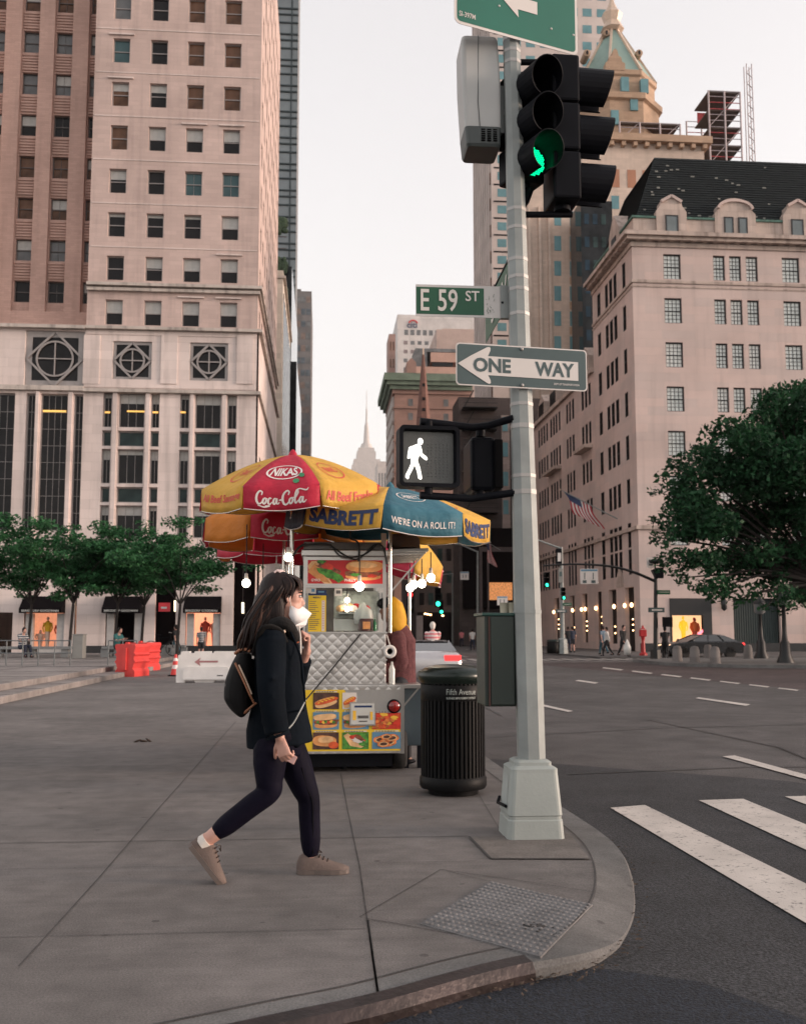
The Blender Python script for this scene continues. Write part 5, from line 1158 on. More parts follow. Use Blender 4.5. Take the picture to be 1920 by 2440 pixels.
m.face([u_(497+36*math.cos(-2*math.pi*i/16), 1187+39*math.sin(-2*math.pi*i/16)) for i in range(16)]); m.build('walking_figure', M_WALK, lens)
m = MB(); rr = random.Random(2)
for gx in (600, 650, 705, 755, 805, 855):
    for gy in range(1210, 1600, 36):
        c = u_(gx, gy); m.ell(c, .0035, .003, .0035, 6, 4)
m.build('unlit_diodes', mat('unlit_diode', (.07, .07, .07), .3), lens)
a1 = axis(888)+V((-.06, -.02, 0)); sig_arm(ws, [a1, A(1035, 902, 6.72), A(1000, 906, 6.7), A(890, 893, 6.66)], .026)
a2 = axis(1045)+V((-.06, -.02, 0)); sig_arm(ws, [a2, A(1035, 1052, 6.72), A(1000, 1057, 6.7), A(890, 1050, 6.66)], .026)
for u, v0, v1 in ((908, 893, 904), (908, 1030, 1048)): m = MB(); m.tube([A(u, v0, 6.66), A(u, v1, 6.66)], .03, 8); m.build('hub', M_BLK, ws)
w2 = thing('side_walk_signal', 'black pedestrian signal turned side-on between walk figure and pole', 'pedestrian signal', A(1025, 1040, 6.95))
m = MB(); a, b = A(998, 1040, 6.8), A(1050, 925, 6.8); m.box(a.x, 6.8, a.z, b.x, 7.2, b.z); m.build('housing', M_BLK, w2, .03)
m = MB(); m.box(b.x-.012, 6.785, a.z+.02, b.x+.05, 7.22, b.z-.02); m.build('visor', M_BLKD, w2, .01)
for v0, v1 in ((905, 926), (1038, 1056)): m = MB(); m.tube([A(1018, v0, 6.85), A(1018, v1, 6.85)], .035, 8); m.build('hub', M_BLK, w2)
def vehicle_signal(name, label, head, yaw, sec, lit, scale=1.0, d_=.2, L0=.28):
    """three stacked sections with tunnel visors, local -Y is the way it faces"""
    t = thing(name, label, 'traffic light', (0,0,0)); w_ = .31*scale; hh = sec
    for k in range(3):
        z0 = (2-k)*hh; m = MB(); m.box(-w_/2, -d_/2, z0+.006, w_/2, d_/2, z0+hh-.006); s = m.build('section', M_BLK, t, .018)
        rv = .146*scale; nseg = 24; v = MB(); zc = z0+hh/2;
        a0, a1 = -75, 255
        angs = [R(a0+(a1-a0)*i/nseg) for i in range(nseg+1)]
        Lr = lambda a: L0*(.86+.14*math.sin(a))
        ro, ri = rv, rv-.006
        po = [V((ro*math.cos(a), -d_/2, zc+ro*math.sin(a))) for a in angs]; pf = [V((ro*math.cos(a), -d_/2-Lr(a), zc+ro*math.sin(a)-.006)) for a in angs]
        qo = [V((ri*math.cos(a), -d_/2, zc+ri*math.sin(a))) for a in angs]; qf = [V((ri*math.cos(a), -d_/2-Lr(a), zc+ri*math.sin(a)-.006)) for a in angs]
        for i in range(nseg):
            v.face([po[i], pf[i], pf[i+1], po[i+1]], True); v.face([qo[i], qo[i+1], qf[i+1], qf[i]], True); v.face([pf[i], qf[i], qf[i+1], pf[i+1]])
        v.build('visor', M_BLK, s)
        n = MB(); n.lathe([(.02, .03), (.09*scale, .022), (.135*scale, 0)], (0, -d_/2-.002, zc), 20, True, 0, Matrix.Rotation(R(90), 3, 'X')); le = n.build('lens', M_BLKD, s)
        if k == lit:
            q = MB()
            for gx in range(-7, 8):
                for gz in range(-7, 8):
                    x, z = gx*.0165*scale+(gz % 2)*.008, gz*.0165*scale
                    if x*x+z*z < (.122*scale)**2: q.ell((x, -d_/2-.034, zc+z), .0062, .006, .0062, 6, 4)
            q.build('green_diodes', glow('green_led', (.0, .55, .2), .6), le)
    for z in (0, 3*hh): m = MB(); m.lathe([(.06, z-.03), (.06, z+.03)], (0,0,0), 10); m.build('hub', M_BLK, t)
    return move(t, head, yaw)
c1 = A(1105, 396, 6.78); sec = (A(1105, 170, 6.78).z-c1.z)/3
tl1 = vehicle_signal('traffic_light', 'black traffic light with a lit green lens on the left of the signal pair', c1, R(21), sec, 2, .86, .2, .29)
c2 = A(1191, 440, 6.72); tl2 = vehicle_signal('traffic_light', 'black traffic light turned away to the right, on the right of the signal pair', c2, R(92), (A(1200, 138, 6.72).z-c2.z)/3, 9)
for (q0, q1) in (((1096, 132), (1212, 132)), ((1104, 455), (1212, 455))):
    m = MB(); a, b = A(*q0, 6.74), A(*q1, 6.74); m.tube([a, b], .022, 8); o_ = m.build('arm', M_BLK, tl2); o_.parent = None
    o_.parent = tl2; o_.matrix_parent_inverse = (Matrix.Translation(tl2.location) @ Matrix.Rotation(R(92), 4, 'Z')).inverted(); o_.location = (0,0,0)
m = MB(); m.tube([A(1122, 402, 6.76), A(1112, 425, 6.74), axis(446)], [.03, .035, .045], 8); o_ = m.build('arm', M_BLK, tl1); o_.matrix_parent_inverse = (Matrix.Translation(tl1.location) @ Matrix.Rotation(R(21), 4, 'Z')).inverted(); o_.location = (0,0,0)
gb = thing('equipment_box', 'pale grey rounded equipment box strapped high on the left of the pole', 'equipment box', A(1010, 330, 6.8))
M_GBX = mat('pale_grey_plastic', (.42, .42, .41), .5, 0, .05, 3); M_GDK = mat('dark_grey_plastic', (.05, .06, .06), .5)
def rbox(mb, c, hx, hy, r, zs, lean):
    rings = []
    for z, s in zs: rings.append([p+V((c[0]+lean*(z-zs[0][0]), c[1], 0)) for p in [V((q.x*1.0, q.y, z)) for q in [V((a*hx/hx, b, 0)) for a, b in [(x, y) for x, y in [(qx*(hx*s-r)+r*math.cos(R(a0+30*k)), qy*(hy*s-r)+r*math.sin(R(a0+30*k))) for qx, qy, a0 in ((1,1,0),(-1,1,90),(-1,-1,180),(1,-1,270)) for k in range(4)]]]]])
    stack(mb, rings)
p0, p1 = A(1019, 329, 6.8), A(1012, 99, 6.8); ln_ = (p1.x-p0.x)/(p1.z-p0.z)-.01; hw = .132; hh = p1.z-p0.z
m = MB(); rbox(m, (p0.x, 6.8), hw, .15, .03, [(p0.z, .86), (p0.z+.02, .93), (p0.z+.14, .98)], ln_); m.build('vent_cover', M_GDK, gb)
m = MB(); rbox(m, (p0.x+ln_*.14, 6.8), hw, .15, .03, [(p0.z+.14, .985), (p0.z+hh*.6, 1.04), (p1.z-.04, 1.0), (p1.z-.01, .95), (p1.z, .86)], ln_); m.build('casing', M_GBX, gb)
for k in range(3):
    for j in range(6): m = MB(); x = p0.x-.02+k*.042; z = p0.z+.035+j*.016; m.box(x, 6.8-.1505, z, x+.028, 6.8-.14, z+.007); m.build('louvre', M_BLKD, gb)
m = MB(); m.bar((p0.x-.03, 6.8-.153, p0.z+.14), (p0.x-.035+ln_*.25, 6.8-.157, p0.z+.32), .004, .004); m.bar((p0.x-.035+ln_*.25, 6.8-.157, p0.z+.32), (p0.x-.01+ln_*hh, 6.8-.15, p1.z-.01), .004, .004); m.build('seam', M_GDK, gb)
m = MB(); q0, q1 = A(1054, 290, 6.8), A(1072, 192, 6.8); m.box(q0.x, 6.74, q0.z, q1.x, 6.86, q1.z); m.build('bracket', M_ALU, gb)
cb = thing('control_cabinet', 'dark green metal control cabinet strapped to the pole above the base', 'control box', A(1055, 1500, 6.75))
M_CAB = mat('dark_green_paint', (.012, .022, .017), .45, 0, .15, 3, bump=.06, bscale=40); M_CABS = mat('green_edge_paint', (.01, .05, .04), .4, 0, .15, 3)
a, b = A(1044, 1498, 6.66), A(1098, 1304, 6.66); wl = A(1014, 1400, 6.95).x
m = MB(); m.box(a.x-.05, 6.665, a.z, b.x-.02, 7.02, b.z); m.build('case', M_CAB, cb, .008)
m = MB(); m.box(a.x-.068, 6.65, b.z-.004, b.x-.012, 7.03, b.z+.016); m.build('lid', M_CABS, cb, .004)
m = MB(); m.box(a.x-.012, 6.652, a.z+.012, b.x-.03, 6.6645, b.z-.012); m.build('door', M_CAB, cb, .004)
m = MB(); m.box(a.x-.025, 6.648, a.z+.006, a.x-.016, 6.66, b.z-.01); m.build('hinge', mat('rust_seam', (.06, .02, .015), .6), cb)
m = MB(); q = axis(1400); m.box(b.x-.03, 6.72, a.z+.06, q.x-.03, 6.8, a.z+.12); m.box(b.x-.03, 6.72, b.z-.12, q.x-.03, 6.8, b.z-.06); m.build('bracket', M_CAB, cb)
for k, u in enumerate((1068, 1084)):
    c = A(u, 1290, 6.78); cup = MB(); cup.lathe([(.026, b.z+.0165), (.031, b.z+.085), (.033, b.z+.087), (.0, b.z+.089)], (c.x, c.y, 0), 12); tag(cup.build('paper_cup', mat('cup_paper', (.5, .46, .36), .7) if k == 0 else MATS['cup_paper'], None), 'pale paper cup left on the control cabinet, ' + ('away from' if k == 0 else 'close to')+' the pole', 'cup', 'cups left on the cabinet')
T = [G(890, 1960), G(1040, 1870), G(1255, 1916), G(1145, 2030)]
dz = lambda p: Z*(drop(p)*.2+.007)
tp = thing('tactile_paving', 'grey tactile paving plate with raised domes on the corner ramp', 'tactile paving', T[0]); m = MB()
T2 = [T[0]+Z*.005, T[1]+Z*.005, T[2]+Z*(drop(T[2])*.1+.005), T[3]+Z*(drop(T[3])*.1+.005)]; m.face(T2[::-1] if (T2[1]-T2[0]).cross(T2[2]-T2[0]).z < 0 else T2)
for i in range(4): m.face([T2[i], T2[(i+1) % 4], T2[(i+1) % 4]-Z*.03, T2[i]-Z*.03])
M_TACT = concrete('tactile_grey', (.175, .17, .172)); m.build('slab', M_TACT, tp)
m = MB(); nu, nv = 17, 19
for i in range(nu):
    for j in range(nv):
        a, b = (i+.5)/nu, (j+.5)/nv; q = (T2[0]*(1-a)+T2[1]*a)*(1-b)+(T2[3]*(1-a)+T2[2]*a)*b
        m.lathe([(.0125, 0), (.0115, .004), (.007, .0065), (0, .007)], q, 8)
o_ = m.build('dome', M_TACT, tp); o_['kind'] = 'stuff'
m = MB(); rr = random.Random(8)
for k in range(26):
    q = G(1138+rr.gauss(0, 16), 1965+rr.gauss(0, 3.4)); m.ell(q+dz(q)+Z*.006, rr.uniform(.006, .02), rr.uniform(.004, .008), .003, 6, 4, Matrix.Rotation(rr.uniform(-.5, .5), 3, 'Z'))
m.build('stain', M_JOINT, tp)
# ================================================================ food cart
YF = 9.6
def cloth(name, col, thru=.3, var=.08, rough=.6):
    m, nt, b = _nt(name); N = nt.nodes; L = nt.links
    b.inputs['Roughness'].default_value = rough; b.inputs['Specular IOR Level'].default_value = .3
    g = N.new('ShaderNodeTexCoord'); n = N.new('ShaderNodeTexNoise'); n.inputs['Scale'].default_value = 4; n.inputs['Detail'].default_value = 6; L.new(g.outputs['Object'], n.inputs[0])
    r = N.new('ShaderNodeMapRange'); r.inputs[1].default_value = .3; r.inputs[2].default_value = .7; r.inputs[3].default_value = 1-var; r.inputs[4].default_value = 1+var; L.new(n.outputs[0], r.inputs[0])
    sc = N.new('ShaderNodeVectorMath'); sc.operation = 'SCALE'; sc.inputs[0].default_value = col; L.new(r.outputs[0], sc.inputs['Scale']); L.new(sc.outputs[0], b.inputs['Base Color'])
    t = N.new('ShaderNodeBsdfTranslucent'); L.new(sc.outputs[0], t.inputs[0]); mx = N.new('ShaderNodeMixShader'); mx.inputs[0].default_value = thru
    L.new(b.outputs[0], mx.inputs[1]); L.new(t.outputs[0], mx.inputs[2]); L.new(mx.outputs[0], N['Material Output'].inputs[0])
    n2 = N.new('ShaderNodeTexNoise'); n2.inputs['Scale'].default_value = 7; n2.inputs['Detail'].default_value = 3; L.new(g.outputs['Object'], n2.inputs[0])
    bp = N.new('ShaderNodeBump'); bp.inputs['Strength'].default_value = .7; bp.inputs['Distance'].default_value = .04; L.new(n2.outputs[0], bp.inputs['Height']); L.new(bp.outputs[0], b.inputs['Normal'])
    MATS[name] = m; return m
C_RED = cloth('red_umbrella_cloth', (.60, .034, .072)); C_YEL = cloth('yellow_umbrella_cloth', (.76, .46, .085)); C_BLUE = cloth('blue_umbrella_cloth', (.06, .19, .255)); C_BLUE_SHADE = cloth('shaded_blue_umbrella_cloth', (.02, .03, .06)); C_PINK = cloth('pink_umbrella_cloth', (.7, .08, .16))  # navy tone is blue cloth darkened for the panel in shadow
C_ORN = cloth('orange_umbrella_cloth', (.68, .24, .035))
M_CHROME = mat('polished_tube', (.55, .53, .50), .22, .9, .08); M_NAVY = mat('navy_print', (.010, .028, .10), .6); M_WPR = mat('white_print', (.72, .66, .62), .6); M_RPR = mat('red_print', (.62, .07, .05), .6); M_GPR = mat('green_print', (.03, .2, .08), .6)
COLA = [[(.36,.70,.5),(.40,.90,.9),(.27,.98,1),(.10,.72,1.2),(.06,.36,1.3),(.16,.10,1.2),(.30,.12,.9),(.40,.28,.5)], [(.58,.50,.9),(.47,.42,1.1),(.42,.22,1.1),(.50,.10,1),(.60,.24,1),(.62,.42,.9),(.57,.50,.8),(.70,.46,.5)], [(.92,.46,.6),(.84,.52,.9),(.74,.36,1.1),(.74,.14,1.1),(.84,.10,.8),(.95,.24,.5)], [(1.22,.46,.6),(1.10,.48,.9),(1.02,.26,1.1),(1.06,.10,1),(1.16,.20,.9),(1.23,.48,1),(1.21,.18,1.1),(1.30,.12,.7),(1.38,.24,.4)], [(1.36,.36,.9),(1.50,.40,.9)],
 [(1.90,.70,.5),(1.95,.92,.9),(1.82,1.0,1),(1.62,.76,1.2),(1.56,.38,1.3),(1.66,.08,1.2),(1.82,.10,1),(1.98,.34,.5)], [(2.10,.50,.9),(1.99,.42,1.1),(1.95,.22,1.1),(2.03,.10,1),(2.13,.24,1),(2.15,.42,.9),(2.10,.50,.8),(2.24,.50,.5)], [(2.26,.36,.5),(2.46,.80,.9),(2.42,1.02,.9),(2.32,.74,1.1),(2.27,.30,1.1),(2.34,.10,.9),(2.48,.30,.5)], [(2.74,.46,.6),(2.62,.48,.9),(2.54,.26,1.1),(2.58,.10,1),(2.68,.20,.9),(2.75,.48,1),(2.73,.18,1.1),(2.82,.10,.8),(2.95,.26,.4)],
 [(.12,.00,.4),(.5,-.12,.9),(.8,-.02,.9),(.55,-.04,.6)], [(2.42,1.02,.8),(2.6,1.06,.8),(2.95,.92,.9),(3.08,1.06,.3)]]
def umbrella(name, label, apex, r, drop, val, mats, a_off, n=8, tilt=(0,0), pole_to=None, deco=None, group='cart umbrellas', crown=None):
    """panels hang between curved ribs, each with its flap; deco maps panel index -> drawing function"""
    apex = V(apex); t = thing(name, label, 'umbrella', apex, group)
    TM = Matrix.Rotation(R(tilt[0]), 3, 'Y') @ Matrix.Rotation(R(tilt[1]), 3, 'X')
    def S(i, s_, q):
        a0, a1 = R(a_off+360*i/n), R(a_off+360*(i+1)/n)
        qq = min(q, 1.0); rad = r*qq; z = -drop*(qq**1.65)
        p0 = V((rad*math.sin(a0), -rad*math.cos(a0), z)); p1 = V((rad*math.sin(a1), -rad*math.cos(a1), z)); p = p0.lerp(p1, s_)
        sag = math.sin(math.pi*s_)*.035*r*qq; p.z += -sag*(1 if q <= 1 else 1)
        if q > 1:
            h_ = (q-1)*val; c = (V((math.sin((a0+a1)/2), -math.cos((a0+a1)/2), 0))); wv = math.sin(s_*math.pi*3+i*1.7)*.012*(q-1)
            p += V((0,0,-h_))+c*(h_*.10+wv)
        return apex+TM@p
    for i in range(n):
        m = MB(); ns, nq = 6, 8; qs = [k/nq for k in range(nq+1)]+[1.34, 1.67, 2.0]
        G_ = [[S(i, s_/ns, max(q, .03)) for s_ in range(ns+1)] for q in qs]; vs = [p for row in G_ for p in row]
        m.mesh(vs, [(a*(ns+1)+b, (a+1)*(ns+1)+b, (a+1)*(ns+1)+b+1, a*(ns+1)+b+1) for a in range(len(qs)-1) for b in range(ns)], True)
        pa = m.build('panel', mats[i % len(mats)], t); mod = pa.modifiers.new('cloth', 'SOLIDIFY'); mod.thickness = .003
        if deco and i in deco: deco[i](pa, lambda s_, q, d=.006, i=i: S(i, s_, q)+TM@V((math.sin(R(a_off+360*(i+.5)/n))*d, -math.cos(R(a_off+360*(i+.5)/n))*d, d*.6)))
        e = MB(); e.tube([S(i, s_/6, 2.0) for s_ in range(7)], .005, 4, cap=False); e.build('hem', M_WPR if i % 2 == 0 else M_CHROME, pa)
    for i in range(n):
        m = MB(); m.tube([S(i, 0, k/6)-Z*.012 for k in range(7)], .006, 5); m.build('rib', M_CHROME, t)
    m = MB(); m.lathe([(.05, -.02), (.035, .02), (.012, .05), (0, .055)], apex, 10); m.build('finial', crown or C_RED, t)
    if pole_to is not None: m = MB(); m.tube([apex-Z*.01, V((apex.x, apex.y, pole_to))], .019, 10); m.build('pole', M_CHROME, t)
    return t
def flap_text(txt, mt, x0, x1, q0, q1, bold=.02, shear=0):
    def f(pa, P):
        m = MB(); put_text(m, txt, (0,0,0), (1,0,0), (0,0,1), 1, 1, bold, shear, fn=lambda x, y: P(x0+(x1-x0)*x, q1+(q0-q1)*y)); m.build('lettering', mt, pa)
    return f
def many(*fs):
    def f(pa, P):
        for q in fs: q(pa, P)
    return f
def script(mt, x0, x1, q0, q1):
    def f(pa, P):
        m = MB(); strokes(m, COLA, lambda x, y: P(x0+(x1-x0)*x/3.1, q1+(q0-q1)*(y+.14)/1.2), .105); m.build('script_lettering', mt, pa)
    return f
def ring_(mt, cx, cq, rx, rq, wd=.08, fill=False):
    def f(pa, P):
        m = MB(); k = 28; C = lambda a, s_: P(cx+rx*s_*math.cos(a), cq+rq*s_*math.sin(a))
        for i in range(k):
            a, b = 2*math.pi*i/k, 2*math.pi*(i+1)/k; m.face([C(a, 1), C(b, 1), C(b, 1-wd), C(a, 1-wd)])
        m.build('emblem_ring', mt, pa)
    return f
def dots(mt, pts, rx, rq):
    def f(pa, P):
        m = MB()
        for x, q in pts: m.face([P(x+rx*math.cos(2*math.pi*i/8), q-rq*math.sin(2*math.pi*i/8), .008) for i in range(8)])
        m.build('emblem_leaf', mt, pa)
    return f
ap = A(621, 964, YF)
red_front = many(ring_(M_WPR, .5, .70, .34, .155, .10), flap_text('NIKAS', M_WPR, .25, .75, .615, .79, .03, .15), dots(M_GPR, [(.80, .80), (.70, .90)], .05, .045), script(M_WPR, .16, .86, 1.12, 1.88))
yel_side = many(ring_(M_RPR, .5, .66, .24, .19, .08), flap_text('FRANKS', M_RPR, .36, .64, .60, .72, .02))
ud = lambda u, a, r, f, b, ti=0: (r, a.z-A(u, f, a.y-r*.95).z-r*math.sin(R(ti)), A(u, f, a.y-r*.95).z-A(u, b, a.y-r*.97).z)
umbrella('cart_umbrella', 'red and yellow sausage umbrella with red cap over the left of the food cart', ap, *ud(621, ap, .89, 1026, 1074, 6), [C_RED, C_YEL], -29, tilt=(-2.5, 6), pole_to=1.36,
         deco={0: red_front, 1: many(yel_side, flap_text('All Beef Franks', M_RPR, .08, .9, 1.25, 1.7, .02, .2)), 7: many(yel_side, flap_text('All Beef Sausage', M_RPR, .06, .95, 1.2, 1.65, .02, .2))})
ap = A(827, 1033, YF+.1)
umbrella('cart_umbrella', 'yellow and blue umbrella with blue cap over the right of the food cart', ap, *ud(760, ap, 1.0, 1072, 1122, 3), [C_BLUE, C_YEL, C_BLUE, C_YEL, C_BLUE, C_YEL, C_BLUE_SHADE, C_YEL], -6, tilt=(4, 3), pole_to=1.32, crown=C_BLUE,
         deco={0: many(flap_text("WE'RE ON A ROLL IT!", M_WPR, .10, .9, 1.38, 1.68, .01), ring_(M_WPR, .5, .60, .3, .14, .07), flap_text('SABRETT', M_WPR, .32, .68, .55, .66, .01)), 7: many(flap_text('SABRETT', M_NAVY, .05, .95, 1.16, 1.82, .05), ring_(M_RPR, .5, .6, .3, .16, .05)), 1: many(flap_text('SABRETT', M_NAVY, .05, .95, 1.16, 1.82, .05), ring_(M_RPR, .5, .6, .3, .16, .05)), 3: flap_text('SABRETT', M_NAVY, .08, .92, 1.18, 1.8, .05), 5: flap_text('SABRETT', M_NAVY, .08, .92, 1.18, 1.8, .05)})
ap = A(604, 1034, 11.3)
umbrella('cart_umbrella', 'second red and yellow umbrella half hidden behind the sausage umbrella', ap, .92, .40, .25, [C_RED, C_ORN], -20, pole_to=.0, deco={0: script(M_WPR, .16, .86, 1.12, 1.88)})
ap = A(612, 1078, 13.3)
umbrella('cart_umbrella', 'hindmost red umbrella, lowest of those on the left, seen from below', ap, .92, .42, .25, [C_RED, C_RED, C_ORN], 12, pole_to=.0)
ap = A(868, 1128, 11.9)
umbrella('cart_umbrella', 'small tilted pink and yellow umbrella at the street side of the cart', ap, .56, .30, .20, [C_PINK, C_YEL], 60, tilt=(18, 0), pole_to=.9, deco={0: flap_text('HOT DOG', M_RPR, .2, .8, 1.2, 1.7, .02)})
def quilt(name, col, k):
    m, nt, b = _nt(name); N = nt.nodes; L = nt.links; b.inputs['Metallic'].default_value = .85; b.inputs['Roughness'].default_value = .33
    g = N.new('ShaderNodeNewGeometry'); sp = N.new('ShaderNodeSeparateXYZ'); L.new(g.outputs['Position'], sp.inputs[0])
    def mth(op, a, c=None):
        q = N.new('ShaderNodeMath'); q.operation = op
        for i, x in enumerate((a, c)):
            if x is None: continue
            if isinstance(x, (int, float)): q.inputs[i].default_value = x
            else: L.new(x, q.inputs[i])
        return q.outputs[0]
    ad = mth('ADD', sp.outputs[0], sp.outputs[1])
    s1 = mth('ABSOLUTE', mth('SINE', mth('MULTIPLY', mth('ADD', ad, mth('MULTIPLY', sp.outputs[2], 1.0)), k))); s2 = mth('ABSOLUTE', mth('SINE', mth('MULTIPLY', mth('SUBTRACT', ad, mth('MULTIPLY', sp.outputs[2], 1.0)), k)))
    h_ = mth('POWER', mth('MULTIPLY', s1, s2), .6)
    bp = N.new('ShaderNodeBump'); bp.inputs['Strength'].default_value = 1; bp.inputs['Distance'].default_value = .0026; L.new(h_, bp.inputs['Height']); L.new(bp.outputs[0], b.inputs['Normal'])
    n = N.new('ShaderNodeTexNoise'); n.inputs['Scale'].default_value = 5; n.inputs['Detail'].default_value = 5; L.new(g.outputs['Position'], n.inputs[0])
    r = N.new('ShaderNodeMapRange'); r.inputs[1].default_value = .3; r.inputs[2].default_value = .7; r.inputs[3].default_value = .8; r.inputs[4].default_value = 1.12; L.new(n.outputs[0], r.inputs[0])
    sc = N.new('ShaderNodeVectorMath'); sc.operation = 'SCALE'; sc.inputs[0].default_value = col; L.new(r.outputs[0], sc.inputs['Scale']); L.new(sc.outputs[0], b.inputs['Base Color']); MATS[name] = m; return m
M_QUILT = quilt('quilted_steel', (.60, .575, .55), 31); M_SS = mat('stainless_steel', (.50, .48, .46), .3, .9, .12, 4); M_SSD = mat('greasy_steel', (.13, .12, .115), .45, .6, .3, 5)
M_CGLASS = None
m_, nt_, b_ = _nt('case_glass'); b_.inputs['Base Color'].default_value = (.9, .95, .93, 1); b_.inputs['Transmission Weight'].default_value = 1; b_.inputs['Roughness'].default_value = .03; b_.inputs['IOR'].default_value = 1.12; M_CGLASS = m_
fX = lambda u: A(u, 1450, YF).x; fZ = lambda v: A(740, v, YF).z
x0, x1, X0, X1 = fX(641), fX(818), fX(604), fX(855); LEN = 2.1
cart = thing('food_cart', 'quilted steel food cart with glass case, yellow menu and food pictures, behind the walking woman', 'food cart', ((X0+X1)/2, YF, 0))
m = MB(); m.box(X0, YF, fZ(1598), X1, YF+LEN, fZ(1452)); m.build('lower_body', M_QUILT, cart, .006)
m = MB(); m.box(x0, YF+.02, fZ(1452)+.002, x1, YF+LEN, fZ(1400)); m.build('quilted_panel', M_QUILT, cart, .006)
m = MB(); m.box(x0, YF+.03, fZ(1399)+.003, x1, YF+LEN, fZ(1341)); m.build('quilted_panel', M_QUILT, cart, .006)
for v, p in ((1451, .012), (1399, .008), (1341, .012)): m = MB(); m.box(x0-.01, YF-p+.02, fZ(v)-.008, x1+.012, YF+.06, fZ(v)+.008); m.build('trim', M_SS, cart)
m = MB(); m.box(X0-.006, YF-.006, fZ(1598), X0+.03, YF+.02, fZ(1452)+.004); m.build('corner_trim', M_SS, cart); m = MB(); m.box(X1-.03, YF-.006, fZ(1598), X1+.008, YF+.02, fZ(1452)+.004); m.build('corner_trim', M_SS, cart)
m = MB(); m.box(X0+.05, YF+.1, fZ(1628), X1-.1, YF+LEN-.1, fZ(1598)-.003); m.build('chassis', M_BLK, cart)
M_TYRE = mat('tyre_rubber', (.014, .013, .013), .85, bump=.3, bscale=40)
def wheel(root, c, r, w_, rim, nm='wheel', ax='X'):
    M = Matrix.Rotation(R(90), 3, 'Y') if ax == 'X' else Matrix.Rotation(R(90), 3, 'X')
    m = MB(); m.lathe([(r*.62, -w_/2), (r*.9, -w_/2), (r, -w_*.32), (r, w_*.32), (r*.9, w_/2), (r*.62, w_/2)], c, 20, True, 0, M); wl = m.build(nm, M_TYRE, root)
    m = MB(); m.lathe([(.01, -w_*.3), (r*.2, -w_*.42), (r*.6, -w_*.38), (r*.63, w_*.38), (r*.2, w_*.42), (.01, w_*.3)], c, 16, True, 0, M); m.build('rim', rim, wl); return wl
for x in (X1-.02, X0+.02):
    for y in (YF+.35,): wheel(cart, (x, y, .19), .19, .15, M_SSD)
m = MB(); m.tube([((x0+x1)/2, YF+.2, fZ(1600)), ((x0+x1)/2, YF+.2, .02)], .03, 8); m.build('jack_leg', M_BLK, cart)
zc0, zc1, zh = fZ(1341), fZ(1243), fZ(1143)
for x in (x0+.012, x1-.012):
    for y in (YF+.05, YF+LEN-.05): m = MB(); m.box(x-.013, y-.013, zc0+.008, x+.013, y+.013, zh-.05); m.build('upright', M_SS, cart)
for z in (zc1, zc1+.02): pass
m = MB(); m.box(x0, YF+.035, fZ(1243)-.012, x1, YF+.06, fZ(1243)+.006); m.build('rail', M_SS, cart)
sg0, sg1 = fZ(1237), fZ(1187); sx0, sx1 = fX(650), fX(811)
m = MB(); m.box(sx0-.022, YF+.03, sg0-.02, sx1+.022, YF+.075, sg1+.03); ps = m.build('picture_frame', M_SS, cart)
def flat(mb, pts, y, mt=None): mb.face([(p[0], y, p[1]) for p in pts])
def blob(cx, cz, rx, rz, rot=0, n=16, sq=1.0, wob=0, sd=0):
    q = random.Random(sd); out = []
    for i in range(n):
        a = 2*math.pi*i/n; c_, s_ = math.cos(a), math.sin(a); k = 1+q.uniform(-wob, wob); x = rx*k*math.copysign(abs(c_)**sq, c_); z = rz*k*math.copysign(abs(s_)**sq, s_)
        out.append((cx+x*math.cos(rot)-z*math.sin(rot), cz+x*math.sin(rot)+z*math.cos(rot)))
    return out
M_FRED = mat('picture_red', (.50, .018, .02), .45); M_BUN = mat('picture_bun', (.62, .27, .09), .5, var=.3, scale=14); M_BUNL = mat('picture_bread', (.70, .42, .20), .5, var=.25, scale=16); M_SAUS = mat('picture_sausage', (.60, .09, .025), .4, var=.3, scale=18); M_MEAT = mat('picture_meat', (.22, .07, .035), .5, var=.7, scale=30); M_LETT = mat('picture_lettuce', (.06, .22, .03), .5, var=.6, scale=30); M_MUST = mat('picture_mustard', (.78, .45, .05), .4); M_FRY = mat('picture_fries', (.62, .17, .04), .5, var=.6, scale=25); M_PYEL = mat('menu_yellow', (.70, .47, .02), .5, var=.05); M_PDARK = mat('picture_dark', (.07, .03, .02), .5, var=.6, scale=20); M_PWHT = mat('picture_plate', (.6, .55, .5), .5, var=.15); M_TOM = mat('picture_tomato', (.55, .04, .02), .4, var=.3, scale=20); M_PBLUE = mat('picture_blue', (.10, .22, .32), .5)
class Pic:
    """a printed picture: flat shapes laid one on the other, one mesh"""
    def __init__(s, x0_, z0_, x1_, z1_, y, bg): s.m = MB(); s.mats = []; s.x, s.z, s.w, s.h, s.y = x0_, z0_, x1_-x0_, z1_-z0_, y; s.k = 0; s.rect(0, 0, 1, 1, bg)
    def _m(s, mt):
        if mt not in s.mats: s.mats.append(mt)
        s.m.cur = s.mats.index(mt)
    def poly(s, pts, mt):
        s._m(mt); s.k += 1; q = [(s.x+s.w*min(1, max(0, a)), s.y-.0012-.0006*s.k, s.z+s.h*min(1, max(0, b))) for a, b in pts]
        ar_ = sum(q[i][0]*q[(i+1) % len(q)][2]-q[(i+1) % len(q)][0]*q[i][2] for i in range(len(q))); s.m.face(q if ar_ > 0 else q[::-1])
    def rect(s, a, b, c, d, mt): s.poly([(a, b), (c, b), (c, d), (a, d)], mt)
    def el(s, cx, cz, rx, rz, mt, rot=0, sq=1.0, wob=0, sd=0, n=18): s.poly(blob(cx, cz, rx, rz, rot, n, sq, wob, sd), mt)
    def done(s, name, parent): return s.m.build(name, s.mats, parent)
p = Pic(sx0, sg0, sx1, sg1, YF+.03, M_FRED)
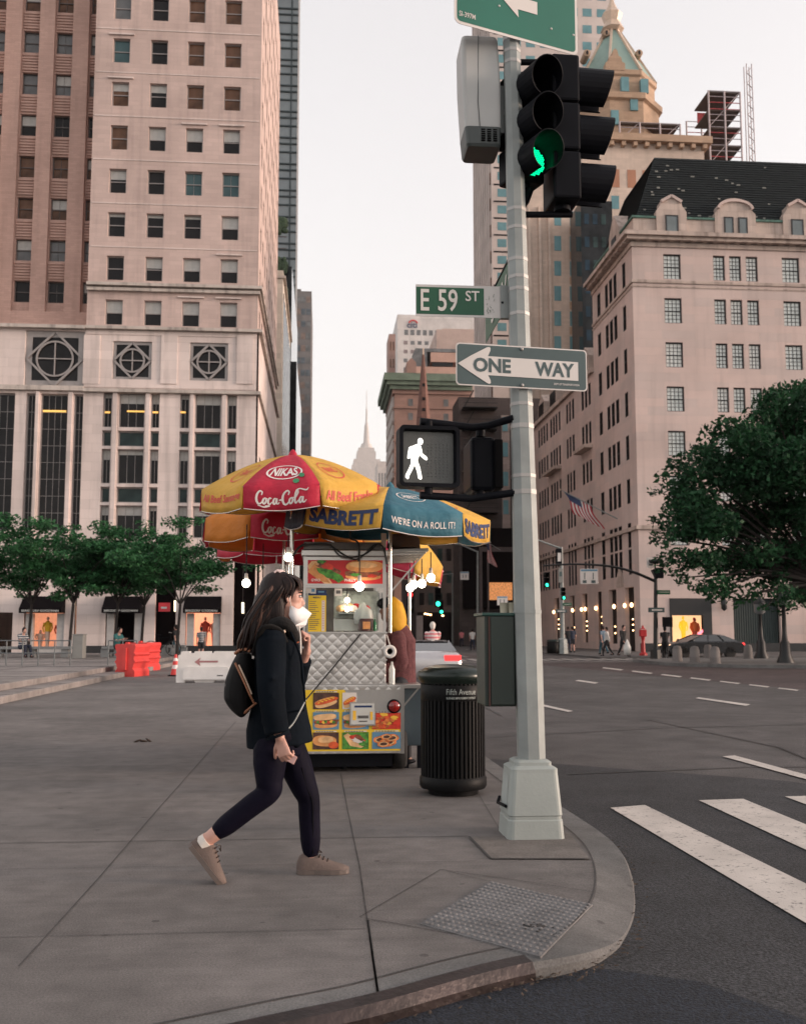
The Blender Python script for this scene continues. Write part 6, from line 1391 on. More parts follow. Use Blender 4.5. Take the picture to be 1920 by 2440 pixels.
p.poly([(.0, .75), (.05, .95), (.12, .97), (.33, .0), (.22, .0), (.02, .55)], M_BUNL); p.poly([(.0, .5), (.1, .9), (.30, .02), (.16, .12)], M_BUN); p.el(.28, .62, .10, .30, M_MEAT, .5, 1, .2, 3); p.el(.30, .40, .11, .30, M_LETT, .4, 1, .25, 4); p.el(.27, .72, .07, .14, M_TOM, .3, 1, .2, 5); p.el(.18, .93, .06, .08, M_LETT, 0, 1, .2, 6); p.el(.38, .2, .05, .16, M_LETT, .3, 1, .25, 7)
p.el(.74, .30, .24, .16, M_BUN, -.06); p.el(.74, .42, .25, .16, M_MEAT, -.1, .8, .15, 8); p.el(.64, .38, .08, .07, M_LETT, 0, 1, .2, 9); p.el(.86, .33, .07, .07, M_TOM, 0, 1, .2, 10); p.el(.76, .74, .25, .25, M_BUN, -.18, .8); p.el(.74, .80, .19, .13, M_BUNL, -.18)
o_ = p.done('picture', ps)
t = MB(); put_text(t, 'GYRO', (sx0+.035, YF+.012, sg0+.02), (1,0,0), Z, .085, .026, .02); t.build('lettering', M_WPR, ps); t = MB(); put_text(t, 'PHILLY', (sx0+(sx1-sx0)*.49, YF+.012, sg0+.02), (1,0,0), Z, .11, .026, .02); t.build('lettering', M_WPR, ps)
m = MB(); m.box(x0-.02, YF-.0, sg1+.035, x1+.015, YF+LEN, sg1+.10); m.build('roof_edge', M_SS, cart, .01)
m = MB(); m.prism([(YF+.02, sg1+.103), (YF+.02, zh-.03), (YF+.3, zh), (YF+LEN-.2, zh), (YF+LEN, sg1+.103)], (x0, 0, 0), (0,1,0), (0,0,1), (x1-x0, 0, 0)); m.build('hood', M_SSD, cart)
m = MB(); m.box(x0+.03, YF+.05, zc0+.01, x1-.03, YF+.054, zc1-.015); m.build('glass_pane', M_CGLASS, cart)
m = MB(); m.box(x0+.02, YF+LEN-.08, zc0+.01, x1-.02, YF+LEN-.06, zh-.06); m.build('back_panel', M_SSD, cart)
m = MB(); m.box(x0+.35, YF+.25, zc0+(zc1-zc0)*.42, x1-.2, YF+.7, zc0+(zc1-zc0)*.44); m.build('shelf', M_SS, cart)
m = MB(); m.box(x0+.3, YF+.5, zc0+.01, x1-.1, YF+.9, zc0+(zc1-zc0)*.33); m.build('griddle', M_SS, cart, .01)
r5 = random.Random(21)
for k in range(9):
    m = MB(); x = x0+.36+k*.032; m.ell((x, YF+.4+r5.uniform(-.05, .05), zc0+(zc1-zc0)*.44+.045+.02*(k % 2)), .045, .05, .035, 8, 5); m.build('bun_pack', (M_BUNL, M_PWHT, M_FRED)[k % 3], cart)
m = MB(); m.box(x0+.30, YF+.62, zc0+.02, x1-.04, YF+.64, zc1-.02); m.build('foil_wall', mat('crumpled_foil', (.42, .43, .40), .3, .8, .5, 9, bump=.8, bscale=16), cart)
mx0, mx1 = fX(652), fX(690); mz0, mz1 = fZ(1339), fZ(1262); p = Pic(mx0, mz0, mx1, mz1, YF+.045, M_PYEL); p.rect(.76, .02, .93, .86, M_PWHT)
for k in range(15): z = .83-k*.055; w_ = r5.uniform(.32, .6); p.rect(.06, z, .06+w_, z+.013, M_NAVY)
for k in range(12): z = .82-k*.066; p.rect(.80, z, .89, z+.014, M_SAUS)
mn = p.done('menu_board', cart); t = MB(); put_text(t, 'MENU', (mx0+(mx1-mx0)*.27, YF+.026, mz1-.028), (1,0,0), Z, (mx1-mx0)*.42, .018, .02); t.build('lettering', M_NAVY, mn)
def sticker(u0, v0, u1, v1, mt, inner=None, n_=0):
    p = Pic(fX(u0), fZ(v1), fX(u1), fZ(v0), YF+.047, mt)
    if inner: p.rect(.2, .3, .8, .75, inner)
    for k in range(n_): p.rect(.1, .75-k*.3, .9, .88-k*.3, M_SSD)
    p.done('sticker', cart)
sticker(647, 1245, 656, 1257, M_PWHT); sticker(656, 1244, 668, 1259, M_PWHT, M_PBLUE); sticker(652, 1258, 692, 1262, M_NAVY); sticker(668, 1251, 690, 1258, M_NAVY, M_PBLUE); sticker(708, 1247, 724, 1263, M_PWHT, M_SSD)
gx = [(fX(a), fX(b)) for a, b in ((664, 719), (726, 782), (789, 849))]; gz = [(fZ(b), fZ(a)) for a, b in ((1468, 1503), (1509, 1546), (1552, 1588))]
p = Pic(fX(608), fZ(1592), fX(852), fZ(1462), YF-.003, M_PYEL); p.poly([(.50, 1), (.52, .90), (.72, .62), (.80, .50), (1, .50), (1, 1)], M_SS); bd = p.done('picture_board', cart)
def dog(P): P.el(.5, .35, .45, .2, M_BUNL, .45, .8); P.el(.48, .5, .46, .17, M_BUN, .45, .8); P.el(.52, .5, .48, .13, M_SAUS, .42, .8); [P.el(.22+.07*k, .42+.035*k+(.05 if k % 2 else -.03), .05, .035, M_MUST, .4) for k in range(9)]
def sub(P): P.el(.5, .26, .44, .18, M_BUN, .1, .8); P.el(.5, .45, .45, .18, M_MEAT, .08, .8, .2, 2); [P.el(.2+.1*k, .42+.04*(k % 2), .06, .08, (M_LETT, M_TOM, M_MUST)[k % 3], 0, 1, .25, k) for k in range(7)]; P.el(.46, .72, .44, .18, M_BUNL, .12, .7)
def pie(P): P.el(.45, .5, .46, .32, M_BUN, -.1, .8); P.el(.5, .58, .3, .18, M_BUNL, .1, .8); P.el(.8, .25, .2, .2, M_SAUS)
def wrap(P): P.poly([(.05, .8), (.2, .95), (.9, .2), (.7, .08), (.3, .2)], M_BUNL); P.el(.55, .62, .3, .2, M_TOM, -.5, 1, .2, 2); P.el(.62, .5, .26, .14, M_PWHT, -.5, 1, .3, 3); P.el(.65, .66, .2, .12, M_MEAT, -.5, 1, .3, 4); P.el(.8, .3, .15, .15, M_LETT, 0, 1, .3, 5)
def fries(P): [P.el(r5.uniform(.08, .92), r5.uniform(.1, .9), .14, .1, (M_FRY, M_TOM, M_SAUS, M_MUST)[k % 4] if k % 5 else M_FRY, r5.uniform(-1, 1), .9, .2, k) for k in range(20)]
def rings(P):
    for cx, cz, rx in ((.3, .55, .26), (.55, .4, .3), (.68, .65, .26), (.5, .72, .2), (.4, .3, .22)): P.el(cx, cz, rx, rx*.85, M_FRY, .2, 1, .05, 3); P.el(cx, cz, rx*.78, rx*.6, M_BUNL, .2, 1, .05, 3); P.el(cx, cz, rx*.58, rx*.42, M_PDARK, .2)
for (c, r_, bgm, fn) in ((0, 0, M_PDARK, dog), (1, 0, M_PWHT, dog), (0, 1, M_PBLUE, sub), (1, 1, M_PBLUE, sub), (2, 1, M_TOM, fries), (0, 2, M_PDARK, pie), (1, 2, M_LETT, wrap), (2, 2, M_PBLUE, rings)):
    a, b = gx[c]; z0, z1 = gz[r_]
    if (c, r_) == (1, 0): b = fX(756)
    if (c, r_) == (2, 1): z1 -= .01
    P = Pic(a, z0, b, z1, YF-.006, bgm); fn(P); P.done('picture', bd)
    if (c, r_) != (1, 0):
        q = Pic(a+.02, z1+.004, b-.02, z1+.014, YF-.006, M_PWHT); [q.rect(.05+.12*k, .2, .13+.12*k, .8, M_SSD) for k in range(7)]; q.done('caption_strip', bd)
a, b = A(741, 1538, YF-.02), A(796, 1488, YF-.02); m = MB(); m.box(a.x, YF-.022, a.z, b.x, YF-.0175, b.z); pm = m.build('permit_plate', M_SS, cart)
q = Pic(a.x+.012, a.z+.012, b.x-.012, b.z-.012, YF-.0235, mat('permit_paper', (.5, .5, .47), .4)); q.rect(.15, .80, .9, .90, M_NAVY); q.rect(.08, .2, .22, .65, M_MUST); q.rect(.30, .28, .75, .42, M_SSD); q.rect(.82, .2, .93, .6, M_MUST); q.rect(.35, .12, .7, .17, M_SSD); q.done('permit', pm)
c = A(835, 1497, YF-.01); m = MB(); m.lathe([(.067, 0), (.067, .02), (.055, .03)], (c.x, YF-.0, c.z), 20, True, 0, Matrix.Rotation(R(90), 3, 'X')); tl = m.build('tail_lamp', M_BLK, cart); m = MB(); m.lathe([(.052, .03), (.04, .042), (0, .046)], (c.x, YF-.0, c.z), 18, True, 0, Matrix.Rotation(R(90), 3, 'X')); m.build('red_lens', mat('red_lens', (.22, .008, .006), .12, spec=.8), tl)
m = MB(); m.box(X1+.003, YF+.05, fZ(1456)-.02, fX(896), YF+.9, fZ(1452)); m.build('side_shelf', M_SS, cart, .004)
m = MB(); m.bar((X1, YF+.06, fZ(1500)), (fX(890), YF+.06, fZ(1458)), .015); m.build('shelf_bracket', M_SS, cart)
bn = thing('cooler_box', 'tall slate blue steel cooler standing between food cart and litter bin', 'cooler', (fX(880), YF+.35, 0)); m = MB(); m.box(X1+.03, YF+.3, .22, fX(902), YF+.85, fZ(1462)); m.build('body', mat('slate_paint', (.045, .065, .08), .4, .2, .2, 3), bn, .012)
m = MB(); m.box(X1+.02, YF+.29, fZ(1462)+.002, fX(904), YF+.86, fZ(1458)-.02); m.build('lid', M_SSD, bn)
for x in (X1+.06, fX(896)):
    m = MB(); m.box(x-.02, YF+.34, .0, x+.02, YF+.4, .22); m.build('leg', M_BLK, bn)
M_WIRE = mat('black_cable', (.012, .012, .012), .6)
def sagwire(root, P, r=.006, name='cable'):
    m = MB(); out = []
    for i in range(len(P)-1):
        a, b, c, d = [V(P[max(0, min(len(P)-1, k))]) for k in (i-1, i, i+1, i+2)]
        for k in range(5): t = k/5; out.append(.5*((2*b)+(c-a)*t+(2*a-5*b+4*c-d)*t*t+(3*b-a-3*c+d)*t**3))
    out.append(V(P[-1])); m.tube(out, r, 5); return m.build(name, M_WIRE, root)
w = lambda u, v, d=-.04: A(u, v, YF+d)
sagwire(cart, [w(640, 1154), w(690, 1153), w(706, 1160), w(730, 1176), w(755, 1186), w(776, 1172), w(795, 1154), w(812, 1160), w(820, 1196)], .008)
sagwire(cart, [w(700, 1153), w(725, 1180), w(770, 1176), w(800, 1153)], .007); sagwire(cart, [w(745, 1120), w(742, 1140), w(760, 1152), w(760, 1190)], .009); sagwire(cart, [w(620, 1180), w(634, 1160), w(650, 1153)], .012)
M_LAMP = glow('lamp_bulb', (1, .88, .70), 3)
def bulb(label, u, v, Y, r=.042, up=.5, sock=True):
    c = A(u, v, Y); t = thing('light_bulb', label, 'light bulb', c, 'bulbs strung round the cart'); m = MB(); m.ell(c, r, r, r*1.05, 14, 9); m.build('glass_bulb', M_LAMP, t)
    m = MB(); m.lathe([(r*.5, r*.85), (r*.42, r*1.6), (r*.40, r*2.3), (r*.2, r*2.4)], c, 10); m.build('socket', M_PWHT, t); m = MB(); m.tube([c+Z*r*2.3, c+Z*(r*2.3+up)], .006, 5); m.build('cord', M_WIRE, t)
bulb('white bulb hanging in front of the red gyro picture', 762, 1243, YF-.08, .044, .26); bulb('lone white bulb hanging left of the woman, before the dark doorway', 522, 1236, YF+.6, .042, .5)
bulb('white bulb half hidden under the red umbrella beside the left umbrella pole', 611, 1181, YF-.02, .04, .12); bulb('small white bulb just left of the woman\'s hair', 557, 1264, YF+1.6, .038, .5)
for k, (u, v, Y) in enumerate(((869, 1246, 10.9), (877, 1239, 10.6), (894, 1237, 10.3), (913, 1225, 10.0))):
    bulb(('hindmost, lowest white bulb in the row right of the cart', 'second lowest white bulb in the row right of the cart', 'white bulb second from the street end of the row right of the cart', 'nearest, highest white bulb in the row right of the cart')[k], u, v, Y, .043, .16)
bulb('extra bulb for the upper reflection of the hanging bulb in the glass case', 736, 1272, YF+.3, .026, .15); bulb('extra bulb for the lower reflection of the hanging bulb in the glass case', 736, 1291, YF+.3, .026, .02)  # bulbs added where the hanging bulb reflects in the glass
fl = MB(); a, b, c, d = A(824, 1262, YF+.1), A(890, 1192, YF+.1), A(905, 1192, YF+1.8), A(830, 1262, YF+1.8)
fl = MB(); q0, q1 = V((x1+.01, YF+.1, sg1+.08)), V((x1+.42, YF+.1, sg1+.10)); fl.mesh([q0, q1, q1+V((0,1.7,0)), q0+V((0,1.7,0)), q0+Z*.03, q1+Z*.03, q1+V((0,1.7,.03)), q0+V((0,1.7,.03))], [(3,2,1,0),(4,5,6,7),(0,1,5,4),(1,2,6,5),(2,3,7,6),(3,0,4,7)]); fl.build('side_flap', M_SS, cart)
m = MB(); m.bar((x1+.02, YF+.12, fZ(1262)), q1+V((-.03, .02, -.01)), .022, .014); m.build('flap_strut', M_SS, cart)
for k in range(5): m = MB(); m.bar(q0+V((.02, .3*k+.1, -.01)), q1+V((-.02, .3*k+.1, -.01)), .02, .02); m.build('flap_rib', M_CHROME, cart)
m = MB(); m.lathe([(.02, 0), (.05, .1), (.12, .16), (.16, .12), (.17, .02)], (x1+.2, YF+.4, sg1+.13), 12); m.build('cover_bag', mat('tan_bag', (.16, .12, .10), .8, bump=.6, bscale=12), cart)
m = MB(); m.box(fX(807), YF-.02, fZ(1160), fX(818), YF-.008, fZ(1130)); tag(m.build('card', mat('cream_card', (.62, .50, .40), .7)), 'cream card clipped to the cart pole under the hot dog umbrella', 'card')
m = MB(); c = A(770, 1307, YF+.16); m.lathe([(.02, -.075), (.085, -.07), (.10, -.01), (.085, .06), (.03, .10), (.012, .14)], c, 9, True); tag(m.build('plastic_bag', mat('white_plastic_film', (.62, .60, .57), .4, bump=1.0, bscale=14)), 'white plastic carrier bag hanging inside the glass case', 'bag')
jr = thing('sauce_tub', 'dark brown sauce tub with red label inside the glass case', 'tub', A(775, 1340, YF+.12)); c = A(775, 1340, YF+.12); m = MB(); m.lathe([(.075, .012), (.078, .12), (.07, .13), (.0, .132)], c, 16); m.build('body', mat('brown_plastic', (.07, .018, .015), .4), jr); m = MB(); m.box(c.x-.03, c.y-.082, c.z+.03, c.x+.04, c.y-.074, c.z+.10); m.build('label', M_BUN, jr)
gb_ = A(794, 1340, YF+.12); m = MB(); m.lathe([(.02, .012), (.022, .08), (.008, .11), (.008, .125), (0, .126)], gb_, 10); tag(m.build('soda_bottle', mat('green_glass', (.01, .16, .05), .15)), 'small green soda bottle beside the brown sauce tub', 'bottle')
wb = A(835, 1450, YF+.2); m = MB(); m.lathe([(.03, 0), (.032, .14), (.012, .19), (.012, .215), (0, .216)], (A(832, 1400, YF+.02).x-.0, YF+.12, fZ(1452)+.001), 12); tag(m.build('water_bottle', mat('clear_bottle', (.5, .52, .5), .2)), 'pale water bottle standing on the cart ledge before the vendor', 'bottle')
c = A(826, 1381, YF-.03); m = MB(); n = 22; vs = []
M_ = Matrix.Rotation(R(90), 3, 'X'); m.lathe([(.028, -.02), (.062, -.02), (.064, .02), (.028, .02), (.028, -.02)], c, 22, True, 0, M_)
rl = m.build('paper_roll', mat('roll_paper', (.66, .63, .60), .8)); tag(rl, 'white paper roll hung on a string from the cart corner', 'paper roll'); m = MB(); m.tube([c+Z*.06, c+V((-.03, .0, .16))], .006, 5); m.build('string', M_PWHT, rl)
# ================================================================ people
M_SKIN = mat('skin', (.50, .275, .215), .5, 0, .08, 9); M_SKIN2 = mat('brown_skin', (.24, .12, .08), .5, 0, .08, 9)
def fused(mb, voxel, smooth=4, fac=.5):
    """one continuous skin grown over overlapping limbs"""
    me = mb.data('body'); o = bpy.data.objects.new('body', me); COL.objects.link(o)
    r = o.modifiers.new('r', 'REMESH'); r.mode = 'VOXEL'; r.voxel_size = voxel
    if smooth: q = o.modifiers.new('s', 'SMOOTH'); q.iterations = smooth; q.factor = fac
    me2 = bpy.data.meshes.new_from_object(o.evaluated_get(bpy.context.evaluated_depsgraph_get()))
    bpy.data.objects.remove(o); bpy.data.meshes.remove(me)
    me2.polygons.foreach_set('use_smooth', [True]*len(me2.polygons)); me2.materials.clear(); return me2
def spline(P, R_, k=5):
    out, rr = [], []; P = [V(p) for p in P]; n = len(P)
    for i in range(n-1):
        a, b, c, d = (P[max(0, min(n-1, j))] for j in (i-1, i, i+1, i+2))
        for j in range(k):
            t = j/k; out.append(.5*((2*b)+(c-a)*t+(2*a-5*b+4*c-d)*t*t+(3*b-a-3*c+d)*t**3))
            ra, rb = R_[i], R_[i+1]
            rr.append(tuple(x*(1-t)+y*t for x, y in zip(ra, rb)) if isinstance(ra, tuple) else ra*(1-t)+rb*t)
    out.append(P[-1]); rr.append(R_[-1]); return out, rr
def limb(mb, P, R_, n=12, ends=True, k=4, up=None):
    q, r = spline(P, R_, k); mb.tube(q, r, n, True, True, up)
    if ends:
        for p, rad in ((q[0], r[0]), (q[-1], r[-1])):
            rad = min(rad) if isinstance(rad, tuple) else rad; mb.ell(p, rad*.98, rad*.98, rad*.98, 10, 7)
def leg_pts(h, kn, an, s=1.0, rt=.085, rk=.055, rc=.055, ra=.034):
    h, kn, an = V(h), V(kn), V(an); d = (an-kn); back = V((-d.z, 0, d.x)).normalized() if abs(d.z)+abs(d.x) > 1e-6 else V((0,0,0))
    return [h, h.lerp(kn, .35), h.lerp(kn, .75), kn, kn.lerp(an, .3), kn.lerp(an, .7), an], [rt*s*1.02, rt*s, rk*s*1.2, rk*s, rc*s, ra*s*1.25, ra*s]
def hand(mb, wr, kd, pn, L=.18, curl=(35, 45, 55, 60), side=1, thumb=(40, 20), spread=4, r=1.0):
    """palm and five fingers: wr wrist, kd towards the knuckles, pn out of the palm; side puts the thumb on +-(kd x pn)"""
    wr, kd, pn = V(wr), V(kd).normalized(), V(pn); pn = (pn-kd*pn.dot(kd)).normalized(); sd = kd.cross(pn)*side; pl = L*.52
    mb.tube([wr-kd*.02, wr+kd*pl*.35, wr+kd*pl*.75, wr+kd*pl], [(.024*r, .017*r), (.034*r, .017*r), (.041*r, .016*r), (.038*r, .013*r)], 12, True, True, up=pn)
    for i in range(4):
        off = (.5-i/3)*.062*r; base = wr+kd*(pl*(.97-.03*abs(i-1.3)))+sd*off; fl = L*(.40, .45, .42, .33)[i]; d = (kd+sd*math.tan(R(spread))*(1.5-i)*.6).normalized(); P = [base-d*.02, base]; c = R(curl[i])
        for j, f in enumerate((.45, .32, .26)):
            ax = sd*1.0; d = Matrix.Rotation(c*(.8, 1.1, .75)[j], 3, kd.cross(pn)) @ d; P.append(P[-1]+d*fl*f)
        rr = [.0098*r, .0096*r, .0088*r, .008*r, .0066*r]; mb.tube(P, rr, 8, True, True); mb.ell(P[-1], .0066*r, .0066*r, .0066*r, 8, 5); mb.ell(P[2], .0092*r, .0092*r, .0092*r, 8, 5)
    tb = wr+kd*pl*.22+sd*.026*r+pn*.004; d = (kd*.62+sd*.72+pn*.32).normalized(); P = [tb-d*.01, tb+d*.036*r]
    for j, f in enumerate((.033, .027)):
        d = (d+kd*math.tan(R(thumb[j]))*.6+pn*.25).normalized(); P.append(P[-1]+d*f*r)
    mb.tube(P, [.0135*r, .0125*r, .0105*r, .0082*r], 8, True, True); mb.ell(P[-1], .0082*r, .0082*r, .0082*r, 8, 5)
def simple_hand(mb, wr, d, s=1.0):
    wr, d = V(wr), V(d).normalized(); mb.tube([wr, wr+d*.05*s, wr+d*.10*s, wr+d*.17*s], [(.026*s, .02*s), (.04*s, .02*s), (.036*s, .018*s), (.015*s, .012*s)], 8)
    sd = d.cross(V((0,1,0)));
    if sd.length > .1: mb.tube([wr+d*.03*s, wr+d*.07*s+sd.normalized()*.045*s], .012*s, 6)
def figure(name, label, p, head, h=1.72, pose='stand', top=None, low=None, hair=None, skin=None, sleeve='short', legs='long', group=None, arms=None, shoes=None, vox=.02):
    """a small standing, walking or sitting person facing +X before the turn to its heading"""
    s = h/1.72; t = thing(name, label, 'person', (0,0,0), group); skin = skin or M_SKIN; lift = 0
    hz = .92
    if pose == 'sit': hz = .47
    J = dict(pel=V((0,0,hz)), ch=V((.02 if pose != 'sit' else .06, 0, hz+.38)), nk=V((.03 if pose != 'sit' else .10, 0, hz+.53)), hd=V((.05 if pose != 'sit' else .16, 0, hz+.68)))
    st = dict(stand=(.03, -.03), walk=(.26, -.26), sit=None, ride=(.1, -.1))[pose]
    L = {}
    for sd, k in ((1, 0), (-1, 1)):
        hp = V((0, .09*sd, hz-.04))
        if pose == 'sit': kn = V((.42+.03*k, .12*sd, .47)); an = V((.42-.08*k+.1, .12*sd, .08))
        else:
            q = st[k]; kn = V((q*.55+.05, .095*sd, .49)); an = V((q-(.04 if q < 0 else 0), .095*sd, .09+(.07 if q < -.1 else 0)))
        sh = J['ch']+V((-.02, .19*sd, .08)); a_ = (arms or {}).get(k)
        if a_: el, wr = sh+V(a_[0]), sh+V(a_[0])+V(a_[1])
        else:
            sw = (-.16 if k == 0 else .16) if pose == 'walk' else .02; el = sh+V((sw*.5-.02, .04*sd, -.28)); wr = el+V((sw*.7+.06, .0, -.24))
        L[k] = (hp, kn, an, sh, el, wr)
    b = MB()
    b.tube(*spline([J['pel']-V((0,0,.06)), J['pel']+V((0,0,.1)), J['ch'], J['ch']+V((0,0,.1)), J['nk']], [(.15, .10), (.13, .095), (.16, .10), (.13, .08), (.055, .055)]), 12, True, True, up=(1,0,0))
    b.tube([J['nk']-V((0,0,.03)), J['hd']], [.055, .05], 8); b.ell(J['hd'], .092, .075, .115); b.ell(J['hd']+V((.035, 0, -.06)), .06, .052, .06); b.ell(J['hd']+V((.095, 0, -.015)), .02, .014, .025, 8, 6)
    for k in (0, 1):
        hp, kn, an, sh, el, wr = L[k]; limb(b, *leg_pts(hp, kn, an), 10, k=3); limb(b, [sh, sh.lerp(el, .5), el, el.lerp(wr, .4), wr], [.05, .045, .038, .036, .026], 8, k=2); simple_hand(b, wr, wr-el)
        limb(b, [an+V((-.03, 0, -.04)), an+V((.06, 0, -.05)), an+V((.15, 0, -.065))], [.035, .035, .025], 8, k=2)
    def P(me, nm, mt):
        o = link(nm, me, mt, t); o.location = (0,0,0); o.scale = (s, s, s); return o
    P(fused(b, vox, 2), 'body', skin)
    c = MB(); c.tube(*spline([J['pel']-V((0,0,.05)), J['pel']+V((0,0,.12)), J['ch'], J['ch']+V((0,0,.11)), J['nk']-V((0,0,.01))], [(.175, .125), (.155, .12), (.185, .125), (.155, .10), (.068, .068)]), 12, True, True, up=(1,0,0))
    for k in (0, 1):
        hp, kn, an, sh, el, wr = L[k]; e = el.lerp(wr, .9) if sleeve == 'long' else sh.lerp(el, .6); pts = [sh, sh.lerp(el, .5), el, e] if sleeve == 'long' else [sh, sh.lerp(el, .3), e]
        limb(c, pts, [.066, .06, .052, .045] if sleeve == 'long' else [.066, .062, .06], 8, k=2)
    P(fused(c, vox, 2), 'shirt', top)
    c = MB(); c.tube([J['pel']-V((0,0,.10)), J['pel'], J['pel']+V((0,0,.06))], [(.15, .115), (.17, .12), (.165, .115)], 12, True, True, up=(1,0,0))
    for k in (0, 1):
        hp, kn, an, sh, el, wr = L[k]; q, r = leg_pts(hp, kn, an, 1.22)
        if legs == 'short': q, r = q[:3], r[:3]
        limb(c, q, r, 10, k=2)
    P(fused(c, vox, 2), 'trousers', low)
    if hair: c = MB(); c.ell(J['hd']+V((-.022, 0, .03)), .098, .088, .105); c.ell(J['hd']+V((-.05, 0, -.03)), .06, .075, .08); P(c.data('hair'), 'hair', hair)
    c = MB()
    for k in (0, 1):
        an = L[k][2]; c.ell(an+V((.05, 0, -.055)), .13, .05, .035, 10, 6); c.ell(an+V((-.02, 0, -.03)), .055, .045, .05, 8, 6)
        P(c.data('shoe'), 'shoe', shoes or M_BLK); c = MB()
    t.location = p; t.rotation_euler = (0, 0, head); return t
Wp = lambda cx, cy, Y: A((cx/2.648+400)/D, (cy/2.648+1320)/D, Y)
u_ = .000897
YW0, YN_, YF_ = 5.60, 5.51, 5.69
woman = thing('person', 'woman walking right in black jacket and leggings with white face mask', 'person', Wp(600, 2050, YW0))
def wb(name, me_or_mb, mt, **k):
    return link(name, me_or_mb, mt, woman, **k) if not isinstance(me_or_mb, MB) else me_or_mb.build(name, mt, woman, **k)
hipN, knN, anN = Wp(645, 1225, 5.52), Wp(640, 1500, 5.50), Wp(262, 1795, 5.52)
hipF, knF, anF = Wp(765, 1225, 5.68), Wp(888, 1545, 5.68), Wp(905, 1915, 5.70)
shN, elN, wrN = Wp(650, 545, 5.435), Wp(652, 850, 5.39), Wp(708, 1165, 5.38)
shF, elF, wrF = Wp(690, 560, 5.78), Wp(800, 790, 5.82), Wp(876, 612, 5.66)
pel, wst, chs, nkb = Wp(712, 1150, YW0), Wp(705, 930, YW0), Wp(690, 640, YW0), Wp(690, 490, YW0)
hd = Wp(742, 262, YW0)
b = MB()
b.tube(*spline([pel-Z*.06, pel+Z*.06, wst, chs, Wp(688, 545, YW0), nkb], [(.15, .105), (.155, .11), (.115, .085), (.13, .095), (.14, .075), (.05, .055)]), 18, True, True, up=(1,0,0))
limb(b, [nkb-Z*.03, Wp(712, 430, YW0), Wp(735, 350, YW0)], [.056, .05, .05], 14)
b.ell(Wp(712, 250, YW0), .098, .074, .108, 20, 14); b.ell(Wp(770, 335, YW0), .066, .054, .078, 18, 12); b.ell(Wp(795, 270, YW0), .045, .056, .07, 16, 10)
b.ell(Wp(818, 405, YW0), .026, .026, .022, 12, 8); b.tube([Wp(832, 262, YW0), Wp(850, 305, YW0), Wp(856, 318, YW0)], [.010, .013, .012], 10); b.ell(Wp(846, 318, YW0), .016, .018, .011, 10, 7)
b.ell(Wp(832, 235, YW0), .016, .045, .012, 12, 8)
for sy in (-1, 1):
    e = Wp(766, 278, YW0+sy*.07); b.tube([e+V((.002,0,.026)), e+V((-.012, sy*.010, .018)), e+V((-.013, sy*.012, -.004)), e+V((-.003, sy*.006, -.026))], [.007, .007, .007, .008], 8); b.ell(e, .014, .006, .024, 8, 6)
for (h_, k_, a_, s_) in ((hipN, knN, anN, 1), (hipF, knF, anF, 1)): limb(b, *leg_pts(h_, k_, a_, 1.0, .082, .054, .054, .036), 16, k=5)
for s_, e_, w_ in ((shN, elN, wrN), (shF, elF, wrF)): limb(b, [s_, s_.lerp(e_, .5), e_, e_.lerp(w_, .35), w_], [.05, .046, .038, .037, .026], 12)
limb(b, [anF+Z*-.02, anF+V((.06, 0, -.05)), anF+V((.15, 0, -.06))], [.036, .035, .026], 10)
fd = (Wp(300, 2052, 5.52)-Wp(120, 1835, 5.52)).normalized()
limb(b, [anN, anN+fd*.05+V((-.055,0,.028)), anN+fd*.13+V((-.068,0,.034))], [.036, .033, .024], 10)
hand(b, wrN, Wp(742, 1290, 5.36)-wrN, (.35, .9, .2), .185, (62, 58, 58, 66), side=-1, thumb=(30, 10), r=.98)
hand(b, wrF, Wp(884, 520, 5.64)-wrF, (-.85, -.25, .25), .18, (78, 82, 84, 86), side=-1, thumb=(20, 40), r=.98)
wb('body', fused(b, .0048, 5, .5), M_SKIN)
M_EYE = mat('eye_white', (.6, .56, .53), .25); M_IRIS = mat('iris_brown', (.03, .015, .01), .2); M_HAIR = mat('dark_brown_hair', (.010, .0045, .004), .5, 0, .5, 9, spec=.25, bump=.5, bscale=40, stretch=(2, 2, .25)); M_HAIRL = mat('light_brown_hair', (.06, .026, .017), .45, 0, .4, 9, spec=.3)  # second hair tone gives lighter strands mixed in at random
for sy in (-1, 1):
    e = Wp(836, 268, YW0+sy*.032); m = MB(); m.ell(e, .010, .013, .008, 12, 8); eb = wb('eye', m, M_EYE); m = MB(); m.ell(e+V((.006, sy*.003, 0)), .0055, .0065, .0065, 10, 7); m.build('iris', M_IRIS, eb)
    m = MB(); m.tube([e+V((.006, -sy*.014, .020)), e+V((.006, sy*.004, .024)), e+V((-.008, sy*.020, .018))], [.003, .0042, .002], 6); wb('eyebrow', m, M_HAIR)
    m = MB(); m.tube([e+V((.008, -sy*.012, .006)), e+V((.009, sy*.003, .0095)), e+V((-.002, sy*.014, .004))], [.0018, .0025, .0018], 5); wb('eyelash', m, M_HAIR)
h_ = MB(); rh = random.Random(12)
h_.ell(Wp(700, 232, YW0), .112, .090, .112, 22, 14)
h_.tube(*spline([Wp(690, 190, YW0), Wp(655, 300, YW0), Wp(622, 400, YW0), Wp(588, 500, YW0), Wp(562, 570, YW0), Wp(552, 600, YW0)], [(.07, .085), (.098, .092), (.095, .095), (.075, .095), (.045, .075), (.015, .03)], 4), 16, True, True, up=(0,1,0))
h_.ell(Wp(690, 360, 5.53), .045, .03, .10, 12, 8)
cap = fused(h_, .010, 4); hobj = wb('hair', cap, M_HAIR)
lk = MB()
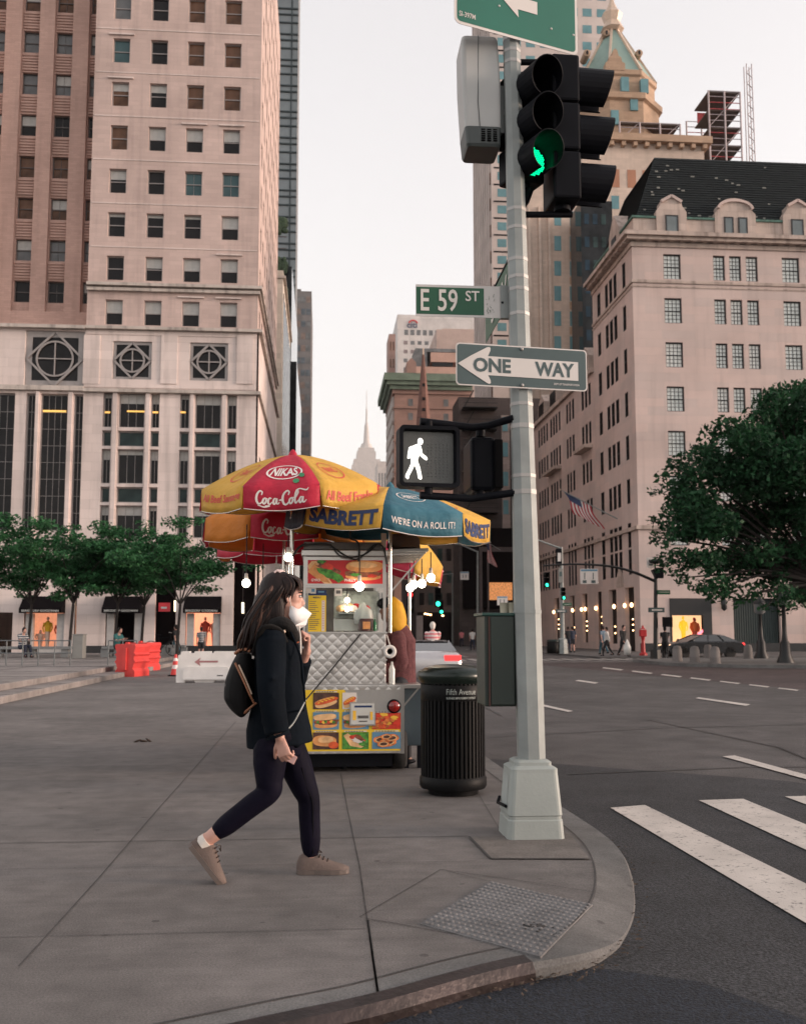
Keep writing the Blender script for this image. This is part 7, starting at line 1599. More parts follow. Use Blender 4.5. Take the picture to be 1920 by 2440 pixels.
def lock(P, r0, r1, w=.0): q, rr = spline(P, [r0*.6, r0, r0, r1][:len(P)] if len(P) <= 4 else [r0*.6]+[r0]*(len(P)-2)+[r1], 5); lk.tube(q, rr, 5, True, True)
for k in range(150):
    a = rh.uniform(-1, 1); sd = -.085*math.cos(a*.9) if rh.random() < .8 else .085; y = YW0+sd*rh.uniform(.85, 1.1); x0_ = 722-46*abs(a)+rh.uniform(-60, 25); lk.cur = 1 if rh.random() < .3 else 0
    w1, w2, w3 = (rh.uniform(-16, 16) for _ in range(3)); e = rh.uniform(0, 1); x0_ = min(x0_, 738)
    lock([Wp(x0_+18, 150+abs(a)*20, YW0+sd*.55), Wp(x0_-14+w1*.4, 235+w1, y), Wp(x0_-56-30*e+w1, 330, y), Wp(x0_-100-45*e+w2, 430+w2, y), Wp(x0_-128-52*e+w3, 520+40*e+w3, y+rh.uniform(-.01, .02)), Wp(x0_-135-70*e+w1, 560+70*e, y+.02)], rh.uniform(.004, .010), .001)
for k in range(110):
    f = rh.uniform(-1, 1); y = YW0+f*.062; e = rh.uniform(-14, 10); lk.cur = 1 if rh.random() < .25 else 0
    x1_ = 856-26*abs(f)**2; y1_ = 205+e+28*abs(f)
    lock([Wp(716, 122+18*abs(f), YW0+f*.03), Wp(790-8*abs(f), 136+16*abs(f), YW0+f*.05), Wp(838-18*abs(f), 168+10*abs(f)+e*.4, y), Wp(x1_, y1_, y)], rh.uniform(.0035, .007), .0012)
for k in range(60):
    sd = -1 if k % 3 else 1; y = YW0+sd*rh.uniform(.074, .088); x0_ = rh.uniform(735, 800); lk.cur = 1 if rh.random() < .3 else 0
    lock([Wp(x0_-45, 130, YW0+sd*.045), Wp(x0_-4, 180, YW0+sd*.08), Wp(x0_-10, 232, y), Wp(x0_-28+rh.uniform(-10, 8), rh.uniform(252, 285), y)], rh.uniform(.004, .007), .0015)
o_ = lk.build('loose_locks', [M_HAIR, M_HAIRL], hobj)
m = MB()
for k in range(-3, 4): m.tube([Wp(690+k*6, 118, YW0+.012*k), Wp(706+k*5, 104, YW0+.012*k), Wp(724+k*4, 118, YW0+.012*k)], .007, 6)
m.ell(Wp(706, 112, YW0), .026, .03, .012, 10, 6); wb('hair_clip', m, mat('pale_pink_plastic', (.66, .50, .47), .35))
mk = MB(); T, K, D1, D2, tp_ = (Wp(x, z, YW0) for x, z in ((906, 377), (882, 410), (871, 447), (837, 468), (839, 322)))
for sy in (-1, 1):
    a, bb, c = Wp(771, 330, YW0+sy*.064), Wp(764, 388, YW0+sy*.068), Wp(797, 451, YW0+sy*.056); ce = Wp(826, 378, YW0+sy*.054); R_ = [a, tp_, T, K, c, bb]
    for i in range(6):
        f = [ce, R_[i], R_[(i+1) % 6]]; mk.face(f if sy < 0 else f[::-1], True)
    for f in ([K, D1, c], [D1, D2, c]): mk.face(f if sy < 0 else f[::-1], False)
me = mk.data('face_mask'); o_ = link('face_mask', me, mat('mask_fabric', (.74, .72, .72), .8, 0, .04, 30, bump=.15, bscale=300), woman)
wl = o_.modifiers.new('w', 'WELD'); wl.merge_threshold = .001; sl_ = o_.modifiers.new('t', 'SOLIDIFY'); sl_.thickness = .002
for e in mk.f: pass
for sy in (-1, 1):
    m = MB(); m.tube(*spline([Wp(782, 350, YW0+sy*.067), Wp(772, 300, YW0+sy*.080), Wp(762, 258, YW0+sy*.078), Wp(752, 275, YW0+sy*.080)], [.0024]*4), 6); m.build('ear_loop', M_PWHT, o_)
M_LEG = mat('black_leggings', (.0048, .004, .0105), .7, 0, .2, 6, bump=.4, bscale=22, spec=.08); M_JKT = mat('black_jacket', (.004, .0062, .0095), .9, 0, .25, 5, bump=1, bscale=9, spec=.08); M_COL = mat('black_fleece_collar', (.004, .003, .003), .95, bump=.8, bscale=60)
c = MB()
for h0, k0, a0, f in ((hipN, knN, anN, .85), (hipF, knF, anF, .91)):
    q, r = leg_pts(h0, k0, a0, 1.0, .090, .062, .060, .045); q[-1] = k0.lerp(a0, f); limb(c, q, r, 18, k=6)
c.tube(*spline([pel-Z*.10, pel, pel+Z*.1], [(.14, .11), (.165, .12), (.15, .11)]), 16, True, True, up=(1,0,0))
lg = wb('leggings', fused(c, .008, 6), M_LEG)
m = MB(); q, r = spline([hipF.lerp(knF, .35)+V((.035,-.082,0)), hipF.lerp(knF, .75)+V((.02,-.068,0)), knF+V((.02,-.06,0)), knF.lerp(anF, .3)+V((.02,-.058,0)), knF.lerp(anF, .92)+V((.01,-.045,0))], [.0028]*5); m.tube(q, r, 5); m.build('seam', M_BLKD, lg)
c = MB()
c.tube(*spline([Wp(708, 1205, YW0), Wp(700, 1100, YW0), Wp(700, 950, YW0), Wp(690, 800, YW0), Wp(690, 640, YW0), Wp(688, 545, YW0), Wp(690, 478, YW0)], [(.183, .150), (.178, .150), (.150, .14), (.132, .138), (.128, .145), (.115, .125), (.07, .075)], 6), 24, True, True, up=(0,1,0))
limb(c, [shN, Wp(652, 700, 5.41), elN, Wp(668, 990, 5.375), Wp(690, 1130, 5.37)], [.084, .080, .074, .068, .066], 16, k=5, ends=False); c.ell(shN, .082, .075, .082, 14, 9)
limb(c, [shF, shF.lerp(elF, .5), elF, elF.lerp(wrF, .4), elF.lerp(wrF, .72)], [.08, .074, .066, .058, .052], 14, k=4, ends=False); c.ell(shF, .08, .07, .08, 14, 9); c.ell(elF, .064, .064, .064, 12, 8)
rf = random.Random(3)
for k in range(9):
    a = rf.uniform(-1, 1); c.tube([Wp(700+170*a, 1225, YW0-.13*math.sqrt(1-a*a)), Wp(700+150*a, 1080, YW0-.135*math.sqrt(1-a*a)), Wp(698+120*a, 930, YW0-.12*math.sqrt(1-a*a))], [.016, .013, .004], 7)
for v, dx in ((760, 8), (870, -6), (985, 10), (1060, -8)): c.tube([Wp(590+dx, v, 5.36), Wp(660, v+26, 5.318), Wp(722+dx, v+8, 5.36)], [.004, .013, .004], 7)
jk = wb('jacket', fused(c, .0085, 4), M_JKT)
m = MB(); m.tube([Wp(688, 1134, 5.37), Wp(694, 1152, 5.37)], [.068, .066], 16, False); m.build('cuff', M_JKT, jk)
m = MB(); m.tube(*spline([Wp(775, 490, 5.475), Wp(835, 640, 5.468), Wp(855, 800, 5.462), Wp(868, 960, 5.455)], [.006, .007, .007, .005]), 6); m.build('front_edge', M_JKT, jk)
m = MB(); m.bar(Wp(745, 1000, 5.448), Wp(862, 985, 5.452), .012, .01); m.build('pocket_welt', M_JKT, jk)
c = MB(); c.tube(*spline([Wp(655, 450, 5.52), Wp(720, 432, 5.485), Wp(775, 470, 5.50), Wp(800, 540, 5.56), Wp(790, 500, 5.66), Wp(720, 430, 5.71), Wp(650, 440, 5.67)], [.034, .036, .034, .03, .034, .036, .034], 4), 10, True, True)
wb('collar', fused(c, .008, 3), M_COL)
c = MB(); c.tube(*spline([Wp(765, 440, 5.56), Wp(800, 510, 5.545), Wp(818, 560, 5.55)], [(.03, .012), (.034, .012), (.02, .01)]), 10, True, True); wb('inner_top', c, mat('rust_knit', (.30, .07, .025), .85, bump=.5, bscale=60))
m = MB(); m.ell(Wp(735, 490, 5.462), .008, .006, .011, 8, 6); m.build('button', M_GOLD, jk)
M_SHOE = mat('taupe_suede', (.125, .092, .08), .9, 0, .12, 12, bump=.25, bscale=80); M_SOLE = mat('taupe_sole', (.11, .085, .075), .7)
def shoe(o, fwd, up, L=.285):
    o, fwd, up = V(o), V(fwd).normalized(), V(up); up = (up-fwd*up.dot(fwd)).normalized(); sd = fwd.cross(up); P = lambda x, y, z: o+fwd*x+sd*y+up*z
    secs = [(-.068, .012, .040, .055), (-.055, .036, .046, .105), (-.02, .040, .046, .112), (.03, .040, .048, .108), (.07, .046, .046, .088), (.12, .051, .044, .066), (.17, .049, .038, .052), (.205, .036, .030, .042), (.222, .012, .022, .032)]
    m = MB(); n = 16; vs = []
    for x, w_, hc, ht in secs:
        for j in range(n):
            a = 2*math.pi*j/n; cy_, sz_ = math.cos(a), math.sin(a); z = .012+(ht-.012)*(.5+.5*sz_) if sz_ > 0 else .022+.016*sz_*0+(.012-.022)*-sz_*-1*0; z = .016+(ht-.016)*max(0, sz_)**.8 if sz_ > 0 else .016
            vs.append(P(x, w_*math.copysign(abs(cy_)**(.7 if sz_ <= 0 else 1.0), cy_), z))
    k = len(secs); m.mesh(vs, [(i*n+j, i*n+(j+1) % n, (i+1)*n+(j+1) % n, (i+1)*n+j) for i in range(k-1) for j in range(n)], True); m.face(vs[:n][::-1]); m.face(vs[-n:])
    s = m.build('shoe', M_SHOE, woman); q = s.modifiers.new('s', 'SUBSURF'); q.levels = q.render_levels = 1
    m = MB(); out = []
    for x, w_, hc, ht in secs: out.append((x, w_+.004))
    L_ = [P(x, w_, 0) for x, w_ in out]+[P(x, -w_, 0) for x, w_ in out[::-1]]; T_ = [p+up*.024 for p in L_]; nn = len(L_); m.face(L_[::-1]); m.face(T_)
    for i in range(nn): j = (i+1) % nn; m.face([L_[i], L_[j], T_[j], T_[i]], True)
    m.build('sole', M_SOLE, s)
    for k_ in range(4): m = MB(); x = .035+.022*k_; z = .104-.011*k_; m.tube([P(x, -.026, z-.004), P(x+.004, 0, z+.006), P(x, .026, z-.004)], .0032, 5); m.build('lace', M_IRIS, s)
    m = MB(); m.tube([P(.03, -.012, .112), P(.05, -.03, .122), P(.07, -.012, .108), P(.05, .02, .118)], .003, 5); m.build('lace', M_IRIS, s)
shoe(V((Wp(895, 2062, 5.69).x-.005, 5.69, .002)), (1, -.03, .0), (0,0,1))
hN = Wp(120, 1835, 5.52); tN = V((Wp(300, 2052, 5.52).x, 5.52, .012)); fdir = (tN-hN).normalized(); upN = V((fdir.z*-1, 0, fdir.x))
if upN.dot(anN-hN) < 0: upN = -upN
shoe(anN-upN*.105+fdir*.022, fdir, upN, .28)
for a0, k0, cc in ((anN, knN, 1), (anF, knF, 0)):
    if cc: m = MB(); d = (a0-k0).normalized(); m.tube([a0+d*.012, a0+d*.05], [.041, .043], 14); wb('sock', m, M_PWHT)
    else: m = MB(); m.tube([a0+V((.005,0,-.035)), a0+V((.01,0,-.06))], [.043, .045], 14); wb('sock', m, mat('pale_blue_sock', (.45, .5, .52), .9))
bp = thing('backpack', 'black backpack with tan piping worn by the walking woman', 'backpack', Wp(450, 1000, YW0)); c = MB()
c.tube(*spline([Wp(480, 625, YW0), Wp(478, 690, YW0), Wp(462, 800, YW0), Wp(456, 900, YW0), Wp(480, 985, YW0), Wp(498, 1010, YW0)], [(.11, .035), (.125, .062), (.135, .085), (.135, .088), (.125, .05), (.10, .02)], 5), 16, True, True, up=(1,0,0))
c.ell(Wp(418, 880, YW0), .055, .10, .075, 14, 9)
link('bag', fused(c, .009, 5), mat('black_nylon', (.004, .0037, .004), .75, 0, .2, 6, bump=.4, bscale=14, spec=.2), bp)
M_TAN = mat('tan_leather', (.30, .125, .065), .5, 0, .12, 8)
m = MB(); q, r = spline([Wp(425, 688, 5.475), Wp(470, 780, 5.462), Wp(520, 890, 5.465), Wp(548, 945, 5.48)], [.011]*4); m.tube(q, r, 6, sq=.5); m.build('piping', M_TAN, bp)
m = MB(); q, r = spline([Wp(448, 700, 5.468), Wp(490, 790, 5.458), Wp(530, 885, 5.462)], [.005]*3); m.tube(q, r, 5); m.build('zip', M_GOLD, bp)
m = MB(); q, r = spline([Wp(478, 1008, 5.50), Wp(515, 975, 5.485), Wp(560, 940, 5.485)], [.013]*3); m.tube(q, r, 6, sq=.5); m.build('base_trim', M_TAN, bp)
m = MB(); q, r = spline([Wp(360, 832, 5.545), Wp(395, 815, 5.515), Wp(440, 850, 5.495), Wp(455, 880, 5.49)], [.003]*4); m.tube(q, r, 5); m.build('pocket_zip', M_SSD, bp)
m = MB(); q, r = spline([Wp(425, 628, 5.56), Wp(470, 600, 5.53), Wp(520, 612, 5.52)], [.010]*3); m.tube(q, r, 6); m.build('top_trim', M_TAN, bp)
m = MB(); q, r = spline([Wp(486, 600, 5.58), Wp(484, 530, 5.58), Wp(502, 512, 5.58), Wp(512, 590, 5.58)], [.008]*4); m.tube(q, r, 6); m.build('carry_loop', M_TAN, bp)
m = MB(); m.tube(*spline([Wp(545, 640, 5.455), Wp(600, 470, 5.36), Wp(700, 480, 5.40), Wp(742, 560, 5.44)], [(.018, .005)]*4), 8); m.build('shoulder_strap', MATS['black_nylon'], bp)
m = MB(); m.box(*(Wp(532, 660, 5.46)), *(Wp(545, 618, 5.45))); m.build('tag', M_PWHT, bp)
ph = thing('phone', 'pink phone held low in the walking woman\'s right hand', 'phone', Wp(790, 1300, 5.36)); m = MB(); d0 = (Wp(812, 1312, 5.352)-Wp(660, 1230, 5.40)); s0 = d0.normalized().cross(V((0,1,0))).normalized()
m.obox(Wp(752, 1276, 5.383), d0*.36, s0*.022, V((.0, .0045, 0))); m.build('case', mat('pink_phone_case', (.60, .34, .30), .4), ph, .003)
m = MB(); m.obox(Wp(752, 1276, 5.3885), d0*.33, s0*.019, V((.0, .0008, 0))); m.build('screen', M_BLK, ph)
er = MB(); er.tube(*spline([Wp(826, 455, 5.55), Wp(836, 520, 5.54), Wp(838, 600, 5.50), Wp(836, 660, 5.47)], [.0045, .005, .005, .004]), 6); tag(er.build('earphone_cord', M_PWHT), 'white earphone cord hanging from under the woman\'s mask past her raised hand', 'cord')
er = MB(); er.tube(*spline([Wp(742, 1120, 5.40), Wp(790, 1070, 5.425), Wp(830, 1000, 5.432), Wp(872, 920, 5.46)], [.004, .0045, .0045, .0035]), 6); c1_ = tag(er.build('charging_cord', mat('grey_cord', (.42, .43, .41), .6)), 'grey cord curving over the woman\'s jacket pocket from her phone hand', 'cord')
er = MB(); er.tube(*spline([Wp(872, 918, 9.53), Wp(905, 880, 9.54), Wp(1040, 720, 9.55), Wp(1215, 505, 9.55)], [.007]*4), 6); er.build('lid_cable', M_WIRE, cart)
vd = thing('person', 'vendor in maroon sweater with a yellow cloth over the head, beside the cart', 'person', A(840, 1560, 10.1)); Vp = lambda u, v, Y=10.1: A(u, v, Y)
b = MB(); hv = Vp(828, 1294); nv = Vp(835, 1325); cv = Vp(842, 1360); pv = Vp(845, 1440)
b.tube(*spline([pv-Z*.1, pv, Vp(846, 1400), cv, nv], [(.15, .11), (.155, .115), (.14, .10), (.165, .10), (.06, .06)]), 14, True, True, up=(0,1,0)); b.ell(hv, .098, .078, .118); b.ell(hv+V((-.045, 0, -.06)), .055, .05, .06); b.ell(hv+V((-.10, 0, -.01)), .018, .013, .024, 8, 6); limb(b, [nv, hv-Z*.02], [.055, .05], 10)
for sy in (-1, 1):
    sh = cv+V((0, .17*sy, .04)); el = sh+V((.03, .04*sy, -.27)); wr = el+V((-.17, -.03*sy, -.03)); limb(b, [sh, sh.lerp(el, .5), el, wr], [.05, .045, .038, .027], 10); simple_hand(b, wr, (-1, 0, -.1))
    hp = pv+V((0, .09*sy, -.06)); kn = V((hp.x-.02+.08*sy, 10.1+.1*sy, .47)); an = V((hp.x+.1*sy, 10.1+.1*sy, .09)); limb(b, *leg_pts(hp, kn, an), 12); limb(b, [an+V((.02, 0, -.05)), an+V((-.13, 0, -.06))], [.034, .026], 8)
link('body', fused(b, .012, 3), M_SKIN2, vd)
c = MB(); c.tube(*spline([pv-Z*.05, pv+Z*.05, Vp(846, 1400), cv, Vp(841, 1340), nv+Z*.01], [(.18, .135), (.175, .13), (.165, .12), (.19, .125), (.14, .10), (.075, .07)]), 16, True, True, up=(0,1,0))
for sy in (-1, 1): sh = cv+V((0, .17*sy, .04)); el = sh+V((.03, .04*sy, -.27)); wr = el+V((-.17, -.03*sy, -.03)); limb(c, [sh, sh.lerp(el, .5), el, el.lerp(wr, .85)], [.075, .066, .058, .048], 10)
link('sweater', fused(c, .012, 4), mat('maroon_knit', (.105, .035, .038), .95, 0, .25, 30, bump=.9, bscale=70), vd)
c = MB()
for sy in (-1, 1): hp = pv+V((0, .09*sy, -.06)); kn = V((hp.x-.02+.08*sy, 10.1+.1*sy, .47)); an = V((hp.x+.1*sy, 10.1+.1*sy, .09)); limb(c, *leg_pts(hp, kn, an, 1.2), 12)
link('trousers', fused(c, .014, 3), mat('dark_trousers', (.014, .014, .018), .8), vd)
c = MB(); M_YCL = cloth('yellow_head_cloth', (.75, .40, .03), .25)
rows_ = [(0, .02, .02), (.06, .09, .085), (.14, .108, .095), (.22, .116, .10), (.30, .10, .095), (.36, .085, .085)]; vs = []; n = 16
for z, rx, ry in rows_:
    for j in range(n):
        a = -2.2+4.4*j/(n-1); vs.append(hv+V((.015+rx*math.cos(a)+z*.12, ry*math.sin(a)*1.05, .135-z)))
c.mesh(vs, [(i*n+j, i*n+j+1, (i+1)*n+j+1, (i+1)*n+j) for i in range(len(rows_)-1) for j in range(n-1)], True)
c.face([hv+V((.12, -.04, -.18)), hv+V((.20, -.02, -.19)), hv+V((.12, .02, -.08)), hv+V((.09, -.05, -.06))]); o_ = c.build('head_cloth', M_YCL, vd); q = o_.modifiers.new('t', 'SOLIDIFY'); q.thickness = .006
c = MB(); c.ell(hv+V((-.04, 0, .07)), .10, .085, .065, 12, 8); c.build('cap', M_BLK, vd)
for sy in (-1, 1): c = MB(); q = V((pv.x+.1*sy, 10.1+.1*sy, .035)); c.ell(q+V((-.05, 0, 0)), .13, .05, .036, 10, 6); c.build('shoe', M_BLK, vd)
# ================================================================ litter bin
lb_c = G(958, 1692); lb_c.y += .26; rb = (A(1030, 1600, lb_c.y).x-A(888, 1600, lb_c.y).x)/2*.97; zt_ = A(960, 1432, lb_c.y).z
lb_c.x = (A(889, 1600, lb_c.y).x+A(1030, 1600, lb_c.y).x)/2
bin_ = thing('litter_bin', 'black slatted metal litter bin lettered Fifth Avenue beside the signal pole', 'litter bin', lb_c)
M_BIN = mat('black_bin_paint', (.006, .006, .0065), .5, 0, .2, 6, bump=.08, bscale=40, spec=.12); M_BING = mat('dark_green_rim', (.006, .013, .010), .3, .2, .2, 5)
m = MB(); m.lathe([(rb*.75, .0), (rb*.78, .05)], lb_c, 32); m.build('foot', M_BIN, bin_)
m = MB(); m.lathe([(rb*.98, .05), (rb*1.02, .07), (rb*1.02, .13), (rb*.97, .15)], lb_c, 40); m.build('base_ring', M_BIN, bin_)
m = MB(); m.lathe([(rb*.86, .12), (rb*.86, zt_)], lb_c, 32); m.build('liner', M_BLKD, bin_)
ns = 44
for k in range(ns):
    a = 2*math.pi*k/ns; d = V((math.cos(a), math.sin(a), 0)); t_ = V((-d.y, d.x, 0))
    m = MB(); m.obox(lb_c+d*(rb*.955)+Z*((.14+zt_-.05)/2), t_*.011, d*.006, Z*((zt_-.05-.14)/2)); m.build('slat', M_BIN, bin_, .003)
zl0, zl1 = A(958, 1488, lb_c.y-rb).z, A(958, 1455, lb_c.y-rb).z
m = MB(); m.lathe([(rb*.975, zl0), (rb*.985, zl0+.004), (rb*.985, zl1), (rb*.975, zl1+.004)], lb_c, 40); br_ = m.build('name_band', M_BIN, bin_)
def arc_text(txt, x0, x1, z0, z1, mt, bold=.02):
    m = MB(); rr = rb*.9885
    def f(x, y): a = -math.pi/2+(x0+(x1-x0)*x)/rr; return lb_c+V((rr*math.cos(a), rr*math.sin(a), z0+(z1-z0)*y))
    put_text(m, txt, (0,0,0), (1,0,0), Z, 1, 1, bold, 0, 1.0, fn=f); m.build('lettering', mt, br_)
M_BTX = mat('dim_print', (.30, .33, .31), .6); arc_text('Fifth Avenue', -.085, .17, zl0+(zl1-zl0)*.45, zl1-.022, M_BTX, .0); arc_text('BUSINESS IMPROVEMENT DISTRICT', -.085, .17, zl0+.02, zl0+(zl1-zl0)*.30, M_BTX)
m = MB(); m.lathe([(rb*.97, zt_-.06), (rb*1.06, zt_-.03), (rb*1.09, zt_), (rb*1.06, zt_+.035), (rb*.8, zt_+.07), (rb*.52, zt_+.09), (rb*.5, zt_+.085), (rb*.5, zt_+.0)], lb_c, 40); m.build('lid', M_BING, bin_)
m = MB(); m.lathe([(rb*.5, zt_+.01), (0.01, zt_+.012)], lb_c, 24); m.build('opening', M_BLKD, bin_)
# ================================================================ barriers, cone
M_ORB = mat('red_orange_plastic', (.60, .05, .045), .5, 0, .12, 3); M_WHB = mat('white_barrier_plastic', (.74, .70, .67), .55, 0, .1, 2.5)
def barrier(root, L, h_, mt, w0=.46, w1=.22, ribs=True, bx=1.0):
    """water-filled barrier along local Y: flared foot, waisted ribs, notched ends"""
    m = MB(); prof = [(w0/2, 0), (w0/2, h_*.16), (w0*.40, h_*.26), (w1*.62, h_*.40), (w1*.72, h_*.46), (w1*.62, h_*.52), (w1*.60, h_*.62), (w1*.72, h_*.68), (w1*.60, h_*.74), (w1*.72, h_*.92), (w1*.66, h_)]
    pts = prof+[(-x, z) for x, z in prof[::-1]]; m.prism(pts, (0, -L/2, 0), (1,0,0), (0,0,1), (0, L, 0)); return m.build('shell', mt, root, .012)
def red_barrier(label, u, v, L, rz):
    t = thing('water_barrier', label, 'barrier', (0,0,0), 'red plastic barriers on the pavement'); s = barrier(t, L, .98, M_ORB, .62, .46)
    m = MB(); m.box(-.05, -L/2+.1, .982, .05, -L/2+.22, 1.04); m.build('filler_cap', M_ORB, s)
    for y in (-L/2-.04, L/2+.04): m = MB(); m.box(-.06, y-.035, .2, .06, y+.035, .86); m.build('end_lug', M_ORB, s)
    p = G(u, v); return move(t, p, rz)
red_barrier('nearer red plastic barrier at the plaza steps, standing before its twin', 281, 1433, 1.1, R(-14)); red_barrier('farther red plastic barrier at the plaza steps, partly behind its twin', 308, 1421, 1.2, R(-14))
wl_, wr_ = G(373, 1447), G(500, 1447); Lw = (wr_-wl_).length; t = thing('water_barrier', 'long white plastic barrier with a red arrow on its face', 'barrier', (0,0,0)); hW = A(430, 1381, wl_.y).z
m = MB(); n_ = hW; m.prism([(0, .1), (0, 0), (Lw*.14, 0), (Lw*.16, .05), (Lw*.30, .05), (Lw*.32, 0), (Lw*.62, 0), (Lw*.64, .05), (Lw*.8, .05), (Lw*.82, 0), (Lw, 0), (Lw, .3), (Lw*.97, n_*.7), (Lw*.97, n_), (Lw*.62, n_), (Lw*.61, n_-.05), (Lw*.57, n_-.05), (Lw*.56, n_), (Lw*.30, n_), (Lw*.29, n_-.05), (Lw*.22, n_-.05), (Lw*.21, n_), (Lw*.08, n_), (Lw*.07, n_*.9), (Lw*.03, n_*.88), (Lw*.02, n_*.5), (0, .35)], (0, -.18, 0), (1,0,0), (0,0,1), (0, .36, 0)); sh_ = m.build('shell', M_WHB, t, .015)
m = MB(); m.prism([(Lw*.12, .08), (Lw*.92, .08), (Lw*.92, .30), (Lw*.84, .42), (Lw*.20, .42), (Lw*.12, .30)], (0, -.26, 0), (1,0,0), (0,0,1), (0, .082, 0)); m.build('foot_panel', M_WHB, sh_, .012)
m = MB(); a0, zc = Lw*.30, n_*.66; m.face([(a0-.0, -.184, zc), (a0+.16, -.184, zc+.12), (a0+.13, -.184, zc+.035), (a0+.62, -.184, zc+.035), (a0+.62, -.184, zc-.015), (a0+.13, -.184, zc-.015), (a0+.16, -.184, zc-.11)][::-1]); m.build('arrow', mat('faded_red', (.36, .16, .16), .6), sh_)
m = MB(); m.box(Lw*.68, -.2625, .17, Lw*.78, -.2605, .2); m.build('stencil', M_SSD, sh_); move(t, (wl_.x, wl_.y+.2, 0))
cc = G(372, 1433); t = thing('traffic_cone', 'red and white striped traffic cone behind the left end of the white barrier', 'traffic cone', cc)
m = MB(); m.box(cc.x-.2, cc.y-.2, 0, cc.x+.2, cc.y+.2, .04); m.build('base', M_BLK, t)
for k, (z0, z1) in enumerate(((.04, .22), (.22, .34), (.34, .46), (.46, .55), (.55, .66))):
    r0, r1 = .15-.12*z0/.7, .15-.12*z1/.7; m = MB(); m.lathe([(r0, z0+.001), (r1, z1)], cc, 18); m.build('band', M_ORB if k % 2 == 0 else M_WHB, t)
# ================================================================ plaza furniture and people on the left
ZP = .28; GP = lambda u, v: G(u, v, ZP)
c = GP(165, 1396); M_UB = mat('grey_utility_paint', (.20, .20, .19), .6, 0, .08, 3); a, b = A(153, 1390, c.y), A(177, 1346, c.y)
t = thing('utility_box', 'grey metal utility box standing on the plaza before the shop', 'utility box', (c.x, c.y, ZP)); m = MB(); m.box(a.x, c.y, ZP, b.x, c.y+.6, b.z); m.build('case', M_UB, t, .02); m = MB(); m.box(a.x-.02, c.y-.02, b.z+.001, b.x+.02, c.y+.62, b.z+.04); m.build('lid', M_UB, t); m = MB(); m.box(a.x+.05, c.y-.008, ZP+.08, b.x-.05, c.y-.001, b.z-.08); m.build('door', M_UB, t)
M_RAIL = mat('grey_rail_paint', (.13, .145, .15), .5, .4); M_BENCH = mat('bench_granite', (.20, .205, .205), .7, 0, .12, 3)
def rail(label, u0, u1, v0, v1, n):
    p0, p1 = GP(u0, v1), GP(u1, v1); p1.y = p0.y = 33.0; p0 = A(u0, v1, 33.0); p1 = A(u1, v1, 33.0); p0.z = p1.z = ZP; zt = A(u0, v0, 33.0).z
    t = thing('railing', label, 'railing', p0, 'low railings on the plaza')
    for k in range(n+1): q = p0.lerp(p1, k/n); m = MB(); m.tube([q, V((q.x, q.y, zt))], .022, 6); m.build('post', M_RAIL, t)
    for z in (zt, (zt+ZP)/2): m = MB(); m.tube([V((p0.x, p0.y, z)), V((p1.x, p1.y, z))], .018, 6); m.build('rail', M_RAIL, t)
rail('low grey railing on the plaza at the left edge, left of the utility box', -20, 150, 1358, 1392, 5); rail('low grey railing in front of the seated man in teal', 230, 290, 1358, 1390, 2)
def bench(label, u0, u1, Y, hz=.46):
    a, b = A(u0, 1385, Y), A(u1, 1385, Y); t = thing('stone_bench', label, 'bench', (a.x, Y, ZP if Y < 53 else 0), 'stone benches under the trees'); z = ZP if Y < 53 else 0
    m = MB(); m.box(a.x, Y, z+hz-.12, b.x, Y+.55, z+hz); m.build('seat', M_BENCH, t, .015)
    for k in range(3): x = a.x+(b.x-a.x)*(.08+.42*k); m = MB(); m.box(x-.15, Y+.08, z, x+.15, Y+.47, z+hz-.121); m.build('plinth', M_BENCH, t)
bench('long stone bench at the left edge of the plaza', -20, 150, 44); bench('stone bench with the man in teal sitting on it', 215, 282, 44); bench('stone bench behind the man in black, under the rightmost tree', 345, 392, 49)
cl = lambda n, c_, r=.85: mat(n, c_, r, 0, .15, 5)
T_TEAL = cl('teal_cotton', (.03, .13, .13)); T_BLACK = cl('black_cotton', (.012, .012, .014)); T_JEAN = cl('teal_jeans', (.03, .09, .12)); T_NAVY = cl('navy_cotton', (.02, .025, .045)); T_WHT = cl('white_cotton', (.5, .48, .46)); T_SHORT = cl('dark_shorts', (.02, .02, .025)); T_PINK = cl('pink_cotton', (.6, .2, .22)); T_LBLUE = cl('blue_grey_cotton', (.12, .17, .22))
def striped(name, c1, c2, k):
    m, nt, b = _nt(name); N = nt.nodes; L = nt.links; g = N.new('ShaderNodeTexCoord'); w = N.new('ShaderNodeTexWave'); w.bands_direction = 'Z'; w.inputs['Scale'].default_value = k; w.inputs['Distortion'].default_value = .8; L.new(g.outputs['Object'], w.inputs[0])
    r = N.new('ShaderNodeValToRGB'); r.color_ramp.interpolation = 'CONSTANT'; r.color_ramp.elements[0].color = (*c1, 1); r.color_ramp.elements[1].position = .5; r.color_ramp.elements[1].color = (*c2, 1); L.new(w.outputs[1], r.inputs[0]); L.new(r.outputs[0], b.inputs['Base Color']); b.inputs['Roughness'].default_value = .9; return m
T_STR = striped('striped_cotton', (.03, .04, .07), (.42, .42, .42), 3.2)
FH = M_HAIR
p = G(373, 1398, .0); figure('person', 'man in black t-shirt and teal jeans walking past the plaza steps', p, R(150), 1.72, 'walk', T_BLACK, T_JEAN, FH)
p = G(426, 1396, 0); figure('person', 'man in a striped shirt behind the white barrier, facing the shop', p, R(95), 1.62, 'stand', T_STR, T_SHORT, FH, legs='short')
b_ = A(246, 1378, 43.9); figure('person', 'man in teal shirt sitting on the stone bench', (b_.x, 44.15, ZP), R(-35), 1.72, 'sit', T_TEAL, T_SHORT, FH, legs='short', arms={0: ((.16, .02, -.24), (.22, -.1, .08)), 1: ((.16, -.02, -.24), (.22, .1, .08))})
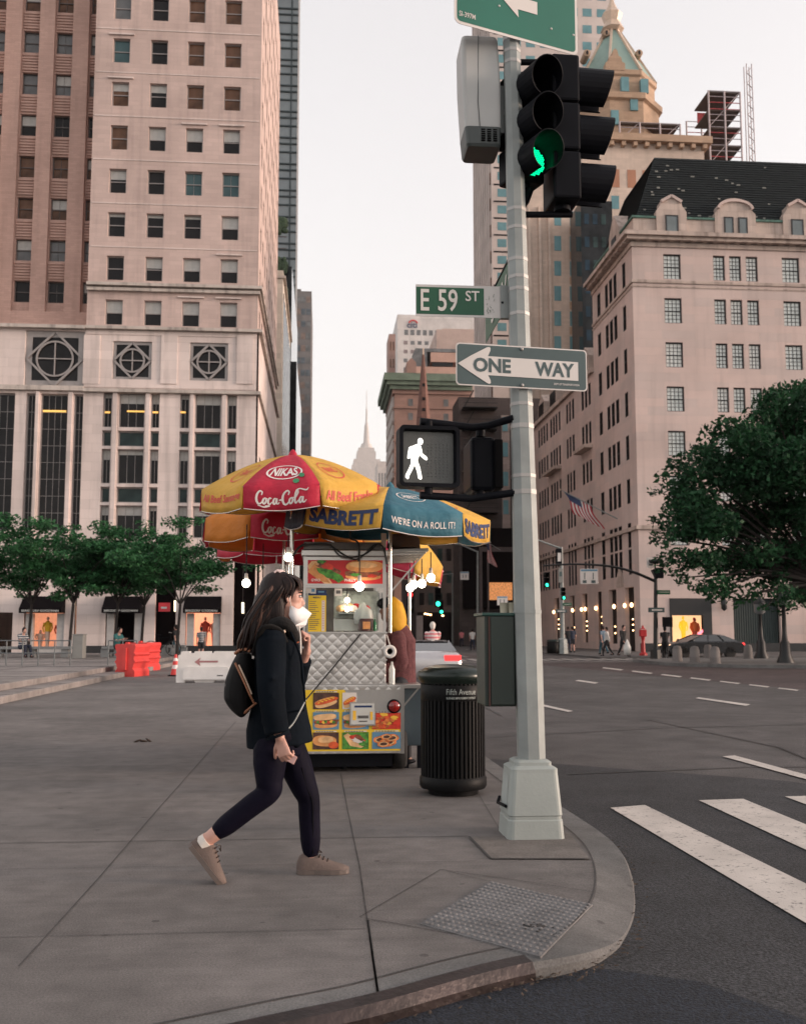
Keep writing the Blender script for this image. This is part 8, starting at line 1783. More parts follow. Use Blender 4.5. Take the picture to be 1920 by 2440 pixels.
b_ = A(48, 1378, 43.9); figure('person', 'person in a striped top sitting at the left edge of the plaza', (b_.x-.1, 44.15, ZP), R(-40), 1.72, 'sit', T_STR, T_NAVY, FH, arms={0: ((.16, .02, -.24), (.22, -.1, .02)), 1: ((.16, -.02, -.24), (.22, .1, .02))})
def bicycle(name, label, p, rz, s=1.0, mt=None, group=None):
    t = thing(name, label, 'bicycle', (0,0,0), group); mt = mt or M_BLK; r = .33
    for x in (-.5, .5):
        m = MB(); k = 22; P = [V((x+r*math.cos(2*math.pi*i/k), 0, r+.01+r*math.sin(2*math.pi*i/k))) for i in range(k)]
        for i in range(k): m.bar(P[i], P[(i+1) % k], .035, .035, up=(0,1,0))
        w_ = m.build('wheel', M_TYRE, t); m = MB()
        for i in range(0, k, 2): m.bar((x, 0, r+.01), P[i], .006, .006, up=(0,1,0))
        m.build('spokes', M_SS, w_)
    m = MB()
    for a, b in (((-.5,0,.34),(-.18,0,.82)), ((-.5,0,.34),(-.06,0,.30)), ((-.06,0,.30),(-.2,0,.92)), ((-.18,0,.80),(.34,0,.84)), ((-.06,0,.30),(.36,0,.78)), ((.32,0,1.0),(.5,0,.34))): m.tube([a, b], .018, 7)
    m.build('frame', mt, t); m = MB(); m.tube([(-.32,0,.95),(-.2,0,.96),(-.06,0,.94)], [.05,.06,.02], 7, sq=.5); m.build('saddle', M_BLK, t)
    m = MB(); m.tube([(.36,-.26,1.04),(.31,-.1,1.06),(.31,.1,1.06),(.36,.26,1.04)], .014, 6); m.build('handlebar', M_SS, t)
    t.scale = (s,)*3; return move(t, p, rz)
p = GP(335, 1392); bicycle('bicycle', 'dark bicycle parked under the trees beside the seated man in teal', (p.x, 46, ZP), R(20))
# ================================================================ trees
M_BARK = mat('grey_bark', (.032, .026, .024), .95, 0, .3, 8, bump=.8, bscale=22); M_BARKP = mat('mottled_bark', (.16, .14, .115), .9, 0, .5, 5, bump=.6, bscale=16)
def leafmat(name, c1, c2):
    m, nt, b = _nt(name); N = nt.nodes; L = nt.links; g = N.new('ShaderNodeNewGeometry')
    n = N.new('ShaderNodeTexNoise'); n.inputs['Scale'].default_value = 1.6; n.inputs['Detail'].default_value = 3; L.new(g.outputs['Position'], n.inputs[0])
    ad = N.new('ShaderNodeMath'); ad.operation = 'ADD'; L.new(n.outputs[0], ad.inputs[0]); ml = N.new('ShaderNodeMath'); ml.operation = 'MULTIPLY'; ml.inputs[1].default_value = .5; L.new(g.outputs['Random Per Island'], ml.inputs[0]); L.new(ml.outputs[0], ad.inputs[1])
    r = N.new('ShaderNodeMapRange'); r.inputs[1].default_value = .45; r.inputs[2].default_value = 1.0; L.new(ad.outputs[0], r.inputs[0]); mx = N.new('ShaderNodeMix'); mx.data_type = 'RGBA'; mx.inputs[6].default_value = (*c1, 1); mx.inputs[7].default_value = (*c2, 1); L.new(r.outputs[0], mx.inputs[0])
    L.new(mx.outputs[2], b.inputs['Base Color']); b.inputs['Roughness'].default_value = .6; b.inputs['Specular IOR Level'].default_value = .25
    t = N.new('ShaderNodeBsdfTranslucent'); L.new(mx.outputs[2], t.inputs[0]); ms = N.new('ShaderNodeMixShader'); ms.inputs[0].default_value = .3; L.new(b.outputs[0], ms.inputs[1]); L.new(t.outputs[0], ms.inputs[2]); L.new(ms.outputs[0], N['Material Output'].inputs[0]); return m
M_LF1 = leafmat('maple_leaf', (.010, .045, .019), (.065, .21, .08)); M_LF2 = leafmat('plane_leaf', (.005, .026, .012), (.028, .098, .040))
def leaves(name, centres, radii, n, size, mt, parent, seed, flat=.5, droop=0):
    """many leaf blades gathered into ragged clumps"""
    g = np.random.default_rng(seed); C = np.array(centres, float); Rr = np.array(radii, float); w = Rr[:, 0]*Rr[:, 1]*Rr[:, 2]; w = w/w.sum(); idx = g.choice(len(C), n, p=w)
    d = g.normal(size=(n, 3)); d /= np.linalg.norm(d, axis=1)[:, None]; rad = g.random(n)**.42; P = C[idx]+d*rad[:, None]*Rr[idx]
    up = g.normal(size=(n, 3))*flat+np.array([0, 0, 1.0]); up /= np.linalg.norm(up, axis=1)[:, None]; t = g.normal(size=(n, 3)); t[:, 2] -= droop; t -= up*(t*up).sum(1)[:, None]; t /= np.linalg.norm(t, axis=1)[:, None]; b = np.cross(up, t)
    s = size*(.6+.8*g.random(n))[:, None]; q = np.stack([P-t*s, P+b*s*.55+t*s*.1, P+t*s*1.1-up*s*.15, P-b*s*.55+t*s*.1], 1).reshape(-1, 3)
    me = bpy.data.meshes.new('crown'); me.vertices.add(4*n); me.vertices.foreach_set('co', q.ravel()); me.loops.add(4*n); me.loops.foreach_set('vertex_index', np.arange(4*n)); me.polygons.add(n); me.polygons.foreach_set('loop_start', np.arange(0, 4*n, 4)); me.polygons.foreach_set('loop_total', np.full(n, 4)); me.update(calc_edges=True); return link(name, me, mt, parent)
def street_tree(label, base, h, spread, fork, seed, n, size, mt, bark, lean=0, flatt=.62, group=None, name='street_tree', r0=.085, low=.42):
    rg = random.Random(seed); base = V(base); t = thing(name, label, 'tree', base, group); m = MB(); fk = base+V((lean*fork, 0, fork)); P, r_ = spline([base-Z*.1, base+V((lean*.3, .02, fork*.4)), fk], [r0, r0*.8, r0*.7], 5); m.tube(P, r_, 9, True, True); m.build('trunk', bark, t)
    cs, rs = [], []; br = MB()
    for k in range(9):
        a = 2*math.pi*k/9+rg.uniform(-.3, .3); el = rg.uniform(.35, 1.2); L_ = spread*rg.uniform(.75, 1.05)
        tip = fk+V((math.cos(a)*L_*math.cos(el*.8), math.sin(a)*L_*math.cos(el*.8), (h-fork)*(.25+.6*math.sin(el)))); mid = fk.lerp(tip, .5)+Z*.3; q, rr = spline([fk, mid, tip], [r0*.42, r0*.25, r0*.06], 4); br.tube(q, rr, 6, True, True)
        for j in range(7):
            f = rg.uniform(.35, 1.08); c = fk.lerp(tip, f)+V((rg.gauss(0, spread*.24), rg.gauss(0, spread*.24), rg.gauss(.1, .35))); sz = spread*rg.uniform(.13, .30); cs.append(c); rs.append((sz, sz, sz*flatt*rg.uniform(.55, 1)))
            s_ = MB()
            if j < 4: br.tube([fk.lerp(tip, max(.3, f-.25)), c], [r0*.10, r0*.03], 4, True)
    br.build('branches', bark, t); leaves('crown', cs, rs, n, size, mt, t, seed, .55, .4); return t
g_ = 'plaza trees before the tower'
for u, Y, h, sp, sd, lb_ in ((60, 46, 6.2, 2.9, 1, 'young tree at the left edge of the plaza, above the glowing shop'), (148, 45, 6.0, 2.6, 2, 'young tree with a bare trunk beside the grey utility box'), (243, 46, 5.8, 2.6, 3, 'young tree above the seated man in teal'), (300, 48, 5.8, 2.3, 6, 'young tree between the seated man and the man in black'), (376, 45, 6.4, 2.9, 4, 'tallest plaza tree, rightmost, beside the sausage umbrella')):
    p = A(u, 1385, Y); street_tree(lb_, (p.x, Y, ZP), h, sp, 2.3, sd, 11000, .085, M_LF1, M_BARK, .04, .55, g_)
def plane_tree():
    Y = 41.0; base = A(1760, 1390, Y); base.z = .0; t = thing('plane_tree', 'large dark green plane tree overhanging the right side of the street', 'tree', base); m = MB(); fk = base+V((-.2, 0, 3.4)); P, r_ = spline([base-Z*.1, base+V((-.1, .05, 1.6)), fk], [.34, .28, .25], 5); m.tube(P, r_, 10, True, True); m.build('trunk', M_BARKP, t)
    rg = random.Random(17); cs, rs = [], []; br = MB()
    outline = [(1402, 1045, .5), (1408, 1000, .45), (1425, 985, .4), (1440, 1040, .9), (1470, 990, .8), (1510, 930, .55), (1500, 960, .7), (1540, 900, .6), (1560, 930, .9), (1610, 880, .7), (1640, 860, .8), (1660, 845, .7), (1600, 930, 1.2), (1680, 900, 1.4), (1720, 840, 1.2), (1800, 860, 1.6), (1470, 1060, 1.1), (1530, 1010, 1.3), (1600, 1010, 1.5), (1680, 990, 1.6), (1760, 960, 1.7), (1400, 1090, .55), (1420, 1110, .6), (1450, 1130, .8), (1510, 1110, 1.2), (1580, 1100, 1.3), (1660, 1090, 1.5), (1750, 1080, 1.7), (1395, 1140, .45), (1410, 1165, .5), (1450, 1185, .7), (1400, 1195, .4), (1500, 1180, .9), (1560, 1190, 1.0), (1640, 1180, 1.2), (1720, 1180, 1.3), (1440, 1225, .5), (1480, 1240, .6), (1530, 1245, .7), (1590, 1255, .6), (1640, 1240, .7), (1660, 1275, .6), (1550, 1275, .35), (1700, 1260, .8), (1620, 1290, .3), (1840, 1000, 2), (1850, 1150, 1.6)]
    for u, v, r in outline:
        for k in range(3 if r > .6 else 2):
            c = A(u+rg.gauss(0, 9), v+rg.gauss(0, 9), Y+rg.uniform(-2.4, 2.4)); k_ = rg.uniform(.62, 1.15)*r; cs.append(c); rs.append((k_, k_*1.1, k_*.75))
        if rg.random() < .75:
            tip = A(u, v, Y+rg.uniform(-1.2, 1.2)); mid = fk.lerp(tip, .55)+Z*rg.uniform(.1, .7); q, rr = spline([fk, mid, tip], [.10, .06, .015], 5); br.tube(q, rr, 6, True, True)
    br.build('branches', M_BARK, t); leaves('crown', cs, rs, 62000, .115, M_LF2, t, 5, .8, .5)
plane_tree()
# ================================================================ across the avenue
M_BOLL = stone('bollard_granite', (.15, .135, .13), .3, .3, .95, .004, .12); M_DPOLE = mat('black_pole_paint', (.012, .012, .013), .5, .2); M_RED = mat('red_box_paint', (.40, .012, .015), .45)
bd_ = None
for k, (u, v) in enumerate(((1435, 1405), (1472, 1407), (1515, 1409), (1500, 1398), (1585, 1399))):
    p = G(u, v); 
    if p.y < 48: p.z = .01
    if bd_ is None:
        bd_ = thing('bollard', '', 'bollard', (0,0,0), 'granite bollards across the avenue'); m = MB(); m.lathe([(.23, 0), (.23, .06), (.215, .1), (.20, .6), (.17, .63), (.175, .68), (.13, .73), (.04, .75), (0, .755)], (0,0,0), 16); m.build('shaft', M_BOLL, bd_); m = MB(); m.lathe([(.27, -.02), (.27, .05), (.23, .07)], (0,0,0), 16); m.build('foot', M_BOLL, bd_); o_ = bd_
    else: o_ = dup(bd_, (0,0,0))
    move(o_, p); o_['label'] = ('granite bollard nearest the black signal mast', 'granite bollard in front of the black car, second from the mast', 'granite bollard nearest the camera, before the car\'s rear door', 'granite bollard behind the front row, close to the black car', 'granite bollard standing alone right of the black car')[k]
M_CARP = mat('black_car_paint', (.010, .011, .014), .25, .0, .1, 4, spec=.3, coat=.25); M_CGL = mat('car_glass', (.02, .022, .024), .05, spec=1.0); M_HL = glow('head_light', (1, .62, .36), .3); M_TL = glow('tail_light', (.9, .03, .03), .35); M_RIM = mat('alloy_rim', (.25, .25, .26), .3, .9)
def car(name, label, mt, L=4.7, W_=1.82, h=1.42, brake=False, silver=False):
    t = thing(name, label, 'car', (0,0,0)); hl, hw = L/2, W_/2
    bodyp = [(-hl, .42), (-hl, .78), (-hl+.12, .92), (-hl+.55, .97), (hl-1.35, .95), (hl-.35, .82), (hl-.03, .68), (hl, .42), (hl-.1, .28), (-hl+.1, .28)]
    m = MB(); n = 5
    secs = [(-hw, .90), (-hw+.08, 1.0), (0, 1.015), (hw-.08, 1.0), (hw, .90)]
    V_ = [[V((x*(1 if abs(y) < hw else .975), y, .28+(z-.28)*(k if z > .5 else 1))) for x, z in bodyp] for y, k in secs]; q = len(bodyp); vs = [p for r in V_ for p in r]
    m.mesh(vs, [(a*q+b, (a+1)*q+b, (a+1)*q+(b+1) % q, a*q+(b+1) % q) for a in range(4) for b in range(q)], True); m.face(V_[0]); m.face(V_[-1][::-1]); bo = m.build('body', mt, t)
    b_ = bo.modifiers.new('b', 'BEVEL'); b_.width = .03; b_.segments = 2; b_.limit_method = 'ANGLE'
    g = [(-hl+.35, .95), (-hl+1.15, h-.03), (-hl+1.7, h), (hl-2.05, h-.01), (hl-1.15, .93)]; m = MB(); A_ = [V((x, -hw+.06+(z-.93)*.32, z)) for x, z in g]; B_ = [V((p.x, -p.y, p.z)) for p in A_]; m.face(A_[::-1]); m.face(B_)
    for i in range(4): m.face([A_[i], A_[i+1], B_[i+1], B_[i]])
    m.face([A_[4], A_[0], B_[0], B_[4]]); m.build('glasshouse', M_CGL, t)
    m = MB(); ro = [(-hl+1.12, h-.02), (-hl+1.7, h+.012), (hl-2.05, h+.004), (hl-1.98, h-.03)]
    a_ = [V((x, -hw+.2, z+.006)) for x, z in ro]; b2 = [V((p.x, -p.y, p.z)) for p in a_]
    for i in range(3): m.face([a_[i], a_[i+1], b2[i+1], b2[i]], True)
    m.build('roof', mt, t)
    for sy in (-1, 1):
        for x, z0, z1, x2 in ((-.1, .93, h, -.16), (-hl+1.2, .94, h-.02, -hl+1.5), (hl-1.18, .93, h-.02, hl-2.03)): m = MB(); m.bar((x, sy*(hw-.055), z0), (x2, sy*(hw-.055-(z1-.93)*.32), z1), .07, .02, up=(0,1,0)); m.build('pillar', mt, t)
        for x in (-hl+.85, hl-.9): wheel(t, (x, sy*(hw-.1), .33), .33, .2, M_RIM, ax='Y')
        m = MB(); m.ell((hl-.22, sy*(hw-.28), .70), .2, .2, .075, 12, 7); m.build('headlight', M_HL if not silver else M_PWHT, t)
        m = MB(); m.box(-hl-.012, sy*(hw-.42), .72, -hl+.2, sy*(hw-.01), .86); m.build('taillight', M_TL, t, .02)
        for x in (-.1,): m = MB(); m.box(x-.01, sy*(hw-.002), .4, x+.01, sy*(hw+.004), .9); m.build('door_gap', M_BLKD, t)
        m = MB(); m.ell((hl-1.35, sy*(hw+.08), 1.0), .08, .1, .07, 8, 6); m.build('mirror', mt, t)
    return t
cr_ = car('parked_car', 'black saloon car behind the granite bollards', M_CARP, 4.4, 1.8, 1.3); p = (G(1430, 1393)+G(1555, 1393))/2; move(cr_, (p.x+.1, p.y+.9, ZR), R(183))
M_SILV = mat('silver_car_paint', (.42, .41, .42), .25, .5, .06, 3, coat=.8)
cs_ = car('parked_car', 'silver hatchback parked at the kerb behind the litter bin', M_SILV, 4.3, 1.75, 1.2, silver=True); move(cs_, (2.5, 26.4, ZR), R(90))
def mast_signal():
    p = G(1389, 1399); t = thing('mast_signal', 'black mast arm signal pole curving over the avenue', 'signal mast', p); Y = p.y; m = MB(); m.tube([p, A(1389, 1215, Y)], [.13, .09], 10); m.build('pole', M_DPOLE, t)
    m = MB(); m.lathe([(.28, 0), (.26, .5), (.16, .62)], p, 8, False); m.build('base', M_DPOLE, t); m = MB(); q, r = spline([A(1388, 1232, Y), A(1340, 1212, Y), A(1290, 1200, Y), A(1220, 1196, Y), A(1150, 1199, Y)], [.08, .07, .06, .05, .045], 5); m.tube(q, r, 7); m.build('arm', M_DPOLE, t)
    m = MB(); m.bar(A(1386, 1206, Y), A(1395, 1225, Y), .3, .3); m.build('cap', M_DPOLE, t)
    m = MB(); a, b = A(1379, 1190, Y), A(1398, 1183, Y); m.ell(((a.x+b.x)/2, Y, a.z), .35, .3, .13, 10, 6); m.tube([A(1388, 1190, Y), A(1388, 1230, Y)], .04, 6); m.build('lamp_head', M_DPOLE, t); return Y
YMS = mast_signal()
def sbox(name, label, u0, v0, u1, v1, Y, mt, cat, th=.05, group=None):
    a, b = A(u0, v1, Y), A(u1, v0, Y); t = thing(name, label, cat, ((a.x+b.x)/2, Y, a.z), group); m = MB(); m.box(a.x, Y-th, a.z, b.x, Y, b.z); m.build('plate', mt, t, .008); return t, (lambda u, v, d=0: V((A(u, v, Y).x, Y-th-.004-d, A(u, v, Y).z)))
def rects(parent, mt, name, L, f):
    for u0, v0, u1, v1 in L: m = MB(); m.face([f(u0, v1), f(u1, v1), f(u1, v0), f(u0, v0)]); m.build(name, mt, parent)
t, f = sbox('lane_sign', 'white lane control sign with blue band hung from the mast arm', 1229, 1206, 1266, 1238, YMS-.1, M_SWH, 'sign'); rects(t, M_PBLUE, 'blue_band', [(1230, 1207, 1265, 1211)], f); rects(t, M_SSL, 'arrow', [(1237, 1214, 1239, 1228), (1255, 1214, 1257, 1228)], f); rects(t, M_SSL, 'print_block', [(1234, 1230, 1242, 1236), (1252, 1230, 1261, 1236)], f); m = MB(); m.bar(A(1248, 1206, YMS-.1), A(1248, 1196, YMS), .05); m.build('hanger', M_DPOLE, t)
t, f = sbox('street_sign', 'dark green street sign halfway up the black mast', 1392, 1251, 1419, 1260, YMS-.1, M_SGR, 'sign'); rects(t, M_SWH, 'white_edge', [(1394, 1254.6, 1417, 1255.6)], f)
t, f = sbox('one_way_sign', 'small dark one way sign low on the black mast', 1373, 1288, 1407, 1298, YMS-.1, M_SSL, 'sign'); rects(t, M_SWH, 'arrow', [(1380, 1291.5, 1402, 1294.5)], f)
t, f = sbox('pedestrian_signal', 'dark pedestrian signal seen from behind on the black mast', 1403, 1308, 1421, 1329, YMS-.15, M_BLK, 'pedestrian signal', .25); 
t, f = sbox('traffic_light', 'dark traffic light seen from behind at the top of the black mast', 1388, 1204, 1402, 1226, YMS-.15, M_BLK, 'traffic light', .25)
t, f = sbox('notice_sign', 'pale square notice sign above the black mast', 1370, 1182, 1386, 1204, YMS+.3, M_SWH, 'sign'); rects(t, M_SSL, 'print_block', [(1374, 1186, 1382, 1190), (1374, 1196, 1382, 1199)], f)
def small_light(label, u, v, Y, hgt, lit='green', face=1):
    a = A(u, v, Y); t = thing('traffic_light', label, 'traffic light', a); w_ = hgt*.30
    for k in range(3):
        m = MB(); z = a.z+hgt/3*k; m.box(a.x-w_/2, Y-.12, z+.01, a.x+w_/2, Y+.12, z+hgt/3-.01); s = m.build('section', M_BLK, t, .03); m = MB(); m.lathe([(w_*.42, 0), (w_*.42, .3)], (a.x, Y-.12, z+hgt/6), 12, True, 0, Matrix.Rotation(R(90), 3, 'X')) if False else m.tube([(a.x, Y-.12, z+hgt/6), (a.x, Y-.32, z+hgt/6)], w_*.40, 12, False); m.build('visor', M_BLKD, s)
        on = (lit == 'green' and k == 0) or (lit == 'red' and k == 2); m = MB(); m.ell((a.x, Y-.13, z+hgt/6), w_*.38, .05, w_*.38, 12, 7); m.build('lens', MATS['far_green'] if on and lit == 'green' else (MATS['far_red'] if on else M_BLKD), s)
    return t
glow('far_green', (.02, .8, .4), 1.2); glow('far_red', (1, .02, .02), .9)
small_light('green traffic light hanging from the end of the mast arm', 1157, 1246, YMS-.2, A(1157, 1213, YMS).z-A(1157, 1246, YMS).z)
YL2 = 58.0
t = thing('lamp_post', 'silver street lamp post on the far corner by the shaded entrance', 'lamp post', G(1192, 1386)); Yl = G(1192, 1386).y; m = MB(); p = G(1192, 1386); m.tube([p, A(1189, 1160, Yl)], [.16, .09], 8); m.build('pole', M_ALU, t); m = MB(); m.lathe([(.36, 0), (.3, .9), (.18, 1.0)], p, 8, False); m.build('base', M_ALU, t); m = MB(); q, r = spline([A(1189, 1163, Yl), A(1170, 1156, Yl), A(1130, 1142, Yl), A(1090, 1134, Yl)], [.07, .06, .05, .05], 4); m.tube(q, r, 6); m.build('arm', M_ALU, t)
small_light('green traffic light on the silver lamp post at the far corner', 1193, 1272, Yl-.3, A(1193, 1245, Yl).z-A(1193, 1272, Yl).z)
t, f = sbox('no_turn_sign', 'small white sign high on the silver lamp post', 1178, 1163, 1190, 1196, Yl-.2, M_BLK, 'sign'); rects(t, M_SWH, 'panel', [(1181, 1172, 1188, 1190)], f)
t, f = sbox('parking_sign', 'grey sign midway up the silver lamp post', 1183, 1205, 1192, 1235, Yl-.2, M_UB, 'sign'); rects(t, M_SSL, 'print_block', [(1185, 1212, 1190, 1222)], f)
t, f = sbox('street_sign', 'green street sign low on the silver lamp post', 1192, 1278, 1211, 1284, Yl-.2, M_SGR, 'sign'); rects(t, M_SWH, 'white_edge', [(1194, 1280.6, 1209, 1281.4)], f)
t, f = sbox('one_way_sign', 'small one way sign under the green sign on the silver lamp post', 1176, 1292, 1201, 1299, Yl-.2, M_SSL, 'sign'); rects(t, M_SWH, 'arrow', [(1181, 1294.4, 1197, 1296.6)], f)
def lantern_post(label, u, v, hv):
    p = G(u, v); p.z = .0; Y = p.y; zt = A(u, hv, Y).z; t = thing('lamp_post', label, 'lamp post', p, 'black lantern posts'); m = MB(); m.lathe([(.36, 0), (.36, .12), (.24, .4), (.2, .9), (.13, 1.0), (.10, 1.4), (.08, zt-.9), (.12, zt-.85)], p, 10, True); m.build('post', M_DPOLE, t)
    m = MB(); m.lathe([(.13, zt-.85), (.26, zt-.75), (.28, zt-.35)], p, 10); m.build('lantern', M_GGREY, t); m = MB(); m.lathe([(.32, zt-.34), (.26, zt-.2), (.1, zt-.05), (.03, zt+.1), (0, zt+.12)], p, 10); m.build('cap', M_DPOLE, t)
lantern_post('black lantern post before the teal curtained window', 1613, 1398, 1266); lantern_post('black lantern post at the right edge under the plane tree', 1664, 1408, 1240)
p = G(1363, 1390); p.z = .02; t = thing('alarm_box', 'red street fire alarm box on a slim pedestal', 'alarm box', p); zt = A(1363, 1327, p.y).z; m = MB(); m.lathe([(.24, 0), (.24, .1), (.13, .18), (.10, zt*.5), (.13, zt*.62), (.17, zt*.64)], p, 8, False); m.build('pedestal', M_RED, t)
m = MB(); m.box(p.x-.19, p.y-.16, zt*.645, p.x+.19, p.y+.16, zt*.88); m.build('box', M_RED, t, .03); m = MB(); m.lathe([(.2, zt*.885), (.08, zt*.93), (.05, zt*.96), (.08, zt*.98), (0, zt*1.02)], p, 8); m.build('cap', M_RED, t)
def small_bin(label, u, v0, v1):
    p = G(u, v1); p.z = .02; t = thing('litter_bin', label, 'litter bin', p); h = A(u, v0, p.y).z-.02; m = MB(); m.lathe([(.36, 0), (.4, .05), (.4, h*.85), (.36, h*.88)], p, 14); m.build('body', M_BIN, t); m = MB(); m.lathe([(.42, h*.885), (.40, h), (.2, h*1.03)], p, 14); m.build('lid', M_BING, t)
small_bin('black litter bin beside the silver lamp post across the avenue', 1172, 1356, 1386); small_bin('black litter bin far off beside the dark corner block', 1107, 1325, 1352)
p = G(1279, 1388); figure('person', 'person in blue grey top walking on the far corner', p+Z*.02, R(110), 1.7, 'walk', T_LBLUE, T_JEAN, FH, vox=.025)
p = G(1287, 1391); figure('person', 'person in white top and dark trousers bending forward on the far corner', p, R(160), 1.66, 'walk', T_WHT, T_BLACK, FH, vox=.025, sleeve='long')
p = G(1321, 1392); figure('person', 'person in black carrying a white bag on the far corner', p, R(-60), 1.75, 'walk', T_BLACK, T_BLACK, FH, vox=.025, sleeve='long'); q = A(1329, 1391, p.y-.2); m = MB(); m.lathe([(.02, .08), (.2, .1), (.22, .5), (.12, .75), (.02, .95)], (q.x, q.y, .02), 8); tag(m.build('plastic_bag', MATS['white_plastic_film']), 'white bag hanging from the hand of the person in black', 'bag')
p = G(1204, 1372); p = V((A(1204, 1372, 66).x, 66, .02)); figure('person', 'person in dark clothes standing by the store entrance left of a companion', p, R(90), 1.72, 'stand', T_BLACK, T_NAVY, FH, vox=.025); p = V((A(1213, 1372, 66).x, 66, .02)); figure('person', 'person in shorts standing by the lit store entrance', p, R(90), 1.72, 'stand', T_NAVY, T_SHORT, FH, vox=.025, legs='short')
p = G(1405, 1396); bicycle('bicycle', 'bicycle ridden by the cyclist beside the black mast', (p.x, p.y-.3, ZR), R(80)); figure('person', 'cyclist in black riding beside the black mast', (p.x, p.y-.35, ZR), R(80), 1.72, 'ride', T_BLACK, T_BLACK, M_BLK, vox=.025, arms={0: ((.14, 0, -.2), (.26, 0, -.06)), 1: ((.14, 0, -.2), (.26, 0, -.06))})
p = G(917, 1371, ZR); sc_ = V((A(917, 1371, 30).x, 30, ZR)); figure('person', 'person in pink striped top and pale helmet riding down the avenue', sc_+Z*.02, R(88), 1.7, 'ride', striped('pink_stripe', (.55, .16, .18), (.6, .5, .48), 3.0), T_NAVY, M_PWHT, vox=.02, arms={0: ((.14, 0, -.2), (.26, 0, -.06)), 1: ((.14, 0, -.2), (.26, 0, -.06))}); bicycle('bicycle', 'bicycle under the rider in the pink striped top', sc_, R(88))
p = V((A(1056, 1345, 75).x, 75, .02)); figure('person', 'person in pale top crossing far down the avenue beside the litter bin', V((A(1001, 1352, 80).x, 80, ZR)), R(90), 1.72, 'walk', T_WHT, T_NAVY, FH, vox=.03)
figure('person', 'person in pink far down the avenue before the dark shopfronts', V((A(1003-25, 1352, 100).x, 100, ZR)), R(90), 1.72, 'walk', T_PINK, T_NAVY, FH, vox=.03)
def far_post(label, u, Y, vt, arm=None):
    p = V((A(u, 1350, Y).x, Y, .02)); t = thing('lamp_post', label, 'lamp post', p); m = MB(); m.tube([p, A(u, vt, Y)], [.14, .09], 7); m.build('pole', M_ALU, t)
    if arm: m = MB(); m.tube([A(u, vt+2, Y), A(*arm, Y)], [.08, .05], 6); m.build('arm', M_ALU, t); m = MB(); c = A(*arm, Y); m.ell(c, .4, .25, .12, 8, 5); m.build('lamp_head', M_ALU, t)
far_post('grey street lamp with a long arm before the dark corner block', 1012, 92, 1168, (972, 1153)); far_post('slim lamp post farther down the avenue right of the cart bulbs', 959, 120, 1215, (880, 1221))
small_light('red traffic light far down the avenue, left of the green ones', 869, 1301, 96, 2.2, 'red'); small_light('upper green traffic light far down the avenue', 928, 1287, 96, 1.9); small_light('lower green traffic light far down the avenue', 935, 1302, 112, 1.6)
t, f = sbox('lane_sign', 'small white lane sign far down the avenue before the dark block', 975, 1212, 993, 1229, 90, M_SWH, 'sign'); rects(t, M_PBLUE, 'blue_band', [(975.5, 1212.5, 992.5, 1215)], f); rects(t, M_SSL, 'arrow', [(980, 1218, 981.5, 1225), (986, 1218, 987.5, 1225)], f)
t, f = sbox('lane_sign', 'small white lane sign just above the dark green control cabinet', 1053, 1264, 1075, 1283, 70, M_SWH, 'sign'); rects(t, M_PBLUE, 'blue_band', [(1053.5, 1264.5, 1074.5, 1267)], f); rects(t, M_SSL, 'arrow', [(1059, 1270, 1060.5, 1279), (1067, 1270, 1068.5, 1279)], f); m = MB(); m.bar(A(1064, 1283, 70), A(1064, 1350, 70), .09); m.build('post', M_DPOLE, t)
M_FR = mat('flag_red', (.36, .03, .045), .8); M_FW = mat('flag_white', (.55, .52, .5), .8); M_FB = mat('flag_navy', (.035, .05, .11), .8)
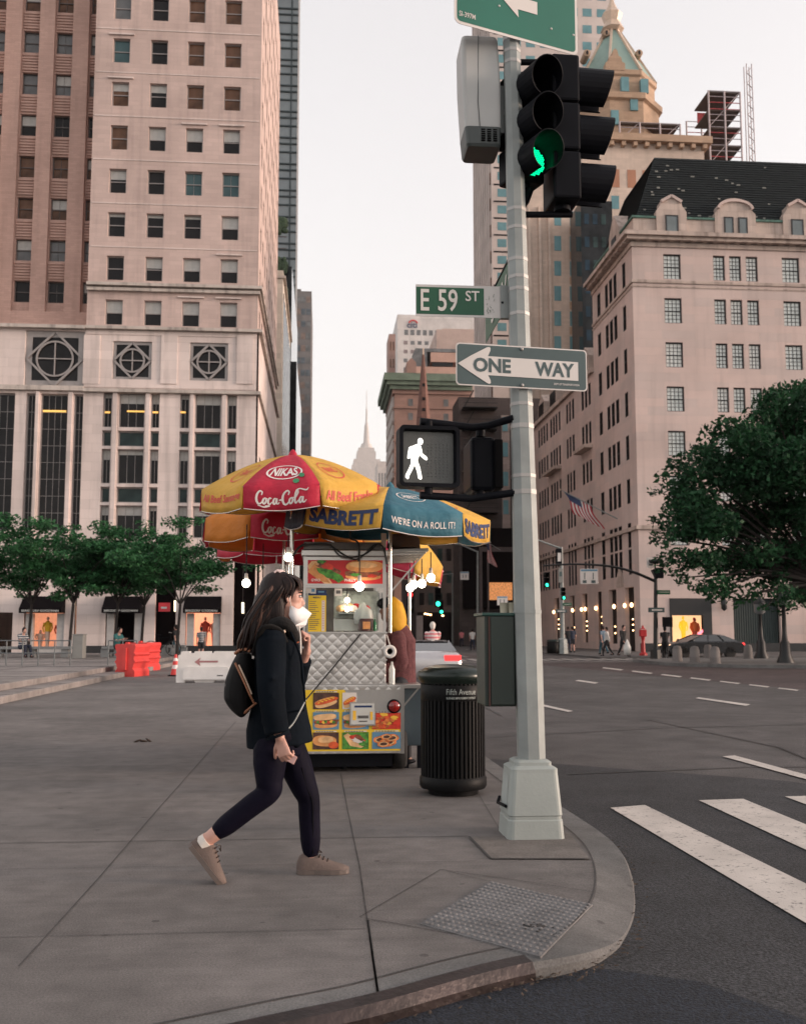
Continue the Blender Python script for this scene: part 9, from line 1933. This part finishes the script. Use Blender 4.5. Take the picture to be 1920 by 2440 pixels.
def flag(label, u0, v0, u1, v1, Y0, Y1, P0, dirs, w_, drop_):
    """limp flag hanging from an angled staff"""
    a, b = A(u0, v0, Y0), A(u1, v1, Y1); t = thing('flag', label, 'flag', b); m = MB(); m.tube([b, a], [.045, .03], 6); m.build('staff', M_ALU, t); m = MB(); m.ell(a, .07, .07, .07, 8, 5); m.build('finial', M_GOLD, t)
    d = (b-a).normalized(); s0 = a+d*.25; ns, nd = 13, 10; rows = []
    for i in range(ns+1):
        f_ = i/ns; top = s0+d*(w_*f_); row = []
        for j in range(nd+1):
            g = j/nd; k = V((dirs[0]*g, 0, -drop_*g)); row.append(top+k+V((.12*math.sin(g*5+f_*3), .28*math.sin(f_*9+g*2)*g*.6, -.12*f_*g)))
        rows.append(row)
    for nm, mt, sel in (('stripe', M_FR, lambda i, j: i % 2 == 0 and not (i >= 0 and i < 7 and j < 4)), ('stripe', M_FW, lambda i, j: i % 2 == 1 and not (i < 7 and j < 4)), ('canton', M_FB, lambda i, j: i < 7 and j < 4)):
        m = MB()
        for i in range(ns):
            for j in range(nd):
                if sel(i, j): m.face([rows[i][j], rows[i+1][j], rows[i+1][j+1], rows[i][j+1]], True)
        o = m.build(nm+'_cloth', mt, t)
flag('american flag on a staff angled out from the corner store', 1187, 1038, 1308, 1100, 73, 71.6, None, (.9, 0), 2.3, 1.7)
flag('small american flag hanging limp before the dark corner block', 1022, 1143, 1060, 1166, 98, 99, None, (.5, 0), .9, 2.2)
q = G(303, 1573); m = MB()
for k in range(3): m.ell(q+V((.07*k-.07, .02*k, .012)), .055, .03, .012, 8, 5, Matrix.Rotation(.5*k-.4, 3, 'Y'))
tag(m.build('blurred_bird', mat('blurred_bird', (.03, .018, .012), .9)), 'dark leaf-shaped stand-in for a blurred bird on the open pavement left of the woman', 'bird')  # leaf shape stands in for a blurred flying bird
# ================================================================ the air down the avenue
mb = MB(); mb.box(-700, -60, -4, 900, 2800, 720)
m = bpy.data.materials.new('haze_air'); m.use_nodes = True; nt = m.node_tree; nt.nodes.remove(nt.nodes['Principled BSDF'])
pv_ = nt.nodes.new('ShaderNodeVolumePrincipled'); pv_.inputs['Density'].default_value = .00013; pv_.inputs['Color'].default_value = (.99, .95, .93, 1); pv_.inputs['Anisotropy'].default_value = .8
nt.links.new(pv_.outputs[0], nt.nodes['Material Output'].inputs['Volume'])
hz = mb.build('haze', m); hz['kind'] = 'stuff'
